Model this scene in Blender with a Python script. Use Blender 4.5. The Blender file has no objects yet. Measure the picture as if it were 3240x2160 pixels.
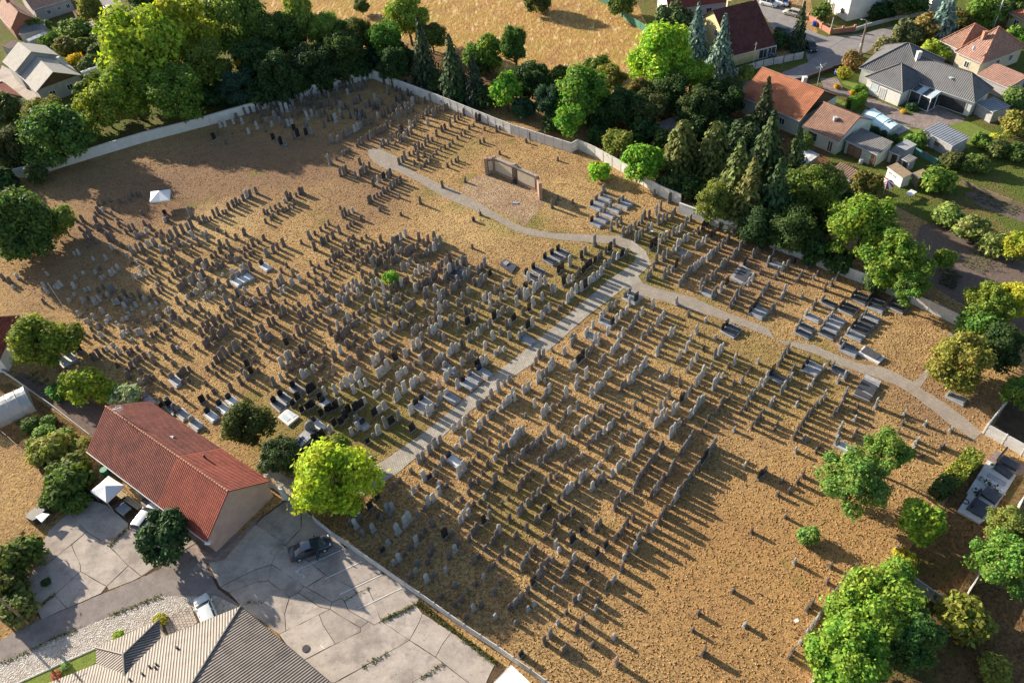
import bpy, bmesh, math, random
from mathutils import Vector, Matrix, geometry
# ------------------------------------------------------------------ camera, sky, sun
scene = bpy.context.scene
C = scene.collection
cam_data = bpy.data.cameras.new('camera'); cam = bpy.data.objects.new('camera', cam_data); C.objects.link(cam)
cam_data.sensor_fit = 'HORIZONTAL'; cam_data.sensor_width = 36.0; cam_data.lens = 36.0*2464/3240
cam_data.clip_end = 3000; cam_data.clip_start = 1
_R = ((0.994703,0.102793,-0.000000),(-0.073065,0.707034,-0.703395),(-0.072304,0.699669,0.710799))
cam.matrix_world = Matrix.Translation((0, 0, 78)) @ Matrix(_R).to_4x4()
scene.camera = cam
SUN_EL, SUN_AZ = 19.5, 140.0          # degrees; azimuth counter-clockwise from +X
world = bpy.data.worlds.new('World'); scene.world = world; world.use_nodes = True
wn = world.node_tree.nodes; sky = wn.new('ShaderNodeTexSky'); sky.sky_type = 'NISHITA'; sky.sun_disc = False
sky.sun_elevation = math.radians(SUN_EL); sky.sun_rotation = math.radians(90-SUN_AZ); sky.air_density = 1.0; sky.dust_density = 1.2
world.node_tree.links.new(sky.outputs[0], wn['Background'].inputs[0]); wn['Background'].inputs[1].default_value = 0.085
sd = bpy.data.lights.new('sun', 'SUN'); sun = bpy.data.objects.new('sun', sd); C.objects.link(sun)
sd.energy = 5.0; sd.angle = math.radians(0.6); sd.color = (1.0, 0.89, 0.72)
_d = Vector((math.cos(math.radians(SUN_AZ))*math.cos(math.radians(SUN_EL)), math.sin(math.radians(SUN_AZ))*math.cos(math.radians(SUN_EL)), math.sin(math.radians(SUN_EL))))
sun.rotation_euler = _d.to_track_quat('Z', 'Y').to_euler(); sun.location = (-80, 150, 120)
scene.view_settings.view_transform = 'Standard'; scene.view_settings.look = 'None'; scene.view_settings.exposure = 1.15; scene.view_settings.gamma = 1
scene.render.engine = 'CYCLES'
rnd = random.Random(7)
ROW = math.radians(42)                # direction of the grave rows

# ------------------------------------------------------------------ materials
MATS = {}
def ntree(name, rough=0.9, spec=0.3):
    m = bpy.data.materials.new(name); m.use_nodes = True
    t = m.node_tree; b = t.nodes['Principled BSDF']; b.inputs['Roughness'].default_value = rough
    b.inputs['Specular IOR Level'].default_value = spec
    MATS[name] = m
    return m, t, b
def N(t, typ, **kw):
    n = t.nodes.new(typ)
    for k, v in kw.items(): setattr(n, k, v)
    return n
def noise(t, vec, scale, detail=5, rough=0.6):
    n = N(t, 'ShaderNodeTexNoise'); n.inputs['Scale'].default_value = scale; n.inputs['Detail'].default_value = detail
    n.inputs['Roughness'].default_value = rough
    t.links.new(vec, n.inputs['Vector']); return n.outputs['Fac']
def ramp(t, fac, stops):
    r = N(t, 'ShaderNodeValToRGB'); e = r.color_ramp.elements
    while len(e) < len(stops): e.new(0.5)
    for i, (p, c) in enumerate(stops):
        e[i].position = p; e[i].color = (*c, 1) if len(c) == 3 else c
    t.links.new(fac, r.inputs[0]); return r.outputs[0]
def mix(t, fac, a, b, mode='MIX'):
    n = N(t, 'ShaderNodeMix', data_type='RGBA', blend_type=mode)
    if isinstance(fac, (int, float)): n.inputs[0].default_value = fac
    else: t.links.new(fac, n.inputs[0])
    for s, v in ((6, a), (7, b)):
        if isinstance(v, tuple): n.inputs[s].default_value = (*v, 1)
        else: t.links.new(v, n.inputs[s])
    return n.outputs[2]
def bump(t, b, h, dist, strength=1.0):
    n = N(t, 'ShaderNodeBump'); n.inputs['Distance'].default_value = dist; n.inputs['Strength'].default_value = strength
    t.links.new(h, n.inputs['Height']); t.links.new(n.outputs[0], b.inputs['Normal'])
def pos(t): return N(t, 'ShaderNodeNewGeometry').outputs['Position']
def mapped(t, vec, sc=(1,1,1), rot=0):
    n = N(t, 'ShaderNodeMapping'); n.inputs['Scale'].default_value = sc; n.inputs['Rotation'].default_value = (0,0,rot)
    t.links.new(vec, n.inputs['Vector']); return n.outputs[0]
def mrange(t, f, a, b, c=0, d=1):
    n = N(t, 'ShaderNodeMapRange'); n.inputs[1].default_value = a; n.inputs[2].default_value = b; n.inputs[3].default_value = c; n.inputs[4].default_value = d
    t.links.new(f, n.inputs[0]); return n.outputs[0]
def plain(name, c1, c2=None, rough=0.85, scale=1.5, bmp=0.0, spec=0.3, rndv=0.0, fine=None):
    if name in MATS: return MATS[name]
    m, t, b = ntree(name, rough, spec); p = pos(t)
    c2 = c2 or tuple(x*0.7 for x in c1)
    col = ramp(t, noise(t, p, scale, 6, 0.65), [(0.32, c2), (0.68, c1)])
    if rndv:
        oi = N(t, 'ShaderNodeObjectInfo'); ge_ = N(t,'ShaderNodeNewGeometry'); ad_ = N(t,'ShaderNodeMath',operation='ADD'); t.links.new(oi.outputs['Random'],ad_.inputs[0]); t.links.new(ge_.outputs['Random Per Island'],ad_.inputs[1]); fr_ = N(t,'ShaderNodeMath',operation='FRACT'); t.links.new(ad_.outputs[0],fr_.inputs[0]); g = mrange(t, fr_.outputs[0], 0, 1, 1-rndv, 1+rndv)
        hs = N(t, 'ShaderNodeHueSaturation'); t.links.new(g, hs.inputs['Value']); t.links.new(col, hs.inputs['Color']); col = hs.outputs[0]
    if fine: col = mix(t, mrange(t, noise(t, p, fine[0], 3), .4, .7), col, fine[1])
    t.links.new(col, b.inputs['Base Color'])
    if bmp: bump(t, b, noise(t, p, scale*4, 4), bmp)
    return m
def glass(name, c, rough=0.08):
    m, t, b = ntree(name, rough, 0.6); b.inputs['Base Color'].default_value = (*c, 1); return m

# dry cemetery grass: straw, bare earth and a little surviving green
def ground_mat(name, straw, straw2, earth, green, gthr, seed=0.0, litter=(0.16,0.085,0.035), ethr=(.5,.66), zones=()):
    m, t, b = ntree(name, 1.0, 0.1); p0 = pos(t)
    a = N(t, 'ShaderNodeVectorMath', operation='ADD'); a.inputs[1].default_value = (seed, seed*1.7, 0); t.links.new(p0, a.inputs[0]); p = a.outputs[0]
    n1 = noise(t, p, 0.35, 8, 0.7); n2 = noise(t, p, 2.4, 8, 0.78); n3 = noise(t, p, 0.07, 5, 0.6); n4 = noise(t, p, 0.12, 6, 0.65)
    c = ramp(t, n2, [(0.3, litter), (0.44, straw2), (0.56, straw), (0.74, tuple(min(1,x*1.45) for x in straw))])
    c = mix(t, mrange(t, n1, ethr[0], ethr[1], 0, .8), c, earth)
    c = mix(t, mrange(t, n3, 0.5, 0.68, 0.0, 0.55), c, tuple(x*.62 for x in earth))
    for (zx,zy,zr,zc,amt) in zones:
        d = N(t, 'ShaderNodeVectorMath', operation='DISTANCE'); t.links.new(p0, d.inputs[0]); d.inputs[1].default_value = (zx,zy,0)
        e = N(t, 'ShaderNodeMath', operation='MULTIPLY_ADD'); t.links.new(n1, e.inputs[0]); e.inputs[1].default_value = zr*1.6; t.links.new(d.outputs['Value'], e.inputs[2])
        f1 = N(t, 'ShaderNodeMath', operation='MULTIPLY'); t.links.new(mrange(t, e.outputs[0], zr*1.35, zr*2.1, amt, 0), f1.inputs[0]); t.links.new(mrange(t, n2, 0.35, 0.6, 0.45, 1), f1.inputs[1])
        c = mix(t, f1.outputs[0], c, zc)
    c = mix(t, mrange(t, noise(t, p, 0.75, 8, 0.75), 0.52, 0.64, 0, .6), c, tuple(x*.5 for x in earth))
    v = N(t, 'ShaderNodeTexVoronoi', feature='F1'); v.inputs['Scale'].default_value = 2.6; t.links.new(p, v.inputs['Vector'])
    sp = mrange(t, v.outputs['Distance'], 0.05, 0.35, 1, 0)
    c = mix(t, mrange(t, noise(t, p, 6.0, 3), 0.53, 0.66, 0, .85), c, litter)
    g = N(t, 'ShaderNodeMath', operation='MULTIPLY'); t.links.new(mrange(t, n4, gthr, gthr+0.1), g.inputs[0]); t.links.new(mrange(t, n2, 0.3, 0.65, 0.35, 1), g.inputs[1])
    c = mix(t, g.outputs[0], c, green)
    t.links.new(c, b.inputs['Base Color'])
    h = N(t, 'ShaderNodeMath', operation='ADD'); t.links.new(n2, h.inputs[0]); t.links.new(sp, h.inputs[1])
    bump(t, b, h.outputs[0], 0.3, 1.0); return m
_G=(0.17,0.18,0.04); _B=(0.23,0.145,0.105); _L=(0.45,0.255,0.10); _S=(0.66,0.46,0.21)
ZONES=[(*(13.94,89.43),9,_G,.75),(*(22.08,96.65),6,_G,.6),(*(-20.33,65.57),8,_G,.8),(*(-29.60,66.79),7,_G,.7),(*(-2.37,82.75),9,_G,.55),(*(-16.91,87.71),6,_G,.5),(*(-1.27,49.84),5,_G,.6),(*(27.20,73.23),8,_G,.35),(*(35.45,65.06),8,_G,.4),(*(3.16,105.80),6,_G,.5),(*(-6.35,128.28),4,_G,.4),(*(28.25,97.25),5,_G,.5),
 (*(-11.24,116.86),2.2,_G,.8),(*(-6.00,111.00),2.2,_G,.8),(*(-1.55,106.48),2.5,_G,.8),(*(1.00,103.63),2.2,_G,.8),(*(-4.61,118.39),2,_G,.8),(*(5.08,104.43),2.2,_G,.8),(*(9.16,100.49),2,_G,.6),(*(21.72,93.92),2,_G,.8),(*(21.20,86.97),2.5,_G,.8),(*(23.65,83.16),2,_G,.7),(*(27.94,81.08),2,_G,.7),(*(-20.28,129.19),2,_G,.7),(*(-14.38,62.74),3,_G,.6),(*(40.98,68.77),2.5,_G,.5),(*(-50.88,128.01),17,_B,.9),(*(-30.34,130.65),12,_B,.7),(*(-70.90,125.43),14,_B,.7),(*(-70.59,106.12),12,_B,.6),(*(-23.37,115.02),9,_B,.6),(*(37.87,87.09),9,_B,.5),(*(52.97,58.41),6,_B,.6),
 (*(-48.16,113.73),7,_S,.7),(*(-4.24,106.19),8,_S,.5),(*(-49.56,94.91),8,_S,.5),(*(9.57,111.06),6,_S,.4),
 (*(20.58,34.42),14,_L,.6),(*(33.87,44.00),12,_L,.6),(*(17.52,41.97),9,_L,.5)]
M_GROUND = ground_mat('dry_grass', (0.56,0.385,0.175), (0.37,0.225,0.095), (0.36,0.215,0.115), (0.20,0.18,0.045), 0.60, zones=ZONES)
M_FIELD = None
m, t, b = ntree('stubble_field', 1.0, 0.1); p = mapped(t, pos(t), (1.0,0.5,1), math.radians(-40)); q = pos(t)
c = ramp(t, noise(t, p, 1.3, 7, 0.7), [(0.34, (0.27,0.145,0.05)), (0.5, (0.43,0.255,0.09)), (0.66, (0.60,0.40,0.165))])
c = mix(t, mrange(t, noise(t, q, 0.14, 4), 0.45, 0.62), c, (0.36,0.24,0.07)); c = mix(t, mrange(t, noise(t, q, 0.22, 5), 0.52, 0.66), c, (0.33,0.175,0.08)); c = mix(t, mrange(t, noise(t, mapped(t,q,(1,.25,1),-.6), 0.9, 4), 0.56, 0.64,0,.7), c, (0.66,0.5,0.27))
t.links.new(c, b.inputs['Base Color']); bump(t, b, noise(t, p, 1.3, 7, 0.7), 0.45); M_FIELD = m
M_SOIL = plain('garden_soil', (0.21,0.155,0.13), (0.12,0.085,0.07), 1.0, 2.2, 0.12)
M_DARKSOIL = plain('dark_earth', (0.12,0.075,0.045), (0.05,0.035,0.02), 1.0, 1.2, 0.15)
M_SHADETINT = ground_mat('shade_tinted_earth', (0.30,0.18,0.08), (0.17,0.10,0.05), (0.13,0.075,0.04), (0.10,0.11,0.03), 0.55, 40.0)  # darker version of the dry ground, with shade put into its colours
M_LAWN = plain('lawn_green', (0.16,0.24,0.035), (0.09,0.15,0.02), 1.0, 1.2, 0.06, fine=(6.0,(0.20,0.20,0.05)))
M_ROUGHGREEN = ground_mat('rough_green', (0.22,0.19,0.07), (0.12,0.13,0.035), (0.16,0.11,0.06), (0.10,0.15,0.025), 0.42, 13.0)
m, t, b = ntree('gravel', 1.0, 0.2); p = pos(t); v = N(t,'ShaderNodeTexVoronoi'); v.inputs['Scale'].default_value = 7.0; t.links.new(p, v.inputs['Vector'])
c = ramp(t, v.outputs['Color'], [(0.1,(0.28,0.25,0.22)),(0.9,(0.62,0.57,0.52))]); c = mix(t, mrange(t, noise(t,p,0.8,5),0.45,0.65,0,0.6), c, (0.36,0.30,0.25))
t.links.new(c, b.inputs['Base Color']); bump(t, b, v.outputs['Distance'], 0.08); M_GRAVEL = m
m, t, b = ntree('asphalt', 0.95, 0.25); p = pos(t)
c = ramp(t, noise(t,p,0.7,7,0.7), [(0.3,(0.17,0.14,0.13)),(0.7,(0.30,0.26,0.24))]); c = mix(t, mrange(t, noise(t,p,9,2),0.55,0.7,0,0.5), c, (0.36,0.31,0.28))
t.links.new(c, b.inputs['Base Color']); bump(t, b, noise(t,p,14,2), 0.015); M_ASPH = m
m, t, b = ntree('street_asphalt', 0.9, 0.3); p = pos(t)
c = ramp(t, noise(t,p,0.5,7,0.7), [(0.3,(0.20,0.18,0.175)),(0.7,(0.31,0.285,0.28))]); t.links.new(c, b.inputs['Base Color']); M_STREET = m
def concrete(name, a, bb):
    m, t, b = ntree(name, 0.92, 0.25); p = pos(t)
    c = ramp(t, noise(t,p,0.55,9,0.72), [(0.3,bb),(0.66,a)])
    c = mix(t, mrange(t, noise(t,mapped(t,p,(0.5,3,1),0.5),1.1,5,0.7),0.56,0.75,0,0.45), c, tuple(x*0.5 for x in bb))
    c = mix(t, mrange(t, noise(t,p,11,3),0.58,0.72,0,0.5), c, tuple(x*0.62 for x in bb)); c = mix(t, mrange(t, noise(t,p,0.23,7,.75),0.5,0.62,0,0.6), c, tuple(x*0.6 for x in bb)); c = mix(t, mrange(t, noise(t,p,1.7,8,.8),0.56,0.66,0,0.65), c, (.14,.125,.115))
    oi = N(t,'ShaderNodeObjectInfo'); hs = N(t,'ShaderNodeHueSaturation'); t.links.new(mrange(t,oi.outputs['Random'],0,1,0.86,1.12), hs.inputs['Value']); t.links.new(c, hs.inputs['Color'])
    t.links.new(hs.outputs[0], b.inputs['Base Color']); bump(t, b, noise(t,p,5,5), 0.02); return m
M_CONC = concrete('yard_concrete', (0.50,0.43,0.37), (0.33,0.28,0.25))
# block paving, laid in the walkway direction
def paving(name, rot, a, bb, w=0.24, h=0.12):
    m, t, b = ntree(name, 0.9, 0.25); p = mapped(t, pos(t), (1,1,1), rot)
    br = N(t,'ShaderNodeTexBrick'); br.inputs['Scale'].default_value = 1.0; br.inputs['Brick Width'].default_value = w; br.inputs['Row Height'].default_value = h
    br.inputs['Mortar Size'].default_value = 0.014; br.inputs['Color1'].default_value = (*a,1); br.inputs['Color2'].default_value = (*bb,1); br.inputs['Mortar'].default_value = (0.13,0.11,0.09,1)
    t.links.new(p, br.inputs['Vector'])
    c = mix(t, mrange(t, noise(t,pos(t),0.5,6,.7),0.42,0.66,0,0.55), br.outputs['Color'], tuple(x*0.62 for x in bb))
    t.links.new(c, b.inputs['Base Color']); bump(t, b, br.outputs['Fac'], -0.02); return m
M_PAVE = paving('walkway_blocks', -ROW, (0.50,0.45,0.38), (0.38,0.335,0.28), 0.30, 0.30)
M_PAVE2 = paving('path_blocks', math.radians(35), (0.47,0.40,0.33), (0.36,0.30,0.24), 0.26, 0.16)
M_COBBLE = paving('drive_blocks', 0.6, (0.40,0.32,0.29), (0.26,0.20,0.185), 0.3, 0.3)
M_PLAZA = ground_mat('memorial_gravel', (0.52,0.38,0.25), (0.36,0.25,0.155), (0.34,0.22,0.14), (0.2,0.17,0.06), 0.8, 5.0)
M_WHITE = plain('white_wall_paint', (0.78,0.77,0.74), (0.60,0.58,0.54), 0.85, 0.9, 0.01, fine=(0.8,(0.66,0.62,0.56)))
M_PANEL = plain('precast_panel', (0.72,0.71,0.69), (0.50,0.49,0.47), 0.9, 0.7, 0.01, rndv=0.06, fine=(2.5,(0.55,0.53,0.5)))
M_GREYPANEL = plain('grey_panel', (0.56,0.57,0.58), (0.40,0.40,0.41), 0.9, 1.0, 0.01, rndv=0.05)
STONE = {
 'b': plain('brown_sandstone', (0.23,0.185,0.165), (0.10,0.08,0.072), 0.95, 2.2, 0.03, rndv=0.3, fine=(5,(0.16,0.14,0.12))),
 'g': plain('grey_limestone', (0.30,0.285,0.275), (0.13,0.122,0.118), 0.92, 2.2, 0.03, rndv=0.25, fine=(5,(0.22,0.21,0.19))),
 'w': plain('pale_marble', (0.58,0.565,0.54), (0.27,0.26,0.25), 0.85, 2.0, 0.02, rndv=0.18, fine=(4,(0.38,0.36,0.33))),
 'r': plain('rose_granite', (0.50,0.36,0.31), (0.34,0.24,0.20), 0.8, 2.0, 0.02, rndv=0.1),
 'k': plain('black_granite', (0.030,0.030,0.034), (0.016,0.016,0.018), 0.22, 6.0, 0, 0.6, rndv=0.1),
}
M_SLABG = plain('grey_slab', (0.40,0.40,0.41), (0.24,0.24,0.25), 0.55, 1.6, 0.0, 0.4, rndv=0.15)
M_SLABW = plain('pale_slab', (0.70,0.70,0.70), (0.52,0.51,0.50), 0.5, 1.2, 0.0, 0.4, rndv=0.1)
M_SLABK = plain('dark_slab', (0.085,0.085,0.095), (0.045,0.045,0.05), 0.3, 3.0, 0, 0.5, rndv=0.2)
M_BARK = plain('bark', (0.16,0.115,0.08), (0.07,0.05,0.035), 1.0, 4.0, 0.03)
M_WOOD = plain('weathered_wood', (0.33,0.25,0.17), (0.20,0.15,0.10), 0.9, 3.0, 0.02, rndv=0.2)
M_DARKWOOD = plain('dark_wood', (0.16,0.095,0.06), (0.08,0.05,0.03), 0.9, 3.0, 0.02)
M_METAL = plain('galvanised_metal', (0.55,0.56,0.57), (0.42,0.43,0.44), 0.45, 2.0, 0, 0.5)
M_DARKMETAL = plain('dark_metal', (0.06,0.06,0.065), (0.03,0.03,0.03), 0.5, 2.0, 0, 0.4)
M_TENT = plain('white_canvas', (0.84,0.84,0.84), (0.78,0.78,0.78), 0.7, 1.0, 0.01)
M_GLASS = glass('window_glass', (0.035,0.045,0.055)); M_PALEGLASS = plain('pale_glazing', (0.60,0.68,0.72), (0.45,0.53,0.57), 0.12, 1.0, 0, 0.6)
M_FRAME = plain('white_frame', (0.78,0.78,0.77), (0.7,0.7,0.69), 0.6, 2.0)
M_PAINT = plain('road_paint', (0.78,0.77,0.74), (0.55,0.52,0.48), 0.8, 3.0)
M_RUBBER = plain('tyre_rubber', (0.02,0.02,0.02), (0.012,0.012,0.012), 0.8)
M_REDLAMP = glass('red_lamp', (0.45,0.02,0.03), 0.2); M_LAMP = glass('clear_lamp', (0.75,0.77,0.8), 0.1)
def leaf_mat(name, trans=0.35):
    m, t, b = ntree(name, 0.75, 0.25); oi = N(t,'ShaderNodeObjectInfo'); ge = N(t,'ShaderNodeNewGeometry')
    col = oi.outputs['Color']
    hs = N(t,'ShaderNodeHueSaturation'); t.links.new(mrange(t, ge.outputs['Random Per Island'],0,1,0.5,1.5), hs.inputs['Value'])
    t.links.new(mrange(t, noise(t, pos(t), 0.55, 3), 0.35, 0.65, 0.475, 0.525), hs.inputs['Hue']); t.links.new(col, hs.inputs['Color'])
    t.links.new(hs.outputs[0], b.inputs['Base Color'])
    tr = N(t,'ShaderNodeBsdfTranslucent'); t.links.new(mix(t, 1.0, hs.outputs[0], (1.5,1.45,0.7), 'MULTIPLY'), tr.inputs[0])
    ms = N(t,'ShaderNodeMixShader'); ms.inputs[0].default_value = trans
    t.links.new(b.outputs[0], ms.inputs[1]); t.links.new(tr.outputs[0], ms.inputs[2]); t.links.new(ms.outputs[0], t.nodes['Material Output'].inputs[0]); return m
M_LEAF = leaf_mat('foliage', 0.33); M_NEEDLE = leaf_mat('needles', 0.12)
# roofs use UV in metres: u along the eave, v up the slope
def roof_tile(name, a, bb, cc, w=0.30, h=0.36, patch=None):
    m, t, b = ntree(name, 0.85, 0.3); uv = N(t,'ShaderNodeUVMap').outputs[0]
    br = N(t,'ShaderNodeTexBrick', offset=0.0); br.inputs['Scale'].default_value = 1; br.inputs['Brick Width'].default_value = w; br.inputs['Row Height'].default_value = h
    br.inputs['Mortar Size'].default_value = 0.028; br.inputs['Mortar Smooth'].default_value = 0.4; br.inputs['Color1'].default_value = (*a,1); br.inputs['Color2'].default_value = (*bb,1); br.inputs['Mortar'].default_value = (*cc,1)
    t.links.new(uv, br.inputs['Vector'])
    c = mix(t, mrange(t, noise(t,pos(t),0.5,6,.7),0.45,0.68,0,0.6), br.outputs['Color'], patch or cc)
    t.links.new(c, b.inputs['Base Color'])
    wv = N(t,'ShaderNodeTexWave', wave_type='BANDS', bands_direction='X', wave_profile='SIN'); wv.inputs['Scale'].default_value = 2*math.pi/20/w; t.links.new(uv, wv.inputs['Vector'])
    sw = N(t,'ShaderNodeTexWave', wave_type='BANDS', bands_direction='Y', wave_profile='SAW'); sw.inputs['Scale'].default_value = 2*math.pi/20/h; t.links.new(uv, sw.inputs['Vector'])
    ad = N(t,'ShaderNodeMath', operation='ADD'); t.links.new(wv.outputs['Fac'], ad.inputs[0]); t.links.new(sw.outputs['Fac'], ad.inputs[1])
    bump(t, b, ad.outputs[0], 0.06); return m
def roof_rib(name, a, bb, period=0.22, rough=0.6, depth=0.05, spec=0.4):
    m, t, b = ntree(name, rough, spec); uv = N(t,'ShaderNodeUVMap').outputs[0]
    wv = N(t,'ShaderNodeTexWave', wave_type='BANDS', bands_direction='X', wave_profile='SIN'); wv.inputs['Scale'].default_value = 2*math.pi/20/period; t.links.new(uv, wv.inputs['Vector'])
    c = mix(t, wv.outputs['Fac'], bb, a); c = mix(t, mrange(t, noise(t,pos(t),0.7,6,.7),0.48,0.7,0,0.5), c, tuple(x*0.6 for x in bb))
    t.links.new(c, b.inputs['Base Color']); bump(t, b, wv.outputs['Fac'], depth); return m
R_RED = roof_tile('red_roof_tiles', (0.35,0.095,0.06), (0.27,0.065,0.045), (0.10,0.025,0.02), 0.28, 0.4)
R_REDOLD = roof_tile('old_red_roof_tiles', (0.25,0.075,0.055), (0.17,0.05,0.04), (0.06,0.02,0.018), 0.28, 0.4)
R_ORANGE = roof_tile('orange_roof_tiles', (0.56,0.22,0.115), (0.45,0.16,0.085), (0.16,0.06,0.03), 0.36, 0.42)
R_BROWN = roof_tile('brown_roof_tiles', (0.40,0.23,0.16), (0.30,0.165,0.12), (0.11,0.06,0.045), 0.36, 0.42, patch=(0.17,0.11,0.09))
R_DARKRED = roof_tile('dark_red_roof_tiles', (0.17,0.06,0.05), (0.12,0.04,0.036), (0.04,0.015,0.014), 0.3, 0.36)
R_PINK = roof_tile('faded_roof_tiles', (0.46,0.27,0.20), (0.35,0.19,0.15), (0.17,0.09,0.075), 0.4, 0.45, patch=(0.24,0.15,0.125))
R_GREY = roof_rib('grey_roof_sheet', (0.21,0.21,0.22), (0.045,0.045,0.05), 0.36, 0.55)
R_DARK = roof_rib('dark_roof_sheet', (0.34,0.29,0.255), (0.05,0.04,0.036), 0.29, 0.5)
R_SHED = roof_rib('shed_roof_sheet', (0.30,0.33,0.38), (0.10,0.11,0.13), 0.5, 0.45)
R_ETERNIT = plain('fibre_cement_roof', (0.44,0.41,0.37), (0.31,0.29,0.27), 0.9, 1.2, 0.02)
R_ETERNIT2 = roof_rib('old_fibre_cement_roof', (0.30,0.28,0.27), (0.10,0.095,0.095), 0.35, 0.9)
R_RUST = roof_rib('brown_corrugated_roof', (0.33,0.20,0.15), (0.09,0.055,0.045), 0.4, 0.8)
R_WHITE = roof_rib('pale_sheet_roof', (0.74,0.74,0.73), (0.56,0.55,0.54), 1.4, 0.5)
W_PINK = plain('pink_plaster', (0.52,0.37,0.31), (0.42,0.29,0.25), 0.95, 1.0, 0.01)
W_WHITE = plain('white_plaster', (0.76,0.75,0.71), (0.64,0.62,0.58), 0.95, 1.0, 0.01)
W_GREEN = plain('pale_green_plaster', (0.60,0.64,0.54), (0.48,0.51,0.43), 0.95, 1.0, 0.01)
W_YELLOW = plain('yellow_plaster', (0.72,0.60,0.32), (0.58,0.47,0.25), 0.95, 1.0, 0.01)
W_GREY = plain('grey_plaster', (0.45,0.43,0.43), (0.33,0.31,0.31), 0.95, 1.2, 0.02)
W_LILAC = plain('lilac_plaster', (0.50,0.46,0.48), (0.38,0.35,0.36), 0.95, 1.0, 0.02)
W_BRICK = plain('brick_red', (0.36,0.16,0.11), (0.24,0.10,0.07), 0.95, 4.0, 0.02)
M_RIDGE = plain('ridge_tile', (0.48,0.24,0.16), (0.32,0.14,0.09), 0.85, 3.0, 0.01)

# ------------------------------------------------------------------ mesh helpers
def mesh(name, verts, faces, mat=None, uvs=None, mats=None, midx=None, smooth=False):
    me = bpy.data.meshes.new(name); me.from_pydata([tuple(v) for v in verts], [], faces)
    for q in (mats or ([mat] if mat else [])): me.materials.append(q)
    if midx: me.polygons.foreach_set('material_index', midx)
    if uvs:
        l = me.uv_layers.new(name='UVMap')
        for i, u in enumerate(uvs): l.data[i].uv = u
    if smooth: me.polygons.foreach_set('use_smooth', [True]*len(me.polygons))
    me.update(); return me
def add(name, me, parent=None, loc=(0,0,0), rz=0.0, sc=(1,1,1)):
    o = bpy.data.objects.new(name, me); C.objects.link(o)
    o.location = loc; o.rotation_euler = (0,0,rz); o.scale = sc
    if parent is not None: o.parent = parent
    return o
def tag(o, label, cat, group=None):
    o['label'] = label; o['category'] = cat
    if group: o['group'] = group
    return o
def struct(o): o['kind'] = 'structure'; return o
class MB:
    def __init__(s): s.v=[]; s.f=[]; s.m=[]
    def box(s, x0, x1, y0, y1, z0, z1, m=0, M=None, taper=1.0):
        n=len(s.v); cx,cy=(x0+x1)/2,(y0+y1)/2
        P=[(x0,y0,z0),(x1,y0,z0),(x1,y1,z0),(x0,y1,z0)]+[(cx+(x-cx)*taper,cy+(y-cy)*taper,z1) for x,y in ((x0,y0),(x1,y0),(x1,y1),(x0,y1))]
        if M: P=[M@Vector(p) for p in P]
        s.v+=P; s.f+=[tuple(n+i for i in q) for q in ((0,3,2,1),(4,5,6,7),(0,1,5,4),(1,2,6,5),(2,3,7,6),(3,0,4,7))]; s.m+=[m]*6; return s
    def tube(s, a, b, r0, r1=None, k=6, m=0):
        r1 = r0 if r1 is None else r1; a,b=Vector(a),Vector(b); d=(b-a); 
        if d.length<1e-6: return s
        q=d.to_track_quat('Z','Y'); n=len(s.v)
        for p,r in ((a,r0),(b,r1)):
            for i in range(k): s.v.append(p+q@Vector((r*math.cos(2*math.pi*i/k), r*math.sin(2*math.pi*i/k),0)))
        s.f+=[(n+i,n+(i+1)%k,n+k+(i+1)%k,n+k+i) for i in range(k)]+[tuple(n+k+i for i in range(k)),tuple(n+k-1-i for i in range(k))]; s.m+=[m]*(k+2); return s
    def poly(s, pts, m=0):
        n=len(s.v); s.v+=list(pts); s.f.append(tuple(range(n,n+len(pts)))); s.m.append(m); return s
    def prism(s, pts, z0, z1, m=0):
        n=len(s.v); k=len(pts); s.v+=[(p[0],p[1],z0) for p in pts]+[(p[0],p[1],z1) for p in pts]
        s.f+=[tuple(n+k+i for i in range(k)), tuple(n+k-1-i for i in range(k))]+[(n+i,n+(i+1)%k,n+k+(i+1)%k,n+k+i) for i in range(k)]; s.m+=[m]*(k+2); return s
    def build(s, name, mats, parent=None, loc=(0,0,0), rz=0.0, smooth=False):
        if not isinstance(mats,(list,tuple)): mats=[mats]
        return add(name, mesh(name, s.v, s.f, mats=mats, midx=s.m, smooth=smooth), parent, loc, rz)
OUTLINE={}
def area(p): return sum(p[i][0]*p[(i+1)%len(p)][1]-p[(i+1)%len(p)][0]*p[i][1] for i in range(len(p)))/2
def ccw(p): p=list(p); return p if area(p)>0 else p[::-1]
def sheet(name, pts, mat, z=0.02, parent=None):
    pts = ccw(pts); cd = geometry.delaunay_2d_cdt([Vector(p) for p in pts], [], [list(range(len(pts)))], 1, 1e-4)
    tris=[]
    for f_ in cd[2]:
        a_=cd[0][f_[0]]; b_=cd[0][f_[1]]; c_=cd[0][f_[2]]
        tris.append(tuple(f_) if (b_-a_).cross(c_-a_)>0 else tuple(f_)[::-1])
    o=add(name, mesh(name, [(p.x,p.y,z) for p in cd[0]], tris, mat), parent); OUTLINE[o.name]=pts
    if parent is None: struct(o)
    return o
def shrink(pts, d):
    pts=ccw(pts); out=[]; n=len(pts)
    for i in range(n):
        p0,p1,p2=Vector(pts[i-1]),Vector(pts[i]),Vector(pts[(i+1)%n]); a=(p1-p0).normalized(); b=(p2-p1).normalized()
        n1=Vector((-a.y,a.x)); n2=Vector((-b.y,b.x)); m=(n1+n2); 
        if m.length<1e-3: m=n1
        m.normalize(); k=min(2.5,1/max(0.3,m.dot(n1))); out.append(p1+m*d*k)
    return [(p.x,p.y) for p in out]
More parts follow.
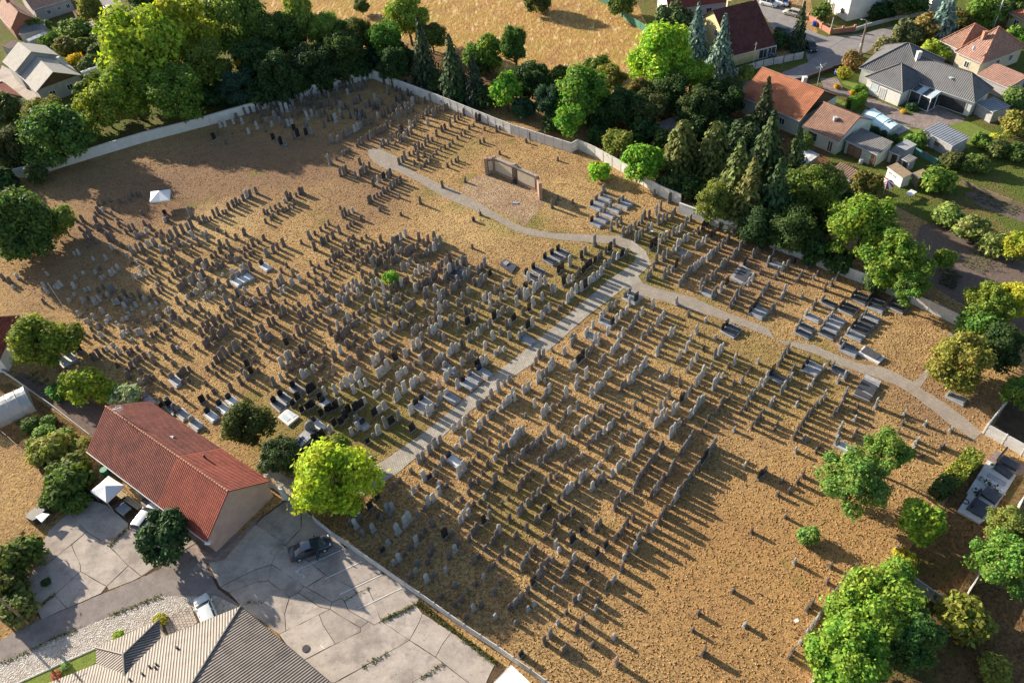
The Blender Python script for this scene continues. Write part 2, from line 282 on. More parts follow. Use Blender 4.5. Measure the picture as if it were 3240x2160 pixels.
def wobble(pts, step, amp):
    out=[]; n=len(pts)
    for i in range(n):
        a,b=Vector(pts[i]),Vector(pts[(i+1)%n]); k=max(1,int((b-a).length/step)); nn=Vector((-(b-a).y,(b-a).x)).normalized()
        for j in range(k):
            p=a.lerp(b,j/k); 
            if j: p=p+nn*rnd.uniform(-amp,amp)
            out.append((p.x,p.y))
    return out

# ------------------------------------------------------------------ setting
g = sheet('ground', [(-900,-300),(900,-300),(900,1400),(-900,1400)], M_GROUND, 0.0)
sheet('field', [(-59.33,231.47),(36.79,205.14),(38.37,168.42),(36.29,158.09),(18.55,144.57),(12.20,151.51),(-10.48,173.18),(-26.15,186.26),(-51.14,192.28)], M_FIELD, 0.012)
sheet('garden_ground', [(80.95,193.04),(135.75,178.02),(96.95,110.33),(71.00,115.79),(61.23,122.17),(56.80,134.39),(58.62,147.06),(71.93,158.23)], M_ROUGHGREEN, 0.005)
sheet('garden_ground', [(38.93,204.55),(74.02,194.93),(63.34,166.95),(60.45,148.59),(48.81,139.04),(37.52,164.18)], M_ROUGHGREEN, 0.004)
sheet('yard_edge', [(-44.09,50.11),(-42.52,52.10),(-33.94,50.36),(-31.56,45.91),(-31.08,40.69),(-34.80,41.59),(-42.67,44.50)], M_ASPH, 0.006)
# walkways
sheet('walkway', wobble([(-21.49,56.75),(-19.87,57.60),(-17.49,58.70),(-13.80,61.45),(-11.02,63.73),(-7.25,67.27),(3.35,76.70),(9.26,82.06),(14.91,87.58),(17.55,89.57),(19.89,91.41),(20.48,92.77),(19.75,95.34),(20.55,96.87),(22.21,93.84),(22.42,90.61),(19.95,88.17),(20.31,86.61),(17.58,85.93),(11.31,80.83),(6.52,76.24),(2.34,72.43),(-0.50,70.41),(-4.68,66.83),(-8.35,63.37),(-10.20,61.33),(-13.21,58.82),(-15.59,56.66),(-18.18,54.91),(-20.32,53.32),(-22.11,54.46)],1.2,0.05), M_PAVE, 0.03)
sheet('path', wobble([(19.05,98.25),(13.97,99.45),(8.82,100.69),(4.22,102.84),(2.04,104.95),(-2.29,110.03),(-6.83,115.39),(-10.85,119.18),(-15.03,123.48),(-18.22,129.18),(-21.44,132.10),(-23.36,132.86),(-23.44,130.55),(-22.25,127.69),(-19.68,124.63),(-17.85,124.00),(-13.59,119.34),(-9.15,113.82),(-4.18,109.41),(-0.66,106.02),(1.89,102.89),(4.24,101.03),(8.65,99.14),(13.68,97.45),(17.54,96.53),(19.49,94.83),(21.09,95.11),(20.55,96.87)],1.0,0.08), M_PAVE2, 0.026)
sheet('path', wobble([(19.65,87.46),(20.31,86.61),(22.13,85.09),(24.58,83.74),(27.35,81.88),(29.24,79.96),(32.39,77.21),(35.52,74.76),(35.70,72.42),(40.48,70.68),(42.44,68.76),(44.62,66.85),(47.65,65.45),(49.20,64.07),(50.39,62.59),(50.84,61.41),(52.50,59.01),(53.95,56.37),(54.83,53.73),(53.42,52.85),(51.56,55.84),(50.69,58.02),(49.23,60.90),(47.86,62.56),(46.31,63.91),(44.05,65.37),(42.29,66.79),(40.29,68.87),(36.73,71.43),(35.02,73.11),(33.19,74.67),(30.67,76.57),(26.75,79.41),(22.63,82.13),(19.77,83.76),(17.38,85.71)],1.0,0.08), M_PAVE2, 0.022)
sheet('path', [(50.28,62.51),(51.49,63.19),(55.58,66.88),(58.62,70.28),(60.03,69.24),(57.17,67.05),(52.92,63.55),(50.78,61.42)], M_PAVE2, 0.018)
sheet('memorial_square', wobble([(-4.11,119.36),(-1.41,120.05),(7.24,112.68),(8.00,109.40),(4.06,103.51),(1.16,107.25),(-4.04,111.37),(-6.09,116.38)],1.0,0.1), M_PLAZA, 0.016)
# street and drives, upper right
sheet('street', [(68.10,185.33),(70.52,174.77),(71.03,164.08),(71.72,162.01),(73.82,158.85),(80.56,158.56),(89.22,160.48),(103.71,164.09),(101.83,160.11),(90.79,155.85),(82.71,152.64),(77.65,149.36),(71.97,145.87),(61.35,141.81),(58.04,140.75),(44.86,137.93),(43.91,141.59),(59.18,145.00),(66.41,148.54),(67.76,155.11),(64.13,158.53),(64.46,169.30),(64.28,177.56),(64.32,186.32)], M_STREET, 0.02)
sheet('driveway', [(66.31,141.65),(69.59,140.93),(69.17,136.35),(72.32,132.78),(75.76,127.72),(76.77,124.82),(83.19,126.79),(85.76,121.82),(84.60,120.34),(77.25,119.55),(74.87,121.44),(71.90,126.41),(69.69,132.39),(65.58,136.46)], M_COBBLE, 0.02)
sheet('lawn', [(69.64,138.89),(72.18,141.39),(74.76,142.20),(72.34,137.64),(72.51,135.63),(70.35,137.41)], M_LAWN, 0.03)
sheet('lawn', [(65.08,135.92),(67.82,131.53),(72.67,133.66),(68.15,128.39),(66.32,128.76),(64.57,131.90)], M_LAWN, 0.034)
sheet('lawn', [(81.96,120.30),(85.64,120.98),(88.21,116.00),(86.32,113.67),(81.15,112.31),(80.92,114.46),(83.57,115.69)], M_LAWN, 0.03)
sheet('lawn', [(72.12,118.08),(75.23,120.24),(76.98,119.61),(76.27,116.72),(73.55,115.09)], M_LAWN, 0.03)
sheet('lawn', [(78.84,104.08),(82.53,106.00),(90.64,105.80),(86.55,95.30),(83.53,97.62)], M_ROUGHGREEN, 0.03)
sheet('garden_bed', [(65.01,93.30),(67.77,93.39),(70.35,88.56),(74.78,82.91),(77.04,78.40),(68.61,68.61),(66.58,73.17),(62.58,75.79),(60.58,79.80),(60.16,86.05)], M_SOIL, 0.014)
sheet('garden_bed', [(75.22,100.33),(78.75,100.31),(82.22,95.19),(81.83,89.87),(79.59,91.92),(75.87,96.30)], M_SOIL, 0.016)
sheet('garden_ground', [(49.15,120.33),(60.96,122.53),(70.97,116.09),(91.89,112.02),(77.33,80.48),(67.14,92.60),(63.08,99.09),(52.75,99.70),(44.11,106.17)], M_ROUGHGREEN, 0.008)
sheet('garden_ground', [(37.94,140.46),(50.34,141.40),(59.45,118.33),(48.24,87.16),(38.03,97.56),(31.61,105.88),(27.07,120.18),(17.63,137.74),(-1.33,154.45),(-20.22,166.71),(-24.37,171.95),(-10.49,170.96),(12.01,149.65),(23.97,139.87)], M_SHADETINT, 0.010)
sheet('garden_ground', [(-150.68,256.51),(-82.86,237.92),(-53.77,195.45),(-30.59,175.59),(-25.62,167.92),(-44.37,158.86),(-80.80,143.13),(-101.28,137.52)], M_ROUGHGREEN, 0.010)
sheet('street', [(-106.41,229.39),(-99.83,227.67),(-91.01,213.43),(-88.45,205.36),(-91.39,207.29),(-101.06,219.86)], M_STREET, 0.02)
sheet('yard', [(-113.44,177.90),(-115.39,187.98),(-110.17,182.98),(-100.98,170.68),(-96.92,165.24),(-98.99,164.49),(-105.15,171.57),(-111.18,178.44)], M_CONC, 0.02)
sheet('garden_bed', [(-71.71,80.31),(-70.97,81.27),(-65.25,77.54),(-55.67,72.26),(-56.59,67.51),(-63.63,73.71)], M_SOIL, 0.014)
sheet('garden_bed', [(-73.26,79.06),(-71.78,79.27),(-63.35,72.90),(-56.59,67.51),(-56.50,65.35),(-54.52,61.67),(-58.70,58.11),(-62.86,64.42),(-67.71,68.58),(-69.77,70.14)], M_SHADETINT, 0.016)
sheet('shade_tinted_ground', [(56.89,54.80),(63.58,61.13),(62.58,55.06),(58.59,51.30)], M_DARKSOIL, 0.014)  # dark earth sheet paints the shade beyond the boundary wall
sheet('shade_tinted_ground', [(38.03,38.30),(43.71,42.66),(52.10,49.92),(56.34,47.11),(52.78,43.92),(42.73,34.58),(41.14,34.04)], M_SHADETINT, 0.014)  # shade around the family plot is put into this sheet's colour
sheet('shade_tinted_ground', [(26.31,28.38),(30.67,30.61),(38.19,36.79),(40.41,32.95),(42.73,34.58),(50.69,36.62),(45.29,21.99),(24.08,24.07)], M_SHADETINT, 0.012)  # darker ground tone stands for the shade of the boundary trees
# yard by the red-roofed house and the parking area: separate cast slabs with open joints
def slabs(parent, polys, z, name='slab', gap=0.03):
    for p in polys:
        q = shrink(wobble(ccw(p), 0.9, 0.045), gap); h = z + rnd.uniform(-0.012,0.012)
        mb = MB(); n=len(q)
        o = sheet(name, q, M_CONC, 0.0, parent); o.location.z = h
base = sheet('yard', [(-57.60,46.15),(-57.39,48.83),(-57.39,53.54),(-55.68,55.91),(-54.74,57.98),(-50.67,57.93),(-44.60,55.78),(-39.03,49.67),(-42.29,46.92),(-54.27,42.14),(-55.66,43.35)], M_DARKSOIL, 0.012)
slabs(base, [[(-57.60,46.15),(-57.39,48.83),(-56.05,48.95),(-54.58,50.61),(-53.89,51.24),(-51.94,48.35),(-51.69,47.57),(-53.10,45.78),(-53.79,44.94),(-54.85,43.77),(-55.66,43.35),(-57.01,45.04)],
 [(-57.62,51.24),(-57.39,53.54),(-55.68,55.91),(-52.59,52.83),(-54.11,51.12),(-54.58,50.61),(-56.05,48.95),(-57.39,48.83)],
 [(-55.68,55.91),(-54.74,57.98),(-50.99,56.27),(-47.82,53.46),(-47.60,52.69),(-49.32,50.57),(-52.59,52.83)],
 [(-52.59,52.83),(-49.32,50.57),(-46.23,47.70),(-48.04,45.36),(-51.69,47.57),(-51.94,48.35),(-53.89,51.24)],
 [(-49.32,50.57),(-47.60,52.69),(-46.90,53.95),(-47.11,56.74),(-44.51,57.06),(-43.07,54.40),(-40.66,51.88),(-39.03,49.67),(-42.44,47.55),(-44.32,46.14),(-46.23,47.70)],
 [(-51.69,47.57),(-48.04,45.36),(-48.41,44.55),(-51.74,43.18),(-53.79,44.94),(-53.10,45.78)],
 [(-53.79,44.94),(-51.74,43.18),(-54.27,42.14),(-55.21,43.43),(-54.85,43.77)],
 [(-48.04,45.36),(-46.23,47.70),(-44.32,46.14),(-45.19,45.70),(-47.65,44.85)]], 0.04)
park = sheet('parking_area', [(-37.17,46.81),(-35.97,47.77),(-31.55,52.43),(-28.39,55.10),(-26.90,53.68),(-24.91,50.90),(-20.64,46.85),(-12.74,40.00),(-8.17,35.49),(-3.90,31.80),(-6.27,28.05),(-23.24,28.71),(-27.56,37.66),(-32.25,41.32),(-35.20,43.67)], M_DARKSOIL, 0.012)
NP = [[(-440,470),(-350,400),(0,110),(150,215),(270,305),(220,290),(145,480),(0,525),(-200,620),(-330,690)]]
PARK = [[(-36.92,46.92),(-35.97,47.77),(-32.18,51.47),(-29.99,49.69),(-28.30,48.29),(-28.93,48.47),(-29.51,45.95),(-31.23,45.54),(-33.51,44.53),(-34.95,43.78)],
 [(-32.18,51.47),(-31.53,52.28),(-28.35,54.78),(-26.99,53.39),(-26.69,50.24),(-28.27,48.21),(-29.99,49.69)],
 [(-26.99,53.39),(-24.91,50.90),(-22.38,48.30),(-21.28,47.20),(-23.44,46.34),(-25.37,45.88),(-28.27,48.21),(-26.69,50.24)],
 [(-28.94,48.50),(-28.27,48.21),(-25.37,45.88),(-23.21,43.91),(-25.20,42.70),(-25.52,42.86),(-29.51,45.95)],
 [(-29.51,45.95),(-25.52,42.86),(-26.09,42.16),(-26.94,41.74),(-29.59,43.96)],
 [(-34.95,43.78),(-33.51,44.53),(-31.23,45.54),(-29.51,45.95),(-29.59,43.96),(-30.99,43.99),(-33.84,43.01)],
 [(-33.84,43.01),(-30.99,43.99),(-29.59,43.96),(-26.94,41.74),(-27.23,39.91),(-26.85,37.94),(-27.56,37.66),(-32.25,41.32)],
 [(-21.28,47.20),(-20.64,46.92),(-19.07,45.57),(-17.34,44.24),(-16.88,43.46),(-20.17,42.14),(-22.83,43.73),(-23.21,43.91),(-25.37,45.88),(-23.44,46.34)],
 [(-23.21,43.91),(-22.83,43.73),(-20.17,42.14),(-19.52,41.37),(-20.83,40.63),(-21.21,40.99),(-22.19,40.66),(-25.20,42.70)],
 [(-26.94,41.74),(-26.09,42.16),(-23.51,40.24),(-22.36,39.87),(-23.48,39.38),(-26.85,37.94),(-27.23,39.91)],
 [(-25.52,42.86),(-25.20,42.70),(-22.19,40.66),(-22.36,39.87),(-23.51,40.24),(-26.09,42.16)],
 [(-22.19,40.66),(-21.21,40.99),(-20.83,40.63),(-20.34,39.53),(-19.48,38.95),(-18.09,38.02),(-18.92,37.45),(-22.36,39.87)],
 [(-20.83,40.63),(-19.52,41.37),(-18.36,41.75),(-17.75,40.49),(-16.75,37.93),(-17.43,37.59),(-18.09,38.02),(-19.48,38.95),(-20.34,39.53)],
 [(-20.17,42.14),(-16.88,43.46),(-15.77,42.81),(-14.18,41.48),(-12.74,40.06),(-13.08,39.36),(-15.38,38.39),(-16.75,37.93),(-17.75,40.49),(-18.36,41.75),(-19.52,41.37)],
 [(-26.85,37.94),(-23.48,39.38),(-22.89,38.11),(-21.43,35.96),(-24.99,34.41),(-27.56,37.66)],
 [(-23.48,39.38),(-22.36,39.87),(-18.92,37.45),(-18.88,36.97),(-21.43,35.96),(-22.89,38.11)],
 [(-18.92,37.45),(-18.09,38.02),(-17.43,37.59),(-16.75,37.93),(-13.71,35.56),(-15.93,34.48),(-18.53,33.19),(-21.19,31.96),(-22.52,32.10),(-24.99,34.41),(-21.43,35.96),(-18.88,36.97)],
 [(-16.75,37.93),(-15.38,38.39),(-13.08,39.36),(-12.37,38.30),(-12.71,37.38),(-13.71,35.56)],
 [(-12.37,38.30),(-9.29,35.96),(-10.21,34.90),(-11.00,33.52),(-13.71,35.56),(-12.71,37.38)],
 [(-9.29,35.96),(-6.55,33.84),(-4.97,32.23),(-6.75,29.12),(-7.66,30.59),(-10.23,32.83),(-11.00,33.52),(-10.21,34.90)],
 [(-13.71,35.56),(-11.00,33.52),(-10.23,32.83),(-13.30,31.25),(-13.36,28.75),(-21.19,29.53),(-21.19,31.96),(-18.53,33.19),(-15.93,34.48)],
 [(-10.23,32.83),(-7.66,30.59),(-6.75,29.12),(-8.38,28.26),(-13.36,28.75),(-13.30,31.25)],
 [(-24.99,34.41),(-22.52,32.10),(-21.19,31.96),(-21.19,29.53),(-22.71,29.68)]]
slabs(park, PARK, 0.045)
sheet('lane', wobble([(-59.99,39.18),(-58.04,40.16),(-55.10,41.79),(-42.26,46.78),(-42.19,47.52),(-39.85,48.22),(-37.17,46.81),(-36.16,44.83),(-35.20,43.67),(-35.51,42.81),(-41.44,43.46),(-43.41,42.66),(-46.71,41.64),(-49.92,40.51),(-52.74,39.49),(-57.03,37.60),(-58.95,36.66)],1.0,0.07), M_ASPH, 0.05)
sheet('gravel_strip', [(-59.00,36.77),(-57.08,37.72),(-52.79,39.61),(-49.96,40.63),(-46.75,41.76),(-43.44,42.79),(-41.47,43.59),(-35.41,42.93),(-32.35,41.20),(-36.35,39.91),(-38.41,36.70),(-47.07,38.13),(-54.45,35.33),(-57.86,34.01)], M_GRAVEL, 0.036)
sheet('lawn', [(-54.34,35.32),(-47.09,38.19),(-46.42,36.73),(-48.29,35.46),(-50.16,32.40),(-57.49,33.12)], M_LAWN, 0.044)
kerb = MB(); _a=Vector((*(-47.09,38.19),0)); _b=Vector((*(-54.71,35.11),0)); kerb.tube(_a+Vector((0,0,.06)),_b+Vector((0,0,.06)),0.1,0.1,4)
tag(kerb.build('kerb', M_PANEL), 'pale concrete kerb edging the grass strip by the gravel', 'kerb')
# painted bay lines, arrow stubs and the wheelchair sign on the parking slabs
marks = [((-21.51,46.95),(-26.02,45.08),.1),((-19.17,45.18),(-23.17,43.51),.1),((-16.82,43.32),(-21.43,41.45),.1),((-14.60,41.46),(-19.34,39.54),.1),((-23.02,36.02),(-22.50,35.56),.1),((-29.64,41.47),(-28.97,40.98),.16),((-30.93,42.50),(-30.56,42.08),.16)]
for a,b,w in marks:
    a,b=Vector(a),Vector(b); n=Vector((-(b-a).y,(b-a).x)).normalized()*w/2
    sheet('painted_line', [tuple(a+n),tuple(b+n),tuple(b-n),tuple(a-n)], M_PAINT, 0.068, park)
mb = MB(); o_=Vector((-26.03,44.68)); ex=(Vector((-23.17,43.51))-Vector((-19.17,45.18))).normalized(); ey=Vector((-ex.y,ex.x))
def wp(u,v): p=o_+ex*u+ey*v; return Vector((p.x,p.y,0.069))
def stroke(a,b,w=.07):
    d=(b-a).normalized(); n=Vector((-d.y,d.x,0))*w; mb.poly([a-n,b-n,b+n,a+n])
ring=[wp(.32*math.cos(t_)-.05,.32*math.sin(t_)-.12) for t_ in [math.pi*(-.75+i*.16) for i in range(9)]]
for i in range(8): stroke(ring[i],ring[i+1])
stroke(wp(-.1,.62),wp(-.05,.1)); stroke(wp(-.05,.1),wp(.35,.05)); stroke(wp(.35,.05),wp(.5,-.4)); stroke(wp(-.08,.35),wp(.3,.3))
mb.poly([wp(-.1+.11*math.cos(i),.8+.11*math.sin(i)) for i in [k*.785 for k in range(8)]])
o=mb.build('painted_wheelchair_sign', M_PAINT, park)
# flagstones behind the silver car
fs = sheet('paving', [(-40.64,40.68),(-37.71,41.85),(-36.23,39.90),(-38.32,38.80),(-39.82,38.24)], M_DARKSOIL, 0.05)
fa,fb,fc = Vector((-40.50,40.60)),Vector((-37.69,41.78)),Vector((-39.31,38.55))
for i in range(9):
    for j in range(7):
        u0,u1=i/9,(i+1)/9-.012; off=.5*(i%2)/7; v0,v1=j/7+off-.07,(j+1)/7-.02+off-.07
        P=[fa+(fb-fa)*u+(fc-fa)*v for u,v in ((u0,v0),(u1,v0+rnd.uniform(-.01,.01)),(u1,v1),(u0,v1))]
        o=sheet('flagstone',[tuple(p) for p in P], M_CONC, 0.062+rnd.uniform(0,.01), fs)
# tables and small plots
for i,(a,b,cx) in enumerate([((55.15,51.07),(53.43,49.76),(56.90,48.06))]):
    pass

# ------------------------------------------------------------------ walls
def panel_mesh(L, Hh, mat, ribs=4, th=0.07):
    mb=MB(); 
    for k in range(ribs):
        z0=Hh*k/ribs; z1=Hh*(k+1)/ribs-0.03 if k<ribs-1 else Hh
        mb.box(0,L,-th/2-(0.012 if k%2 else 0),th/2+(0.012 if k%2 else 0),z0,z1)
    return mesh('panel', mb.v, mb.f, mat)
def run_wall(name, label, pts, h, step, mat, post=None, cope=None, ribs=4, th=0.07, cat='wall', post_w=0.14, ph=0.08, group=None):
    root=bpy.data.objects.new(name,None); C.objects.link(root); tag(root,label,cat,group); root.location=(pts[0][0],pts[0][1],0); r0=Vector((pts[0][0],pts[0][1],0))
    cache={}
    pm=MB().box(-post_w/2,post_w/2,-post_w/2,post_w/2,0,h+ph); pme=mesh('post',pm.v,pm.f,post or mat)
    for i in range(len(pts)-1):
        a,b=Vector((*pts[i],0)),Vector((*pts[i+1],0)); L=(b-a).length; n=max(1,round(L/step)); ang=math.atan2((b-a).y,(b-a).x); l=L/n
        key=round(l,3)
        if key not in cache: cache[key]=panel_mesh(l-0.02,h,mat,ribs,th)
        for k in range(n):
            p=a.lerp(b,k/n)-r0; add('panel',cache[key],root,p+Vector((math.cos(ang),math.sin(ang),0))*0.01,ang)
            if post_w>0: add('post',pme,root,p,ang)
        if cope:
            cm=MB().box(0,L,-th/2-.05,th/2+.05,h,h+.06); add('coping',mesh('coping',cm.v,cm.f,cope),root,a-r0+Vector((0,0,.002*i)),ang)
    if post_w>0: add('post',pme,root,Vector((*pts[-1],0))-r0,ang)
    return root
run_wall('cemetery_wall','long white painted masonry wall under the big trees beside the bare lawn',[(-97.15,133.65),(-94.80,134.07),(-86.18,136.52),(-78.15,140.20),(-69.40,144.01),(-56.83,148.34),(-37.48,156.53),(-24.37,161.34)],2.0,4.6,M_WHITE,cope=M_PANEL,ribs=1,th=0.25,post_w=0.0)
run_wall('cemetery_wall','white concrete panel wall behind the crowded old headstones and memorial lawn',[(-24.25,161.32),(-10.31,147.47),(3.93,132.67),(14.41,123.88),(15.68,124.87),(18.35,121.84),(22.15,116.37),(27.20,108.01),(30.09,104.90)],2.0,2.1,M_WHITE,post=M_GREYPANEL,cope=M_PANEL)
run_wall('cemetery_wall','old white rendered wall below the dark conifers along the grave rows',[(29.34,102.80),(33.14,99.32),(35.12,97.48),(37.91,95.03),(40.82,92.07),(43.36,89.51)],1.9,4.0,M_WHITE,cope=M_PANEL,ribs=1,th=0.25,post_w=0.0)
run_wall('cemetery_wall','pale precast panel wall between the acacia tree and the slab graves',[(43.49,89.49),(47.43,85.31),(52.08,80.90),(56.35,76.40),(58.95,73.23),(60.31,71.51)],1.85,2.1,M_PANEL,post=M_WHITE)
run_wall('cemetery_wall','low white panel wall beside the parking bays',[(-25.09,50.85),(-22.38,48.30),(-20.64,46.89),(-15.77,42.77),(-12.56,40.08),(-7.87,36.06),(-4.67,33.51),(-1.56,30.89),(1.19,28.43)],1.35,2.1,M_PANEL,post=M_GREYPANEL,ribs=3)
run_wall('cemetery_wall','short white panel wall with square posts at the far path end',[(54.92,53.64),(58.92,48.45)],1.8,2.1,M_PANEL,post=M_WHITE)
run_wall('cemetery_wall','white boundary wall running from the path end under the trees',[(54.97,53.75),(62.69,59.97),(64.16,61.42)],1.7,2.1,M_PANEL,post=M_WHITE)
run_wall('cemetery_wall','grey panel wall closing the family plot below the round shrub',[(37.47,36.99),(40.80,32.85)],1.8,2.1,M_GREYPANEL,post=M_WHITE)
run_wall('cemetery_wall','white panel wall hidden behind the big leafy tree by the last headstones',[(24.88,26.97),(37.47,37.11)],1.7,2.1,M_PANEL,post=M_WHITE)
run_wall('cemetery_wall','white wall beside the big family graves under leafy trees',[(42.30,33.21),(45.67,36.20),(50.81,40.61),(53.91,43.78),(59.79,48.64)],1.7,2.1,M_PANEL,post=M_WHITE)
run_wall('garden_wall','grey panel wall with gravel strip along the side street',[(45.65,144.24),(57.05,148.65),(65.92,150.33)],1.5,2.2,M_GREYPANEL,post=M_DARKMETAL,ribs=1)
run_wall('mesh_fence','green mesh fence between the stubble field and the white house',[(29.22,189.62),(31.16,186.84),(34.04,176.45),(38.19,167.06)],1.7,2.4,plain('green_mesh',(0.10,0.26,0.18),(0.06,0.19,0.13),0.8),post=M_DARKMETAL,ribs=1,th=0.03,cat='fence',post_w=0.07)
run_wall('garden_wall','terracotta coloured front garden wall on the street corner',[(72.98,168.06),(73.89,165.59),(74.08,162.79),(75.00,159.89),(80.19,159.97)],1.1,2.5,plain('terracotta_plaster',(0.50,0.24,0.17),(0.38,0.17,0.12)),ribs=1,th=0.25,post_w=0.4,ph=0.4)
run_wall('garden_wall','dark low wall between the side street and the cobbled drive',[(58.24,140.70),(62.79,141.05),(71.65,145.01),(77.51,148.42)],0.8,3,M_DARKSOIL,ribs=1,th=0.2,post_w=0.0)
run_wall('garden_wall','pale low concrete wall along the street below the white house',[(80.19,159.97),(84.00,161.47),(90.47,163.46),(96.02,163.83),(101.02,165.22)],0.8,3,M_PANEL,ribs=1,th=0.2,post_w=0.0)
run_wall('board_fence','green corrugated board fence behind the little sheds',[(72.38,112.68),(74.42,108.49)],1.2,2.2,plain('green_board',(0.14,0.30,0.26),(0.09,0.22,0.19)),ribs=1,cat='fence',post_w=0.06)
run_wall('board_fence','long grey weathered fence between the allotments',[(75.76,102.57),(77.93,99.38),(81.79,94.39),(85.15,89.86)],0.9,2.4,M_WOOD,ribs=2,cat='fence',post_w=0.1)
run_wall('board_fence','pale concrete strip fence across the kitchen garden',[(-75.35,82.75),(-71.54,79.87),(-63.95,73.76),(-56.59,67.51)],0.7,2.4,M_PANEL,ribs=1,cat='fence',post_w=0.0)
run_wall('wire_fence','thin dark fence at the edge of the dry field',[(-70.24,70.57),(-67.86,68.60),(-63.37,64.66),(-60.05,62.03)],0.9,2.4,M_DARKMETAL,ribs=2,th=0.02,cat='fence',post_w=0.06)
run_wall('board_fence','dark board fence round the patio by the concrete yard',[(-59.29,56.34),(-54.48,58.88),(-49.92,55.31),(-48.68,56.59)],1.1,2.0,M_DARKMETAL,ribs=2,th=0.04,cat='fence',post_w=0.07)
run_wall('hedge_fence','grey wire fence beside the yellow garden bush and big ash',[(-95.25,193.16),(-88.89,183.21),(-85.83,177.50)],1.0,2.4,M_METAL,ribs=2,th=0.02,cat='fence',post_w=0.06)

# ------------------------------------------------------------------ buildings
def uvface(pts, du, dv, o):
    return [((p-o).dot(du),(p-o).dot(dv)) for p in pts]
class Roof:
    def __init__(s): s.v=[]; s.f=[]; s.uv=[]; s.m=[]
    def face(s, pts, eave_dir, th=0.12, m=0):
        pts=[Vector(p) for p in pts]; nrm=Vector((0,0,0))
        for i in range(1,len(pts)-1): nrm+=(pts[i]-pts[0]).cross(pts[i+1]-pts[0])
        nrm.normalize()
        if nrm.z<0: pts=pts[::-1]; nrm=-nrm
        du=Vector(eave_dir).normalized(); dv=nrm.cross(du)
        n=len(s.v); k=len(pts); s.v+=pts+[p-Vector((0,0,th)) for p in pts]
        s.f.append(tuple(range(n,n+k))); s.uv+=uvface(pts,du,dv,Vector((0,0,0))); s.m.append(m)
        s.f.append(tuple(range(n+2*k-1,n+k-1,-1))); s.uv+=[(0,0)]*k; s.m.append(m)
        for i in range(k):
            j=(i+1)%k; s.f.append((n+i,n+k+i,n+k+j,n+j)); s.uv+=[(0,0)]*4; s.m.append(m)
    def build(s,name,mats,parent): 
        if not isinstance(mats,(list,tuple)): mats=[mats]
        return add(name, mesh(name,s.v,s.f,mats=mats,uvs=s.uv,midx=s.m), parent)
def rect3(A,B,Cc):
    A,B,Cc=Vector((*A,0)),Vector((*B,0)),Vector((*Cc,0)); u=(B-A).normalized(); v=Vector((-u.y,u.x,0)); w=(Cc-B).dot(v)
    if w<0: v=-v; w=-w
    return A,u,v,(B-A).length,w
def opening(root, P, u, nrm, w, z0, h, kind='window', fmat=None, pmat=None, bars=1):
    # P: wall point (centre, z=0), u: along wall, nrm: outward
    Mx=Matrix((( u.x,nrm.x,0,P.x),(u.y,nrm.y,0,P.y),(0,0,1,0),(0,0,0,1)))
    mb=MB(); t=.09
    mb.box(-w/2,-w/2+t,0,.06,z0,z0+h,0,Mx); mb.box(w/2-t,w/2,0,.06,z0,z0+h,0,Mx); mb.box(-w/2+t,w/2-t,0,.06,z0+h-t,z0+h,0,Mx); mb.box(-w/2+t,w/2-t,0,.07,z0,z0+t,0,Mx)
    for k in range(bars): x=-w/2+w*(k+1)/(bars+1); mb.box(x-.04,x+.04,0,.05,z0+t,z0+h-t,0,Mx)
    f=mb.build(kind, fmat or M_FRAME, root)
    pb=MB().box(-w/2+t,w/2-t,0.0,.03,z0+t,z0+h-t,0,Mx); pb.build('pane' if kind=='window' else 'leaf', pmat or (M_GLASS if kind=='window' else M_DARKWOOD), f)
    return f
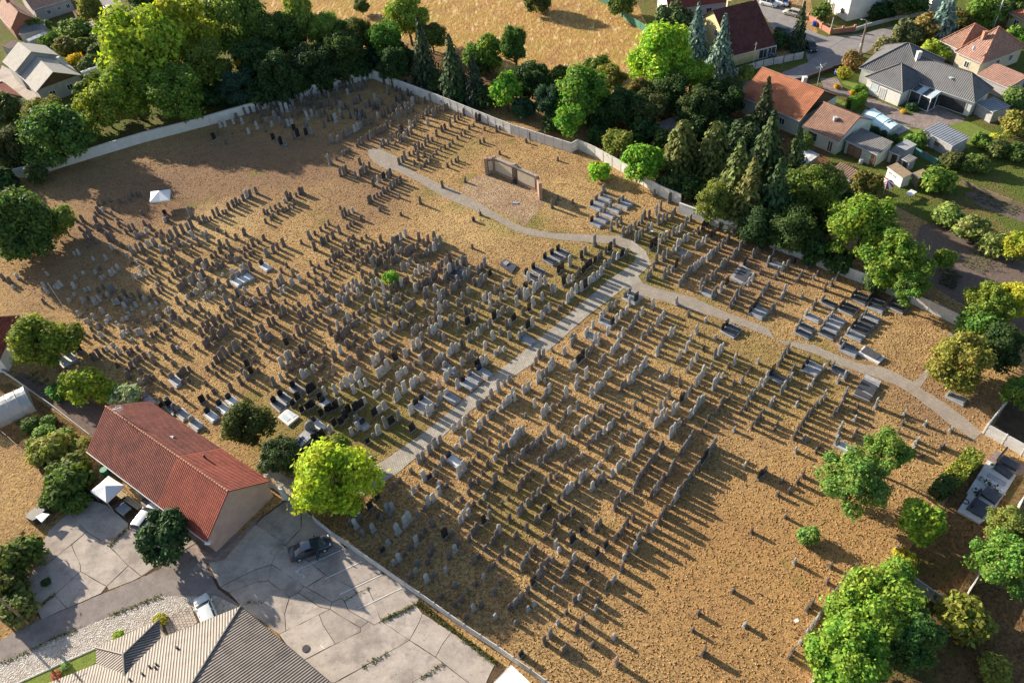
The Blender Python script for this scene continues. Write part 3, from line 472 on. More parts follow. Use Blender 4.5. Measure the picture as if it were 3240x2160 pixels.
def house(name,label,A,B,Cc,eave,ridge,roofm,wallm,oh=0.35,hip=(0,0),mono=False,ridgepoint=False,cat='house',gablem=None,wins=(),chim=(),cap=M_RIDGE,split=None,th=0.14):
    A,u,v,L,W=rect3(A,B,Cc)
    if ridgepoint: W*=2
    root=bpy.data.objects.new(name,None); C.objects.link(root); tag(root,label,cat)
    def P(a,b,z): q=A+u*a+v*b; return Vector((q.x,q.y,z))
    slope=(ridge-eave)/(W if mono else W/2)
    hw=eave+slope*oh*0 - .1
    x0,x1,y0,y1=oh,L-oh,oh,W-oh
    wz=eave+slope*oh-.1
    mb=MB(); mb2=MB()
    if mono:
        zb=ridge-slope*oh-.1
        mb.poly([P(x0,y0,0),P(x1,y0,0),P(x1,y0,wz),P(x0,y0,wz)]); mb.poly([P(x1,y1,0),P(x0,y1,0),P(x0,y1,zb),P(x1,y1,zb)])
        mb.poly([P(x1,y0,0),P(x1,y1,0),P(x1,y1,zb),P(x1,y0,wz)]); mb.poly([P(x0,y1,0),P(x0,y0,0),P(x0,y0,wz),P(x0,y1,zb)])
    else:
        mb.poly([P(x0,y0,0),P(x1,y0,0),P(x1,y0,wz),P(x0,y0,wz)]); mb.poly([P(x1,y1,0),P(x0,y1,0),P(x0,y1,wz),P(x1,y1,wz)])
        for x,hh in ((x0,hip[0]),(x1,hip[1])):
            mb.poly([P(x,y0,0),P(x,y1,0),P(x,y1,wz),P(x,y0,wz)])
            if not hh:
                if gablem: MB().poly([P(x,y0,wz),P(x,y1,wz),P(x,W/2,ridge-.12)]).build('gable',gablem,root)
                else: mb.poly([P(x,y0,wz),P(x,y1,wz),P(x,W/2,ridge-.12)])
    mb.build('wall',wallm,root)
    def roofpart(a0,a1,h0,h1,mat,dz=0,nm='roof'):
        r=Roof(); ra=a0+(W/2 if h0 else 0); rb=a1-(W/2 if h1 else 0)
        if rb<ra: ra=rb=(a0+a1)/2
        e=eave+dz; rg=ridge+dz
        if mono: r.face([P(a0,0,e),P(a1,0,e),P(a1,W,rg),P(a0,W,rg)],u)
        else:
            r.face([P(a0,0,e),P(a1,0,e),P(rb,W/2,rg),P(ra,W/2,rg)],u); r.face([P(a1,W,e),P(a0,W,e),P(ra,W/2,rg),P(rb,W/2,rg)],u)
            if h0: r.face([P(a0,W,e),P(a0,0,e),P(ra,W/2,rg)],v)
            if h1: r.face([P(a1,0,e),P(a1,W,e),P(rb,W/2,rg)],v)
        ro=r.build(nm,mat,root)
        if cap and not mono:
            cm=MB(); segs=[(P(ra,W/2,rg),P(rb,W/2,rg))]
            if h0: segs+=[(P(a0,0,e),P(ra,W/2,rg)),(P(a0,W,e),P(ra,W/2,rg))]
            if h1: segs+=[(P(a1,0,e),P(rb,W/2,rg)),(P(a1,W,e),P(rb,W/2,rg))]
            for s_,e_ in segs:
                n=max(1,int((e_-s_).length/0.42))
                for k in range(n): cm.tube(s_.lerp(e_,k/n)+Vector((0,0,.02)),s_.lerp(e_,(k+.93)/n)+Vector((0,0,.04)),0.10,0.13,6)
            co=cm.build('ridge_cap',cap,ro); co['kind']='stuff'
        return ro
    if split:
        roofpart(0,split[0]*L,hip[0],0,roofm); roofpart(split[0]*L+.003,L,0,hip[1],split[1],0.06)
    else: roofpart(0,L,hip[0],hip[1],roofm)
    # gutter along the front eave
    gb=MB().tube(P(0,-.06,eave-.08),P(L,-.06,eave-.08),.07,.07,6); gb.build('gutter',M_METAL,root)
    dirs={'f':(u,-v,lambda a:P(a,y0,0)),'b':(u,v,lambda a:P(a,y1,0)),'l':(v,-u,lambda a:P(x0,a,0)),'r':(v,u,lambda a:P(x1,a,0))}
    for wdw in wins:
        side,a,w,z0,h=wdw[:5]; kind=wdw[5] if len(wdw)>5 else 'window'; dd,nn,fn=dirs[side]; ext=L if side in 'fb' else W
        opening(root,fn(a*ext),dd,nn,w,z0,h,kind,*(wdw[6:]))
    for (a,b,h,w,cm_) in chim:
        zr=eave+slope*(b*W if mono else min(b,1-b)*W); q=P(a*L,b*W,0); c_=MB().box(q.x-w/2,q.x+w/2,q.y-w/2,q.y+w/2,zr-.4,zr+h).box(q.x-w/2-.06,q.x+w/2+.06,q.y-w/2-.06,q.y+w/2+.06,zr+h,zr+h+.1); c_.build('chimney',cm_,root)
    return root,P,L,W
DOOR='door'
# long red-tiled building at the cemetery gate
rb,P1,L1,W1=house('ceremony_hall','long red tiled building with pink gable wall beside the parking area',(-54.38,62.72),(-36.20,47.82),(-30.17,55.27),3.0,6.9,R_REDOLD,W_PINK,0.35,split=(0.62,R_RED),
  wins=[('f',.2,1.1,1,1.3),('f',.4,1.1,1,1.3),('f',.75,1.1,1,1.3),('b',.3,1.1,1,1.3),('b',.7,1.1,1,1.3)],chim=())
q=P1(L1*.42,W1*.68,5.35); MB().box(q.x-.35,q.x+.35,q.y-.25,q.y+.25,5.25,5.42).build('skylight',M_PALEGLASS,rb)
q=P1(L1*.68,W1*.72,5.0); MB().tube(q,q+Vector((0,0,.9)),.12,.12,8).build('vent_pipe',M_DARKMETAL,rb)
ant=MB(); q=P1(L1*.12,W1*.53,6.7); ant.tube(q,q+Vector((0,0,1.6)),.05,.04); 
for k in range(4): ant.tube(q+Vector((-.5,-.3,1.5-.25*k)),q+Vector((.5,.3,1.5-.25*k)),.025)
ant.tube(q+Vector((-.6,0,1.1)),q+Vector((.6,0,1.35)),.04); ant.build('antenna',M_WHITE,rb)
MB().box(-.3,.3,-.2,.2,2.75,3.0,0,Matrix.Translation(P1(L1+.05,.05,0))).build('gutter_box',M_FRAME,rb)
# stepped apron along the pink gable
ap=sheet('pavement',[(-39.55,49.16),(-39.00,49.52),(-36.07,47.51),(-32.30,52.22),(-31.73,52.75),(-32.18,51.47),(-35.12,47.13),(-37.20,46.95)], paving('apron_blocks',0.2,(0.40,0.30,0.26),(0.32,0.23,0.20),0.6,0.6), 0.075)
# dark sheet-metal roof in the lower left corner
def dark_house():
    root=bpy.data.objects.new('house',None); C.objects.link(root); tag(root,'house with dark ribbed metal hip roof beside the gravel strip and parked silver car','house')
    z=3.2; Mc=Vector((*(-30.92,39.60),z)); Pc=Vector((*(-38.32,36.80),z)); Pd=Vector((*(-44.60,35.32),z)); Pa=Vector((*(-45.19,36.73),z)); Pb=Vector((*(-39.32,39.02),z)); E2=Vector((*(-20.64,30.68),z)); E1=Vector((*(-48.97,33.55),z))
    u1=(E1-Mc).normalized(); u2=(E2-Mc).normalized(); pitch=math.tan(math.radians(24))
    n1=Vector((-u1.y,u1.x,0)); n1=n1 if n1.dot(u2)>0 else -n1; n2=Vector((-u2.y,u2.x,0)); n2=n2 if n2.dot(u1)>0 else -n2
    bis=(u1+u2).normalized(); k=bis.dot(n1); D=17.0; top=Mc+bis*D+Vector((0,0,D*k*pitch))
    F1=Mc+u1*26; F2=Mc+u2*24
    r=Roof(); 
    r.face([Mc,F1,F1+n1*(D*k)+Vector((0,0,D*k*pitch)),top],u1,.15)
    r.face([Mc,F2,F2+n2*(D*k)+Vector((0,0,D*k*pitch)),top],u2,.15)
    ro=r.build('roof',R_DARK,root)
    Fm=(Pa+Pb)/2; dep=(Pc-Pb); wid=(Pb-Pa).length
    nf=-n1
    half=wid/2; R1=Fm-nf*half*0.95+Vector((0,0,half*pitch)); # ridge end of the porch hip
    Vv=Fm-nf*((Pc-Pb).dot(-nf)+half)+Vector((0,0,half*pitch))
    r=Roof(); r.face([Pa,Pb,R1],(Pb-Pa),.12); Pc2=Pb-nf*(Pc-Pb).dot(-nf); Pd2=Pa-nf*(Pc-Pb).dot(-nf)
    r.face([Pb,Pc2,Vv,R1],(Pc-Pb),.12); r.face([Pa,Pd2,Vv,R1],(Pc-Pb),.12); pr=r.build('porch_roof',R_DARK,root)
    cm=MB()
    for a,b in ((Mc,top),(Pa,R1),(Pb,R1),(R1,Vv)): cm.tube(a+Vector((0,0,.03)),b+Vector((0,0,.03)),.1,.1,6)
    cm.build('ridge_cap',plain('dark_ridge',(0.24,0.21,0.19),(0.15,0.13,0.12),0.6),root)
    w=MB(); ins=.6; a=Mc+(u1+u2).normalized()*ins*1.2
    w.poly([a,a+u1*25,(a+u1*25)+Vector((0,0,-z+.0)),a+Vector((0,0,-z))]); w.poly([a,a+u2*23,a+u2*23+Vector((0,0,-z)),a+Vector((0,0,-z))]); w.build('wall',W_WHITE,root)
    po=MB()
    for p in (Pa,Pb): q=p-nf*.5-(p-Fm).normalized()*.5; po.box(q.x-.15,q.x+.15,q.y-.15,q.y+.15,0,z)
    po.build('porch_post',W_WHITE,root)
    for k in range(11):
        s=rnd.uniform(6,17); e=rnd.uniform(2.0,min(6,s*.5)); q=Mc+u1*s+n1*e+Vector((0,0,e*pitch)); MB().tube(q-Vector((0,0,.1)),q+Vector((0,0,.35)),.09,.11,7).build('roof_vent',M_DARKMETAL,ro)
    g_=MB().tube(Mc-Vector((0,0,.1)),Mc+u1*8-Vector((0,0,.1)),.08).tube(Mc-Vector((0,0,.1)),F2-Vector((0,0,.1)),.08); g_.build('gutter',M_DARKMETAL,root)
dark_house()
# left-hand houses
house('house','grey two-level house with dark boarded gable next to the greenhouse, front part',(-105.79,175.98),(-97.04,164.39),(-89.23,170.63),3.3,6.0,R_ETERNIT,W_GREY,0.4,gablem=M_DARKWOOD,cap=None,wins=[('r',.3,1.3,1.0,1.3,'window',None,None,1),('r',.68,1.3,1.0,1.3,'window',None,None,1),('f',.5,1.0,1.0,1.2)],chim=[(.45,.85,1.4,.55,M_PANEL)])
house('house','upper rear part of the grey house with fibre cement roof',(-109.36,179.18),(-104.08,172.94),(-96.52,179.37),4.6,7.3,R_ETERNIT,W_GREY,0.4,cap=None)
house('house','low house with red hip roof beside the concrete yard of the grey house',(-107.40,157.18),(-100.03,163.72),(-107.43,172.72),2.8,5.2,R_RED,W_WHITE,0.4,hip=(1,1),wins=[('f',.75,1.6,.9,1.3),('f',.4,1.4,.9,1.3)])
house('house','old house with red brick gable and faded tiled roof',(-125.56,214.14),(-117.11,202.24),(-111.44,205.89),3.0,6.2,R_PINK,W_BRICK,0.3,gablem=W_BRICK,chim=[(.35,.5,1.0,.6,W_BRICK)])
house('long_house','long lilac plastered house with mossy faded roof',(-115.30,212.65),(-107.06,218.29),(-124.41,224.46),3.2,5.6,R_PINK,W_LILAC,0.3,wins=[('f',.35,1.0,1,1.1),('f',.62,.8,1.2,.9),('f',.85,1.0,1,1.1)])
house('lean_to','corrugated grey lean-to below the red brick gable',(-114.76,200.15),(-108.82,201.62),(-111.48,206.08),2.2,2.8,R_ETERNIT2,W_GREY,0.1,mono=True,cat='shed',cap=None)
house('lean_to','narrow pale sheet roof lean-to behind the grey house',(-110.46,195.18),(-107.12,198.90),(-107.95,199.56),2.2,2.45,R_WHITE,W_GREY,0.05,mono=True,cat='shed',cap=None)
house('lean_to','small brown corrugated shelter behind the grey house',(-114.08,191.91),(-112.24,195.04),(-114.22,196.51),2.2,2.6,R_RUST,W_GREY,0.1,mono=True,cat='shed',cap=None)
house('shed','little open shed with terracotta lid roof in the garden',(-103.58,209.83),(-102.33,210.76),(-103.35,213.05),2.0,2.3,R_ORANGE,M_WOOD,0.05,mono=True,cat='shed',cap=None)
house('shed','white sheet roofed shelter among dark bushes',(-97.23,200.15),(-95.50,200.61),(-96.86,203.72),2.0,2.3,R_WHITE,M_DARKWOOD,0.05,mono=True,cat='shed',cap=None)
house('shed','dark brown flat shed next to the white sheet shelter',(-95.14,200.23),(-93.21,202.11),(-94.79,205.62),2.0,2.3,R_RUST,M_DARKWOOD,0.05,mono=True,cat='shed',cap=None)
house('house','low house with worn red roof beside the yellow-green tree',(-72.65,81.36),(-73.09,90.56),(-77.87,94.70),2.8,5.0,R_RED,W_WHITE,0.3,hip=(0,1))
# upper right houses
house('house','white two-storey house with red tiled roof beyond the green fence',(41.26,167.50),(54.43,168.31),(38.67,177.25),5.6,9.0,R_RED,W_WHITE,0.3,wins=[('l',.3,1.4,3.4,1.5),('l',.62,.7,3.6,.9),('l',.3,1.4,.7,1.5),('f',.3,1.2,3.4,1.4),('f',.7,1.2,3.4,1.4)])
house('house','yellow house with steep dark red tiled roof behind the blue spruces',(50.71,149.48),(60.64,152.31),(49.36,158.62),2.6,8.6,R_DARKRED,W_YELLOW,0.5,ridgepoint=True,cap=None,gablem=W_YELLOW,wins=[('l',.42,1.3,3.6,1.4,'window',None,None,2),('f',.75,2.2,.1,2.0,DOOR,None,M_DARKMETAL),('f',.93,2.2,.1,2.0,DOOR,None,M_DARKMETAL)],chim=[(.38,.52,1.2,.7,W_YELLOW)])
house('house','pale green house with orange tiled roof behind the tall thuja',(47.12,132.20),(54.94,121.32),(59.46,125.32),3.3,6.7,R_ORANGE,W_GREEN,0.35,ridgepoint=True,gablem=M_DARKWOOD,wins=[('f',.3,1.2,1,1.3),('f',.72,1.2,1,1.3)],chim=[(.66,.54,1.1,.7,M_PANEL)])
house('house','pale green extension with brown tiled roof and a roof hatch',(55.16,120.46),(59.40,114.30),(63.53,117.29),2.7,5.4,R_BROWN,W_GREEN,0.2,ridgepoint=True,gablem=W_WHITE,wins=[('f',.3,1.7,.9,1.4,'window',M_DARKWOOD),('f',.8,1.0,.1,2.1,DOOR)],chim=[(.55,.3,.5,.5,M_METAL)])
house('garage','pale garage with grey corrugated roof and double wooden doors',(60.92,115.05),(64.32,109.67),(67.98,111.28),2.5,3.3,R_ETERNIT2,W_GREEN,0.15,mono=True,cat='garage',cap=None,wins=[('f',.32,2.6,.05,2.0,DOOR,M_DARKWOOD,plain('door_brown',(0.34,0.20,0.13),(0.26,0.15,0.1))),('f',.66,.5,1.2,.5),('f',.9,.9,.05,2.0,DOOR,M_DARKWOOD,plain('door_brown',(0.34,0.20,0.13)))])
house('house_wing','tall left block of the white L-shaped house with grey pyramid roof',(72.20,138.40),(80.64,129.91),(80.76,137.98),3.1,7.2,R_GREY,W_WHITE,0.4,hip=(1,1),ridgepoint=True,cap=M_SLABK,wins=[('f',.25,1.2,1,1.3)],chim=[(.75,.3,1.6,.7,M_WHITE)])
MAIN=house('house','white L-shaped house with dark grey hip roof and wide garage door',(78.60,132.52),(86.50,121.83),(92.11,125.58),3.1,6.3,R_GREY,W_WHITE,0.4,hip=(0,1),cap=M_SLABK,wins=[('f',.72,4.9,.05,2.4,DOOR,M_FRAME,M_DARKMETAL,0)])
MB().box(-.35,.35,-.3,.3,5.0,5.1,0,Matrix.Translation(MAIN[1](MAIN[2]*.55,MAIN[3]*.28,0))).build('skylight',M_PALEGLASS,MAIN[0])
WING=house('house_wing','front wing of the white L-shaped house with grey hip roof',(71.91,134.70),(76.07,127.69),(82.99,131.79),3.1,5.9,R_GREY,W_WHITE,0.4,hip=(1,1),cap=M_SLABK,wins=[('f',.27,1.6,1.0,1.5,'window',M_FRAME,M_PALEGLASS,0),('f',.5,1.4,.1,2.2,DOOR,M_FRAME,M_METAL,2)])
house('house','old hip roofed house with faded terracotta tiles and satellite dish',(91.83,140.76),(94.29,135.00),(105.04,140.61),3.2,7.6,R_PINK,plain('ochre_plaster',(0.60,0.54,0.42),(0.46,0.41,0.31)),0.4,hip=(1,1),wins=[('r',.45,1.1,1,1.3),('r',.75,1.1,1,1.3),('f',.5,1.1,1,1.3)],chim=[(.4,.3,1.2,.7,M_RIDGE)])
house('house_wing','brown tiled rear wing of the old hip roofed house',(91.32,145.76),(93.02,141.22),(101.97,146.98),3.2,6.2,R_BROWN,W_GREY,0.3,hip=(1,1))
house('annex','low annex with patched terracotta tiles beside the dark garage roof',(92.52,132.58),(95.34,126.52),(99.02,129.92),2.4,3.3,R_PINK,W_GREY,0.2,mono=True,cat='house',cap=None)
house('house','cream house with bright orange roof at the plot corner',(110.10,155.11),(111.94,149.74),(118.53,155.00),3.0,5.5,R_ORANGE,W_YELLOW,0.3,hip=(1,0),wins=[('f',.4,1.2,.9,1.3),('l',.5,1.2,.9,1.3)])
house('house','white rendered house with rusty porch roof above the terracotta wall',(78.69,172.41),(80.51,165.08),(92.11,168.15),5.4,8.2,R_RUST,W_WHITE,0.0,wins=[('f',.3,1.0,.1,2.1,DOOR,None,M_DARKWOOD),('f',.75,1.2,1,1.3),('r',.55,.5,2.6,.7)])
house('house','white far house half hidden behind spruce trees',(99.37,168.87),(98.31,164.31),(103.68,166.69),4.5,7.0,R_GREY,W_WHITE,0.0,wins=[('f',.5,1.2,1,1.3)])
house('garden_shed','white garden shed with blue-grey ribbed metal roof on the lawn',(74.82,115.75),(77.29,110.13),(80.80,111.66),2.4,2.75,R_SHED,W_GREY,0.15,mono=True,cat='shed',cap=None,wins=[('f',.5,1.0,.9,.6,'window',M_DARKWOOD,W_BRICK),('f',.36,.9,.05,1.9,DOOR,M_FRAME,M_FRAME)])
house('wooden_shed','wooden shed with grey tiled roof under the trees',(31.31,122.83),(37.05,125.58),(36.57,128.82),2.1,3.1,roof_tile('grey_tiles',(0.24,0.20,0.18),(0.16,0.135,0.125),(0.06,0.05,0.05),.4,.4),M_DARKWOOD,0.15,mono=True,cat='shed',cap=None)
house('carport','pale ribbed carport roof among conifers',(48.61,111.54),(50.75,108.38),(55.03,111.49),2.2,2.6,R_WHITE,M_WOOD,0.2,mono=True,cat='shed',cap=None)
house('lean_to','brown corrugated roof below the garage yard',(55.53,107.27),(57.58,104.12),(59.88,105.36),2.0,2.5,R_RUST,M_WOOD,0.1,mono=True,cat='shed',cap=None)
house('glass_lean_to','glazed lean-to with pale frame under the brown corrugated roof',(54.51,101.11),(57.69,104.17),(55.29,105.81),1.9,2.2,R_WHITE,M_PALEGLASS,0.05,mono=True,cat='greenhouse',cap=None)
house('shed','tiny shed with smooth pale grey lid beside the pool garden',(68.52,112.24),(69.43,110.36),(71.65,111.65),2.3,2.5,M_SLABG,W_GREY,0.1,mono=True,cat='shed',cap=None)
house('shed','dark open brick shed below the pale grey lid',(66.94,111.08),(68.16,109.37),(69.76,110.21),2.1,2.3,R_ETERNIT2,W_GREY,0.1,mono=True,cat='shed',cap=None,wins=[('f',.55,.9,.05,1.7,DOOR,M_DARKMETAL,M_DARKMETAL)])
house('shed','dark sooty shed with black doorway next to the green fence',(68.17,108.73),(68.93,107.36),(70.26,108.64),1.9,2.1,R_ETERNIT2,W_GREY,0.1,mono=True,cat='shed',cap=None,wins=[('f',.5,.8,.05,1.6,DOOR,M_DARKMETAL,M_DARKMETAL)])
house('hut','small white hut with two windows and weathered board roof',(64.90,106.74),(65.98,103.16),(67.55,104.13),2.0,2.3,M_WOOD,W_WHITE,0.1,mono=True,cat='shed',cap=None,wins=[('f',.22,.6,1.0,.5),('f',.5,.6,1.0,.5)])
house('shed','leaning little shed with split board roof',(68.22,104.47),(68.50,102.85),(69.95,104.08),1.9,2.3,M_WOOD,M_WOOD,0.05,mono=True,cat='shed',cap=None)
house('shed','blue and white slatted lean-to roof under the acacia',(51.57,95.68),(53.11,96.55),(54.97,98.32),1.6,1.9,roof_rib('slatted_roof',(0.72,0.74,0.76),(0.16,0.22,0.28),.7,.5),M_WOOD,0.05,mono=True,cat='shed',cap=None)
house('shed','pale ribbed roof edge beside the end of the parking wall',(-5.02,29.33),(-3.22,30.84),(-1.08,28.69),2.6,3.0,R_WHITE,W_WHITE,0.05,mono=True,cat='shed',cap=None)
house('car_shelter','flat grey roof with blue sheets beside the garage wing',(87.81,123.09),(88.97,119.36),(92.12,121.96),2.2,2.4,R_SHED,W_GREY,0.1,mono=True,cat='shed',cap=None)
# sun room of the white house
A_=Vector((*(78.42,129.15),0)); B_=Vector((*(80.40,125.26),0)); C_=Vector((*(83.72,127.28),0)); D_=C_+(A_-B_)
sr=bpy.data.objects.new('sun_room',None); C.objects.link(sr); tag(sr,'white framed glass sun room in the corner of the L-shaped house','sun room')
zt=2.6; fr=MB()
for p in (A_,B_,C_,A_.lerp(B_,.5),B_.lerp(C_,.5)): fr.box(p.x-.06,p.x+.06,p.y-.06,p.y+.06,0,zt)
up_=Vector((0,0,1))
for a,b in ((A_,B_),(B_,C_)): fr.tube(a+up_*zt,b+up_*zt,.08,.08,4); fr.tube(a+up_*.1,b+up_*.1,.06,.06,4)
for k in range(5): fr.tube(A_.lerp(B_,k/4)+up_*zt,D_.lerp(C_,k/4)+up_*(zt+.55),.05,.05,4)
fr.tube(D_+up_*(zt+.55),C_+up_*(zt+.55),.08,.08,4); fr.build('frame',M_FRAME,sr)
for k in range(4):
    a,b=A_.lerp(B_,(k+.05)/4),A_.lerp(B_,(k+.95)/4); c,d=D_.lerp(C_,(k+.95)/4),D_.lerp(C_,(k+.05)/4); MB().poly([a+up_*(zt+.02),b+up_*(zt+.02),c+up_*(zt+.57),d+up_*(zt+.57)]).build('roof_pane',M_PALEGLASS if k%2 else M_GLASS,sr)
for a,b in ((A_.lerp(B_,.03),A_.lerp(B_,.47)),(A_.lerp(B_,.53),A_.lerp(B_,.97)),(B_.lerp(C_,.05),B_.lerp(C_,.45)),(B_.lerp(C_,.55),B_.lerp(C_,.97))): MB().poly([a+up_*.15,b+up_*.15,b+up_*(zt-.1),a+up_*(zt-.1)]).build('pane',M_GLASS,sr)
# pool with arched cover
pa=Vector((*(68.48,125.34),0)); pb=Vector((*(70.57,119.21),0)); pc=Vector((*(73.77,121.09),0)); ax=(pb-pa); L=ax.length; ax.normalize(); wv=(pc-pb); W=wv.length; wv.normalize()
pr=bpy.data.objects.new('pool_cover',None); C.objects.link(pr); tag(pr,'arched clear pool cover with white ribs over a blue pool','pool')
mb=MB(); n=8
arch=[(W/2-W/2*math.cos(math.pi*i/n),1.1*math.sin(math.pi*i/n)) for i in range(n+1)]
for i in range(n):
    (a,z0),(b,z1)=arch[i],arch[i+1]; mb.poly([pa+wv*a+up_*z0,pa+ax*L+wv*a+up_*z0,pa+ax*L+wv*b+up_*z1,pa+wv*b+up_*z1])
m_,t_,b_=ntree('pool_glazing',0.08,0.5); b_.inputs['Base Color'].default_value=(0.55,0.80,0.88,1)
mb.build('glazing',m_,pr)
for k in range(4):
    rb_=MB()
    for i in range(n):
        (a,z0),(b,z1)=arch[i],arch[i+1]; o_=pa+ax*(L*k/3); rb_.tube(o_+wv*a+up_*(z0+.02),o_+wv*b+up_*(z1+.02),.07,.07,4)
    rb_.build('rib',M_FRAME,pr)
mb=MB(); 
for s in (0,L): mb.poly([pa+ax*s+wv*a+up_*z for a,z in arch])
mb.build('end_pane',M_PALEGLASS,pr); MB().tube(pa+ax*(L*.75)+wv*(W*.35)+up_*1.12,pa+ax*(L*.78)+wv*(W*.7)+up_*1.1,.08).build('handle',M_DARKMETAL,pr)
sheet('pool_deck',[(68.63,126.49),(70.34,128.54),(75.28,120.37),(71.46,118.21),(70.33,118.98)],M_SLABG,0.03)
# polytunnels and greenhouse
def tunnel(name,label,a,b,w,h,mat,ribs=4):
    a,b=Vector((*a,0)),Vector((*b,0)); ax=(b-a); L=ax.length; ax.normalize(); wv=Vector((-ax.y,ax.x,0)); root=bpy.data.objects.new(name,None); C.objects.link(root); tag(root,label,'greenhouse')
    n=10; arch=[(-w/2*math.cos(math.pi*i/n),h*math.sin(math.pi*i/n)**.8) for i in range(n+1)]
    mb=MB(); S_=10
    for s in range(S_):
        for i in range(n):
            P=[]
            for s_,i_ in ((s,i),(s+1,i),(s+1,i+1),(s,i+1)):
                q,z=arch[i_]; sag=.06*math.sin(s_*2.1+i_); P.append(a+ax*(L*s_/S_)+wv*(q*(1+sag*.3))+up_*max(0,z+sag*.6*(z>0.05)))
            mb.poly(P)
    mb.build('cover',mat,root)
    for k in range(ribs+1):
        r_=MB(); o_=a+ax*(L*k/ribs)
        for i in range(n): r_.tube(o_+wv*arch[i][0]*1.02+up_*arch[i][1]*1.03,o_+wv*arch[i+1][0]*1.02+up_*arch[i+1][1]*1.03,.035,.035,4)
        r_.build('hoop',M_METAL,root)
    e=MB(); 
    for s in (0.0,L): e.poly([a+ax*s+wv*q+up_*z for q,z in arch])
    e.build('end_sheet',mat,root)
def film(name,col,al):
    m,t,b=ntree(name,0.35,0.4); b.inputs['Base Color'].default_value=(*col,1); tr=N(t,'ShaderNodeBsdfTransparent'); tr.inputs[0].default_value=(.9,.93,.95,1); ms=N(t,'ShaderNodeMixShader'); ms.inputs[0].default_value=al
    t.links.new(tr.outputs[0],ms.inputs[1]); t.links.new(b.outputs[0],ms.inputs[2]); t.links.new(ms.outputs[0],t.nodes['Material Output'].inputs[0]); return m
FILM=film('plastic_film',(0.70,0.73,0.73),.55)
tunnel('polytunnel','cloudy plastic polytunnel in the kitchen garden beside the dry field',(-72.67,71.83),(-67.22,75.28),4.6,2.3,FILM,5)
tunnel('polytunnel','small plastic greenhouse with green roof flap beside the grey house',(-90.78,174.23),(-86.32,177.61),3.6,2.4,FILM,3)

# ------------------------------------------------------------------ tents
def tent(label,pts,ze,apex,za):
    root=bpy.data.objects.new('canopy_tent',None); C.objects.link(root); tag(root,label,'tent')
    P=[Vector((x,y,ze)) for x,y in pts]; ap=Vector((*apex,za)); mb=MB()
    for i in range(4):
        a,b=P[i],P[(i+1)%4]; m_=(a+b)/2-up_*.06; mb.poly([a,m_,ap]); mb.poly([m_,b,ap]); mb.poly([a,a-up_*.28,m_-up_*.24,m_]); mb.poly([m_,m_-up_*.24,b-up_*.28,b])
    mb.build('canopy',M_TENT,root)
    for p in P: q=p.lerp(ap,.04); MB().tube(Vector((q.x,q.y,0)),Vector((q.x,q.y,ze)),.035,.035,6).build('leg',M_METAL,root)
tent('white pop-up canopy standing alone on the bare cemetery lawn',[(-61.12,118.82),(-57.64,118.84),(-58.32,122.27),(-61.77,122.13)],2.1,(-59.61,120.81),2.9)
tent('white canopy tent on the patio of the red-roofed building',[(-52.51,57.12),(-50.04,55.24),(-48.52,57.44),(-50.89,59.15)],2.2,(-50.27,56.99),3.1)

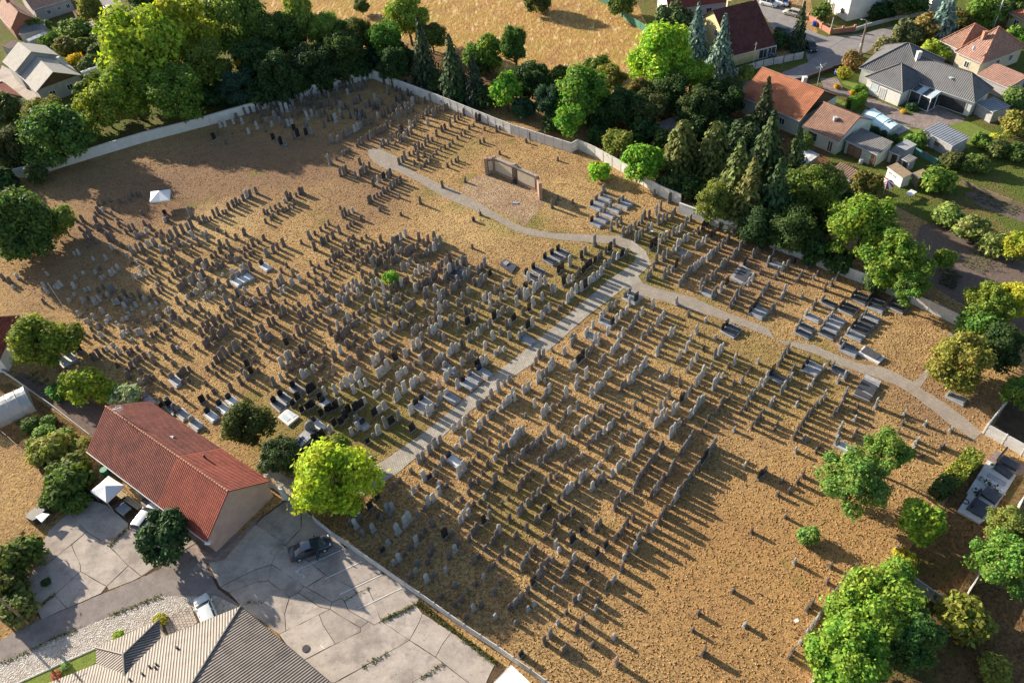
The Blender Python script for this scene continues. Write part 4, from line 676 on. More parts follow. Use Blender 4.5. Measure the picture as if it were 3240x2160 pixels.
# ------------------------------------------------------------------ cars
def loft(sections, mats_of=None):
    v=[];f=[];k=len(sections[0])
    for s in sections: v+=s
    for i in range(len(sections)-1):
        for j in range(k-1): f.append((i*k+j,i*k+j+1,(i+1)*k+j+1,(i+1)*k+j))
    return v,f
def car(name,label,rear,front,col,Lc=4.5,Wc=1.8,Hc=1.48,style='sedan',door=False,z0=0.06,roofcol=None,rough=0.25):
    a,b=Vector((*rear,0)),Vector((*front,0)); mid=(a+b)/2; ang=math.atan2((b-a).y,(b-a).x)
    root=bpy.data.objects.new(name,None); C.objects.link(root); tag(root,label,'car'); root.location=(mid.x,mid.y,z0); root.rotation_euler=(0,0,ang)
    body=plain('paint_'+name+'_'+str(len(MATS)),col,tuple(x*.92 for x in col),rough,1.0,0,.6); h=Lc/2; w=Wc/2
    hat=style!='sedan'
    # lower body stations: x, half width, bottom z, shoulder z, centre z
    st=[(-h,.80,.38,.72,.74),(-h+.12,.92,.26,.92,.95),(-h+.5,.98,.22,.97,1.0),(-h*.55,1.0,.2,.97,.99),(-.1,1.0,.2,.95,.97),(h*.35,1.0,.2,.93,.96),(h*.55,.99,.22,.88,.95),(h-.45,.95,.24,.78,.86),(h-.12,.86,.28,.66,.72),(h,.70,.36,.56,.60)]
    sec=[]
    for x,ww,zb,zs,zc in st:
        y=w*ww; sec.append([(x,-y*.92,zb),(x,-y,zb+.18),(x,-y,zs-.18),(x,-y*.93,zs),(x,-y*.5,zc),(x,0,zc+.015),(x,y*.5,zc),(x,y*.93,zs),(x,y,zs-.18),(x,y,zb+.18),(x,y*.92,zb)])
    v,f=loft(sec); k=len(sec[0]); f.append(tuple(range(k))); n0=(len(sec)-1)*k; f.append(tuple(n0+k-1-i for i in range(k)))
    bo=add('body',mesh('body',v,f,body,smooth=True),root)
    # glasshouse
    if hat: gs=[(-h+.10,.80,.98,.95,.02),(-h+.38,.80,.70,Hc-.04,0),(-h*.2,.82,.70,Hc,0),(h*.12,.80,.68,Hc-.03,0),(h*.46,.86,.86,.97,0)]
    else: gs=[(-h+.62,.80,.84,.98,0),(-h*.36,.82,.66,Hc-.05,0),(-.25,.82,.67,Hc,0),(h*.08,.80,.66,Hc-.05,0),(h*.46,.86,.86,.96,0)]
    g1=[]; 
    for x,wb,wt,zt,_ in gs: g1.append([(x,-w*wb*1.06,.93),(x,-w*(wb*.45+wt*.55),.93+(zt-.93)*.6),(x,-w*wt,zt-.02),(x,0,zt+.02*(zt>1.1)),(x,w*wt,zt-.02),(x,w*(wb*.45+wt*.55),.93+(zt-.93)*.6),(x,w*wb*1.06,.93)])
    v,f=loft(g1); add('windows',mesh('windows',v,f,M_GLASS,smooth=False),root)
    rs=[]
    for x,wb,wt,zt,_ in gs[1:4]: rs.append([(x,-w*wt*1.02,zt-.03),(x,-w*wt*.9,zt+.012),(x,0,zt+.04),(x,w*wt*.9,zt+.012),(x,w*wt*1.02,zt-.03)])
    v,f=loft(rs); add('roof',mesh('roof',v,f,plain('roofpaint_'+str(len(MATS)),roofcol,tuple(x*.93 for x in roofcol),.2,1,0,.6) if roofcol else body,smooth=True),root)
    pil=MB()
    for s in (-1,1):
        for i in (0,1,2,3):
            a_=Vector(g1[i][0 if s<0 else 6]); b_=Vector(g1[i+1][2 if s<0 else 4]) if i==0 else Vector(g1[i][2 if s<0 else 4])
            if i==3: a_=Vector(g1[4][0 if s<0 else 6])
            if i==1: continue
            pil.tube(a_+Vector((0,s*.01,0)),b_+Vector((0,s*.01,0)),.035,.035,4)
    pil.build('pillar',body,root)
    for x in (-h*.60,h*.62):
        for s in (-1,1):
            wb=MB().tube((x,s*(w-.20),.33),(x,s*(w+.015),.33),.33,.33,16); t_=wb.build('wheel',M_RUBBER,root); MB().tube((x,s*(w-.1),.33),(x,s*(w+.025),.33),.21,.19,10).build('rim',M_METAL,t_)
    for s in (-1,1):
        MB().box(h-.28,h-.06,s*w*.62-.16,s*w*.62+.16,.60,.72).build('headlight',M_LAMP,root); MB().box(-h-.015,-h+.2,s*w*.66-.17,s*w*.66+.17,.70,.86).build('tail_light',M_REDLAMP,root)
        MB().box(h*.30,h*.30+.14,s*(w+.09)-.09,s*(w+.09)+.09,.93,1.06).build('mirror',body,root)
    MB().box(-h-.03,-h+.02,-.26,.26,.48,.6).build('number_plate',M_FRAME,root)
    if door:
        Md=Matrix.Translation((h*.40,-w*.98,0))@Matrix.Rotation(math.radians(62),4,'Z')
        d=MB().box(-1.05,0,-.04,.04,.3,.92,0,Md); do=d.build('open_door',body,root); MB().box(-.98,-.15,-.02,.02,.94,1.34,0,Md).build('door_window',M_GLASS,do)
        MB().box(-.6,h*.38,-w*1.003,-w*.985,.3,1.30).build('doorway',M_DARKMETAL,root)
    return root
car('sedan','dark blue-grey saloon car with its driver door open by the panel wall',(-27.24,46.55),(-23.10,47.87),(0.045,0.055,0.075),4.75,1.84,1.46,'sedan',True,roofcol=(0.16,0.18,0.22))
car('hatchback','white hatchback parked under the dark tree beside the patio',(-46.02,52.21),(-44.73,55.12),(0.80,0.81,0.82),4.2,1.75,1.48,'hatch')
car('estate_car','silver white estate car beside the dark ribbed roof',(-34.89,39.43),(-36.35,41.98),(0.66,0.70,0.72),4.4,1.78,1.5,'hatch')
car('suv','black SUV with pale roof bars driving on the street junction',(68.72,156.62),(68.66,151.60),(0.035,0.038,0.045),4.5,1.85,1.65,'hatch',z0=.025)
car('hatchback','black car parked beside the dark conifer by the yellow house',(64.57,163.16),(66.64,160.25),(0.02,0.022,0.026),4.3,1.8,1.5,'hatch',z0=.025)
car('hatchback','beige car parked in front of the pergola on the street',(71.44,169.85),(69.27,172.14),(0.48,0.44,0.37),4.1,1.72,1.5,'hatch',z0=.025)
car('suv','white car on the street past the steep dark red roof',(66.02,178.35),(68.23,175.96),(0.78,0.79,0.8),4.4,1.8,1.6,'hatch',z0=.025)
car('van','white van with blue bonnet next to the bins on the street',(69.03,178.50),(70.78,175.92),(0.70,0.71,0.72),4.6,1.85,1.8,'hatch',z0=.025)
car('hatchback','blue car in the carport under the steep dark red roof',(57.57,153.66),(59.45,153.23),(0.10,0.16,0.30),4.1,1.75,1.5,'hatch',z0=.025)
car('sedan','white car parked on the lane behind the big ash tree',(-99.03,217.52),(-95.26,212.72),(0.75,0.76,0.77),4.4,1.76,1.45,'sedan',z0=.025)
car('pickup','dark car with silver roof parked behind the white car on the lane',(-94.86,211.36),(-91.42,207.40),(0.05,0.05,0.055),4.4,1.76,1.5,'hatch',z0=.025,roofcol=(0.5,0.5,0.52))

# ------------------------------------------------------------------ headstones
def arch_outline(w,h,kind):
    if kind=='arch':
        r=w/2; return [(-r,0),(r,0),(r,h-r)]+[(r*math.cos(a),h-r+r*math.sin(a)) for a in [math.pi*k/6 for k in range(1,6)]]+[(-r,h-r)]
    if kind=='low':
        r=w/2; return [(-r,0),(r,0),(r,h-.16)]+[(r*math.cos(a),h-.16+.16*math.sin(a)) for a in [math.pi*k/6 for k in range(1,6)]]+[(-r,h-.16)]
    if kind=='gothic': return [(-w/2,0),(w/2,0),(w/2,h*.78),(w*.3,h*.93),(0,h),(-w*.3,h*.93),(-w/2,h*.78)]
    if kind=='shoulder': return [(-w/2,0),(w/2,0),(w/2,h*.8),(w*.33,h*.82),(w*.3,h*.92),(w*.12,h),(-w*.12,h),(-w*.3,h*.92),(-w*.33,h*.82),(-w/2,h*.8)]
    if kind=='slant': return [(-w/2,0),(w/2,0),(w/2,h*.9),(-w/2,h)]
    return [(-w/2,0),(w/2,0),(w/2,h),(-w/2,h)]
def slab_mesh(name,w,h,th,kind,mat,z0=0.0,taper=.9):
    o=arch_outline(w,h-z0,kind); k=len(o); v=[]
    for y in (-1,1):
        for x,z in o: tp=1-(1-taper)*z/h; v.append((x*(.94+.06*tp),y*th/2*tp,z+z0))
    f=[tuple(range(k)),tuple(range(2*k-1,k-1,-1))]+[((i+1)%k,i,k+i,k+(i+1)%k) for i in range(k)]
    return mesh(name,v,f,mat)
KINDS=[('arch',.56,1.35,.15),('arch',.48,1.5,.14),('low',.58,1.3,.15),('gothic',.52,1.4,.15),('shoulder',.57,1.45,.16),('low',.52,1.2,.14),('square',.52,1.35,.16)]
KW={'arch':'round-topped','low':'low-arched','gothic':'pointed','shoulder':'shouldered','square':'square-topped','slant':'slant-topped'}
PROTO={}
for code in 'bgwrk':
    L_=[]
    ks=KINDS if code!='k' else [('low',.7,1.35,.17),('square',.75,1.3,.18),('slant',.7,1.4,.18)]
    for kd,w,h,th in ks:
        z0=.18 if code in 'gwkr' else .1
        tb=slab_mesh('tablet',w,h,th,kd,STONE[code],z0); pl=MB().box(-w/2-.1,w/2+.1,-th/2-.11,th/2+.11,-.05,z0+.02,0,None,.9)
        if code in 'gwr': pl.box(-w/2-.04,w/2+.04,-th/2-.05,th/2+.05,z0,z0+.14,0,None,.95)
        L_.append((tb,mesh('plinth',pl.v,pl.f,STONE['g' if code=='k' else code]),kd))
    PROTO[code]=L_
ob=MB().box(-.14,.14,-.14,.14,.6,2.0,0,None,.62).box(-.087,.087,-.087,.087,2.0,2.15,0,None,.1); obm=mesh('shaft',ob.v,ob.f,STONE['w'])
obb=MB().box(-.34,.34,-.34,.34,-.05,.3).box(-.23,.23,-.23,.23,.3,.62); obbm=mesh('pedestal',obb.v,obb.f,STONE['g'])
STONES=[
(-33.8,158.1,"b"),(-32.8,157.6,"b"),(-31.5,156.8,"g"),(-31.0,158.4,"b"),(-30.4,158.5,"b"),(-29.8,158.9,"b"),(-29.0,159.5,"b"),(-28.3,159.8,"b"),
(-27.7,160.2,"b"),(-27.1,160.3,"b"),(-26.2,160.6,"g+"),(-25.2,160.9,"g+"),(-35.0,155.0,"g"),(-35.6,153.7,"b"),(-36.7,155.3,"b"),(-38.4,156.1,"g"),
(-39.4,155.4,"b"),(-40.0,154.6,"b"),(-37.0,154.0,"b"),(-33.8,154.7,"b"),(-32.9,154.3,"g"),(-31.7,154.3,"b"),(-30.7,153.6,"b"),(-29.1,155.1,"w"),
(-28.4,155.9,"b"),(-27.8,156.3,"b"),(-27.1,156.4,"b"),(-26.5,156.5,"b"),(-25.9,157.1,"b"),(-25.5,157.7,"b"),(-38.4,152.4,"g+"),(-37.7,152.0,"b"),
(-40.1,151.4,"g+"),(-40.6,150.8,"g"),(-41.3,150.3,"w+"),(-42.3,150.0,"w+"),(-43.2,150.0,"g"),(-45.5,154.4,"g"),(-46.1,153.8,"b"),(-47.6,151.1,"b"),
(-46.9,151.6,"b"),(-36.9,151.7,"b"),(-36.0,151.0,"b"),(-35.0,150.3,"b"),(-34.3,150.7,"b"),(-33.4,150.7,"b"),(-32.6,151.2,"b"),(-32.0,149.7,"b"),
(-31.2,151.4,"b"),(-30.0,148.9,"g+"),(-29.1,149.1,"b"),(-28.5,148.5,"b"),(-27.5,150.6,"b"),(-26.9,150.9,"b"),(-26.2,151.7,"b"),(-47.9,154.9,"g"),
(-44.6,152.3,"b"),(-41.5,153.5,"b"),(-43.7,152.8,"b"),(-42.9,153.8,"b"),(-35.8,147.4,"w"),(-36.5,145.8,"w+"),(-37.2,148.1,"g"),(-34.6,146.2,"g"),
(-33.9,147.0,"b"),(-33.2,147.7,"b"),(-36.4,148.8,"b"),(-35.4,148.6,"b"),(-38.3,149.2,"b"),(-38.8,148.4,"b"),(-40.3,144.4,"w"),(-39.6,144.7,"w"),
(-41.0,144.1,"b"),(-42.0,145.6,"g"),(-43.4,147.6,"g+"),(-43.7,145.1,"w"),(-44.9,146.2,"g"),(-46.2,146.9,"b"),(-46.6,144.4,"w"),(-44.8,143.1,"b"),
(-44.9,149.7,"b"),(-38.9,142.4,"k"),(-36.7,143.7,"g"),(-35.1,140.0,"g"),(-46.4,149.5,"b"),(-39.9,147.8,"b"),(-41.7,147.7,"b"),(-42.9,148.8,"b"),
(-44.1,150.4,"b"),(-26.9,146.4,"b"),(-26.4,145.9,"b"),(-25.8,145.1,"b"),(-25.3,145.7,"b"),(-24.9,148.2,"g"),(-24.0,149.0,"b"),(-23.3,147.5,"b"),
(-22.9,147.8,"b"),(-22.3,147.7,"b"),(-21.5,149.3,"b"),(-23.1,151.1,"w"),(-20.5,154.3,"w"),(-20.3,153.3,"b"),(-19.6,156.5,"b"),(-18.6,154.3,"b"),
(-21.5,158.3,"b+"),(-20.1,157.5,"b+"),(-16.7,154.9,"k+"),(-15.0,152.6,"b+"),(-17.8,152.7,"b"),(-17.4,150.3,"b"),(-16.9,150.2,"b"),(-16.2,151.9,"b"),
(-15.5,151.3,"b"),(-18.6,150.1,"b"),(-18.0,149.5,"b"),(-20.1,145.5,"b+"),(-19.2,146.2,"b"),(-18.6,146.5,"b"),(-17.3,146.7,"b"),(-16.5,146.1,"g"),
(-15.9,146.4,"g"),(-15.2,147.6,"w+"),(-14.7,148.4,"b"),(-13.9,148.2,"b+"),(-13.1,151.7,"b+"),(-13.6,151.8,"b"),(-12.6,147.9,"b"),(-11.4,148.6,"g+"),
(-9.5,147.8,"k+"),(-7.4,145.1,"b+"),(-8.6,144.0,"b"),(-8.1,144.3,"b"),(-30.6,143.7,"w+"),(-29.9,146.6,"w"),(-31.5,144.8,"b"),(-32.2,144.5,"b"),
(-32.8,142.4,"b"),(-29.4,145.2,"b"),(-27.7,144.8,"b"),(-26.4,144.2,"g"),(-25.7,143.6,"g"),(-24.7,144.2,"b"),(-22.1,143.7,"w"),(-21.3,144.0,"b"),
(-20.7,143.9,"b"),(-19.5,141.5,"b"),(-18.9,142.2,"b"),(-18.0,142.9,"g+"),(-17.1,143.6,"g+"),(-16.3,144.3,"b"),(-15.8,144.6,"g"),(-15.0,144.9,"b"),
(-28.5,137.5,"b"),(-27.9,138.1,"g"),(-27.4,138.9,"g"),(-26.5,139.5,"w"),(-25.9,140.2,"w"),(-25.3,140.5,"g"),(-24.8,141.3,"b"),(-24.3,141.6,"b"),
(-23.6,141.9,"b"),(-23.0,142.2,"b"),(-25.3,134.4,"b"),(-24.7,134.7,"b"),(-23.7,135.7,"b"),(-23.1,136.4,"g"),(-22.3,137.5,"b"),(-21.7,137.7,"b"),
(-21.1,138.0,"b"),(-20.5,138.7,"b"),(-20.0,139.5,"b"),(-19.3,140.2,"b"),(-21.0,132.8,"g-"),(-20.5,133.5,"g"),(-19.7,133.7,"b-"),(-19.1,134.8,"g"),
(-18.0,135.8,"b"),(-17.5,134.5,"b"),(-18.3,132.7,"g-"),(-17.1,134.0,"b"),(-16.6,135.1,"w"),(-15.9,135.8,"b"),(-15.3,136.5,"g"),(-17.2,138.1,"k"),
(-17.6,137.3,"b"),(-15.5,139.0,"w"),(-14.7,139.2,"b"),(-14.3,140.8,"b"),(-12.1,139.1,"w"),(-13.0,141.9,"b"),(-12.3,143.0,"b"),(-11.7,143.7,"b"),
(-11.0,142.3,"g"),(-9.7,144.2,"b"),(-10.3,143.5,"b"),(-14.3,130.0,"b+"),(-13.7,130.6,"b"),(-13.1,130.9,"b-"),(-12.5,131.5,"b"),(-11.9,132.6,"b"),
(-11.2,132.9,"b-"),(-10.4,134.7,"b"),(-9.3,136.1,"b"),(-8.7,136.8,"b"),(-7.6,137.8,"b"),(-6.7,139.3,"b"),(-6.0,140.0,"b-"),(-5.6,140.8,"b-"),
(-4.9,141.5,"b"),(-4.5,141.8,"b"),(-16.3,127.5,"g+"),(-15.5,128.7,"b-"),(-14.7,128.9,"b-"),(-13.8,126.8,"b+"),(-12.7,127.7,"b"),(-11.6,126.4,"b-"),
(-11.0,127.1,"b-"),(-10.4,128.1,"b-"),(-9.6,129.0,"b-"),(-8.8,129.7,"b-"),(-7.9,130.3,"b-"),(-7.3,131.3,"b-"),(-6.4,132.7,"b-"),(-5.6,133.7,"b-"),
(-4.9,134.4,"b-"),(-4.0,135.9,"b-"),(-3.1,136.9,"b-"),(-17.3,126.0,"b"),(-16.7,126.6,"b"),(-14.5,125.5,"b-"),(-13.4,123.8,"g-"),(-12.6,124.4,"b-"),
(-12.2,125.1,"b-"),(-11.6,125.7,"b-"),(-8.4,123.3,"b-"),(-7.6,124.2,"b-"),(-6.9,124.8,"b-"),(-6.4,125.1,"b-"),(-2.1,130.3,"b-"),(-1.4,130.6,"b-"),
(-1.1,134.9,"b-"),(1.2,134.0,"b"),(1.9,134.7,"b-"),(1.3,125.8,"b-"),(-0.0,137.1,"b+"),(-1.8,138.3,"k+"),(-2.5,138.5,"b+"),(-30.3,128.5,"g+"),
(-29.4,129.8,"b-"),(-28.2,131.1,"g-"),(-27.7,131.7,"b-"),(-27.1,132.4,"b-"),(-30.8,136.3,"g+"),(-29.4,136.4,"g"),(-25.7,133.7,"b-"),(-24.7,127.4,"b"),
(-22.8,125.6,"b"),(-23.7,125.4,"g"),(-42.6,139.4,"k"),(-40.7,137.0,"k+"),(-40.0,136.9,"g"),(-37.7,139.3,"k+"),(-36.1,139.7,"k+"),(-35.4,140.0,"g"),
(-38.6,139.0,"b"),(-54.5,146.8,"w"),(-53.6,147.0,"w"),(-52.0,147.6,"w"),(-50.1,147.2,"w"),(-48.1,143.0,"w"),(-47.9,147.2,"b"),(-54.8,141.8,"k"),
(-52.1,140.0,"b-"),(-54.3,143.3,"b-"),(-51.7,149.7,"b"),(-50.0,150.7,"b"),(-49.0,151.4,"b"),(-53.3,150.9,"b"),(-54.5,150.3,"g"),(7.5,130.0,"k"),
(6.5,129.0,"b-"),(11.6,121.8,"b-"),(-28.1,124.1,"b"),(-27.5,124.4,"b"),(-27.1,125.0,"b"),(-25.2,123.0,"g"),(-24.4,123.6,"b"),(-23.9,124.0,"b"),
(-23.3,124.3,"b"),(-21.8,119.8,"b"),(-21.0,120.9,"w"),(-20.0,121.5,"k"),(-19.3,122.1,"g"),(-18.8,122.7,"b"),(-18.6,118.2,"b+"),(-18.1,118.9,"g"),
(-17.5,119.4,"b"),(-16.9,119.9,"b"),(-19.8,117.2,"b"),(-19.2,117.6,"b-"),(-22.3,114.5,"b"),(-22.0,115.1,"b"),(-21.4,115.7,"b-"),(-20.9,116.2,"b-"),
(-20.3,116.5,"b-"),(-20.3,111.9,"b-"),(-17.0,115.2,"g-"),(-13.3,112.8,"b"),(-16.6,110.0,"b-"),(-36.9,118.1,"b+"),(-36.4,118.3,"b"),(-37.5,117.5,"w-"),
(-35.8,116.6,"b-"),(-35.6,118.9,"b-"),(-35.0,119.6,"b"),(-34.5,119.7,"b"),(-38.9,115.8,"b-"),(-38.2,116.3,"b-"),(-37.4,114.6,"b-"),(-36.9,114.8,"b-"),
(-36.4,115.4,"b-"),(-35.7,115.6,"b-"),(-40.6,114.5,"b-"),(-40.1,114.6,"b-"),(-39.6,115.3,"g-"),(-39.2,112.6,"b-"),(-38.9,113.2,"b-"),(-40.0,111.8,"b-"),
(-38.2,114.1,"b-"),(-43.1,121.2,"b"),(-27.2,113.3,"b-"),(-26.8,113.5,"b-"),(-25.6,111.9,"g-"),(-25.0,112.4,"w-"),(-26.6,111.1,"b"),(-26.2,111.7,"b"),
(-25.6,107.8,"b-"),(-25.1,108.4,"b-"),(-24.6,108.9,"b-"),(-23.4,109.9,"b-"),(-30.1,108.0,"b-"),(-29.4,108.7,"b-"),(-28.9,109.5,"b-"),(-26.8,106.7,"b"),
(-24.3,104.8,"b-"),(-22.9,104.1,"b-"),(-22.2,104.7,"b-"),(-27.8,105.5,"b"),(-31.8,106.1,"g"),(-31.0,107.0,"b-"),(-28.6,104.9,"b"),(-29.5,104.0,"b"),
(-29.0,104.2,"b"),(-39.6,107.0,"b"),(-40.5,106.3,"b-"),(-36.0,104.8,"b"),(-36.8,104.1,"b"),(-37.4,103.3,"b"),(-38.4,102.5,"g+"),(-33.1,105.0,"b-"),
(-30.6,102.9,"b"),(-27.7,101.8,"b-"),(-26.9,100.5,"b-"),(-26.3,100.5,"b-"),(-25.9,100.8,"b-"),(-25.4,101.5,"b"),(-25.9,102.9,"b-"),(-25.1,104.2,"b-"),
(-24.5,102.4,"b"),(-24.0,102.9,"b-"),(-23.9,99.2,"b-"),(-24.6,98.9,"b-"),(-23.3,100.0,"b"),(-22.7,100.4,"b"),(-21.7,101.3,"b-"),(-21.0,101.6,"b"),
(-20.4,102.1,"b-"),(-19.7,103.2,"b"),(-19.3,100.9,"b-"),(-18.6,101.3,"b"),(-18.3,101.6,"g-"),(-17.6,102.2,"g"),(-17.3,102.5,"g"),(-16.9,102.8,"b"),
(-16.4,103.5,"w"),(-15.6,103.9,"w"),(-16.1,100.7,"g+"),(-16.1,99.3,"g"),(-15.3,98.7,"b"),(-15.0,99.1,"b"),(-14.6,99.6,"b"),(-14.2,100.0,"b"),
(-13.6,100.3,"b"),(-12.6,101.0,"b"),(-11.9,101.7,"b"),(-13.4,102.5,"b"),(-10.9,102.3,"b+"),(-10.4,99.9,"g+"),(-9.8,100.8,"g+"),(-10.9,99.4,"w"),
(-11.5,99.1,"g"),(-12.1,98.6,"g"),(-18.1,98.9,"b"),(-17.6,99.4,"b"),(-17.0,100.0,"w"),(-27.1,99.6,"b"),(-27.7,99.1,"b-"),(-28.3,98.8,"b-"),
(-29.4,98.0,"b-"),(-30.8,99.0,"b-"),(-30.0,97.0,"b-"),(-30.9,96.2,"b-"),(-29.1,97.7,"b-"),(-23.1,96.7,"b"),(-22.4,98.0,"b"),(-21.8,98.4,"b"),
(-21.2,99.0,"b"),(-20.5,96.5,"g+"),(-20.5,97.9,"g"),(-19.8,97.1,"b"),(-19.4,97.8,"b"),(-18.8,98.3,"b"),(-20.2,100.0,"b"),(-21.1,99.6,"b"),
(-18.6,96.1,"b"),(-17.5,97.0,"b"),(-17.0,97.4,"b"),(-16.6,97.7,"g-"),(-15.9,95.4,"g"),(-15.2,96.0,"w-"),(-14.7,96.6,"g"),(-13.9,97.1,"b"),
(-13.2,98.0,"b-"),(-12.5,98.1,"b-"),(-10.2,94.4,"b"),(-9.7,94.9,"b"),(-3.0,94.2,"g+"),(-4.8,99.0,"b-"),(-4.3,106.2,"k-"),(-9.4,117.0,"b"),
(-5.4,118.0,"b-"),(-3.1,107.7,"b-"),(-9.0,95.7,"g+"),(-8.5,93.2,"w+"),(-7.3,94.9,"g"),(-7.0,95.3,"b"),(-6.4,95.3,"g+"),(-5.9,95.2,"g"),
(-6.2,91.3,"g+"),(-5.7,91.7,"g+"),(-25.2,97.5,"b-"),(-25.9,97.2,"b-"),(-26.9,96.5,"b-"),(-27.3,95.8,"b-"),(-28.4,95.0,"b"),(-29.4,94.0,"b"),
(-27.4,92.9,"g"),(-27.8,92.1,"b"),(-30.5,93.3,"b-"),(-32.1,95.1,"w"),(-33.3,96.6,"b"),(-33.2,94.5,"w"),(-34.7,99.1,"b-"),(-35.4,97.9,"b-"),
(-34.9,95.3,"g+"),(-35.3,94.6,"b"),(-36.4,94.2,"b"),(-37.0,93.8,"w"),(-34.7,92.7,"w"),(-34.3,93.5,"w"),(-22.2,94.6,"b"),(-21.6,93.2,"b"),
(-20.8,93.9,"b"),(-20.0,94.6,"b"),(-20.4,91.8,"w"),(-19.7,92.6,"w"),(-22.3,92.7,"w-"),(-22.9,92.1,"g+"),(-23.5,91.7,"w"),(-24.2,91.2,"w"),
(-24.9,91.9,"b"),(-24.2,92.8,"b-"),(-23.6,93.5,"b-"),(-22.5,90.3,"w"),(-21.7,91.0,"b-"),(-21.3,91.4,"b-"),(-23.2,89.6,"b-"),(-23.9,89.0,"b"),
(-25.0,90.2,"g"),(-24.4,88.7,"g"),(-25.6,89.8,"w"),(-26.4,90.9,"b-"),(-27.0,90.0,"b-"),(-27.9,89.6,"g+"),(-28.5,90.7,"b"),(-29.1,91.8,"b-"),
(-29.7,90.6,"b-"),(-28.6,89.0,"b-"),(-29.1,88.5,"b"),(-29.8,87.8,"g"),(-30.4,87.0,"b+"),(-31.0,86.5,"b+"),(-32.3,88.7,"b-"),(-31.6,89.5,"b-"),
(-33.5,87.6,"b+"),(-33.0,88.1,"b-"),(-33.8,90.4,"b-"),(-34.2,87.2,"b-"),(-35.4,88.6,"b"),(-36.1,91.1,"b+"),(-37.0,90.4,"b+"),(-38.2,93.0,"b"),
(-35.0,89.5,"b-"),(-34.9,86.1,"b"),(-35.5,85.7,"b"),(-36.2,84.4,"b+"),(-36.9,84.1,"b"),(-36.0,82.6,"g"),(-35.2,82.7,"g"),(-34.9,82.9,"b"),
(-30.8,83.1,"b+"),(-30.1,83.3,"b"),(-29.6,83.7,"b-"),(-31.4,82.4,"b-"),(-32.1,82.3,"b-"),(-32.8,82.4,"b"),(-28.5,85.4,"b"),(-27.9,86.3,"b-"),
(-27.4,85.5,"b-"),(-29.1,85.0,"g-"),(-26.7,86.8,"w"),(-25.9,86.9,"b+"),(-25.5,87.6,"w"),(-24.2,84.2,"b"),(-23.6,84.9,"w"),(-22.9,85.5,"b"),
(-22.2,86.1,"b-"),(-21.7,86.7,"w-"),(-21.1,87.1,"b"),(-20.2,87.5,"g+"),(-19.9,88.2,"w+"),(-19.4,86.6,"g+"),(-18.2,86.8,"b+"),(-17.7,87.3,"w-"),
(-17.0,88.0,"w-"),(-18.4,89.3,"o+"),(-17.5,90.3,"b"),(-16.8,91.0,"b"),(-16.0,91.5,"w"),(-15.5,92.0,"b"),(-15.0,92.2,"b"),(-14.3,92.8,"w-"),
(-13.8,93.8,"w"),(-13.1,94.2,"w"),(-12.5,94.6,"w-"),(-11.8,95.1,"w-"),(-13.6,90.2,"g"),(-13.1,90.5,"b"),(-12.6,91.0,"b"),(-12.1,91.2,"b"),
(-11.6,91.4,"b"),(-11.1,92.1,"b+"),(-10.6,92.5,"b+"),(-13.8,89.9,"w"),(-10.1,91.1,"b"),(-9.3,91.5,"g"),(-8.9,92.0,"b"),(-8.3,88.8,"b+"),
(-7.8,89.3,"g"),(-7.3,89.7,"b"),(-6.8,89.9,"b"),(-16.4,88.1,"g"),(-15.8,88.5,"b"),(-15.1,89.4,"b-"),(-12.3,88.7,"g"),(-11.8,88.9,"g"),
(-11.3,89.3,"w"),(-10.8,89.7,"w"),(-12.4,88.0,"b"),(-15.5,85.3,"g"),(-14.9,85.9,"g"),(-14.4,86.4,"g"),(-13.9,86.8,"b"),(-12.3,85.3,"b"),
(-11.8,86.2,"g"),(-10.1,87.4,"w+"),(-9.6,88.1,"g"),(-9.1,88.5,"b"),(-10.8,86.3,"g"),(-10.0,84.7,"w+"),(-9.3,85.6,"g"),(-8.8,86.0,"g-"),
(-16.9,84.6,"b+"),(-16.0,85.4,"b-"),(-18.5,83.2,"b"),(-17.7,83.6,"b"),(-15.6,82.1,"g"),(-14.8,82.4,"b-"),(-14.3,83.1,"b"),(-13.7,84.1,"b-"),
(-11.4,82.6,"g"),(-10.8,83.2,"b"),(-10.3,83.4,"g"),(-11.0,82.1,"b"),(-8.6,82.4,"g"),(-7.9,82.8,"g"),(-7.4,86.0,"g"),(-6.7,86.9,"g"),
(-5.7,87.9,"g"),(-4.8,90.0,"b"),(-4.1,89.7,"g+"),(-3.6,90.4,"g+"),(-3.1,90.8,"g"),(-2.3,91.7,"k"),(-4.1,93.0,"g"),(-3.5,93.5,"b"),
(-2.6,86.2,"w"),(-3.5,86.1,"w"),(-3.1,86.8,"g"),(-4.2,85.0,"g-"),(-5.3,84.3,"g"),(-6.3,83.9,"b"),(-5.8,83.4,"b"),(-4.8,82.3,"g"),
(-2.7,84.3,"w"),(-1.7,84.9,"g"),(-1.0,86.0,"g"),(-0.2,86.1,"w"),(-1.7,87.8,"g"),(-0.9,88.2,"g"),(-0.2,88.8,"w"),(0.7,89.2,"g"),
(-2.2,81.9,"k+"),(-1.6,82.5,"w"),(-1.0,83.1,"g"),(-0.1,83.0,"g"),(-26.1,82.5,"b+"),(-25.1,83.6,"w"),(-23.8,81.9,"b"),(-23.4,82.3,"b"),
(-23.1,83.4,"b-"),(-22.8,83.6,"b-"),(-22.4,84.3,"g-"),(-21.6,84.4,"w-"),(-20.8,84.7,"b"),(-24.7,81.3,"b+"),(-24.1,81.1,"b"),(-25.2,81.0,"b"),
(-22.3,80.8,"b"),(-21.1,81.5,"b-"),(-19.7,82.0,"g"),(-19.3,80.1,"w"),(-18.8,80.1,"w+"),(-18.1,80.7,"w"),(-17.3,81.2,"g-"),(-16.7,82.0,"w"),
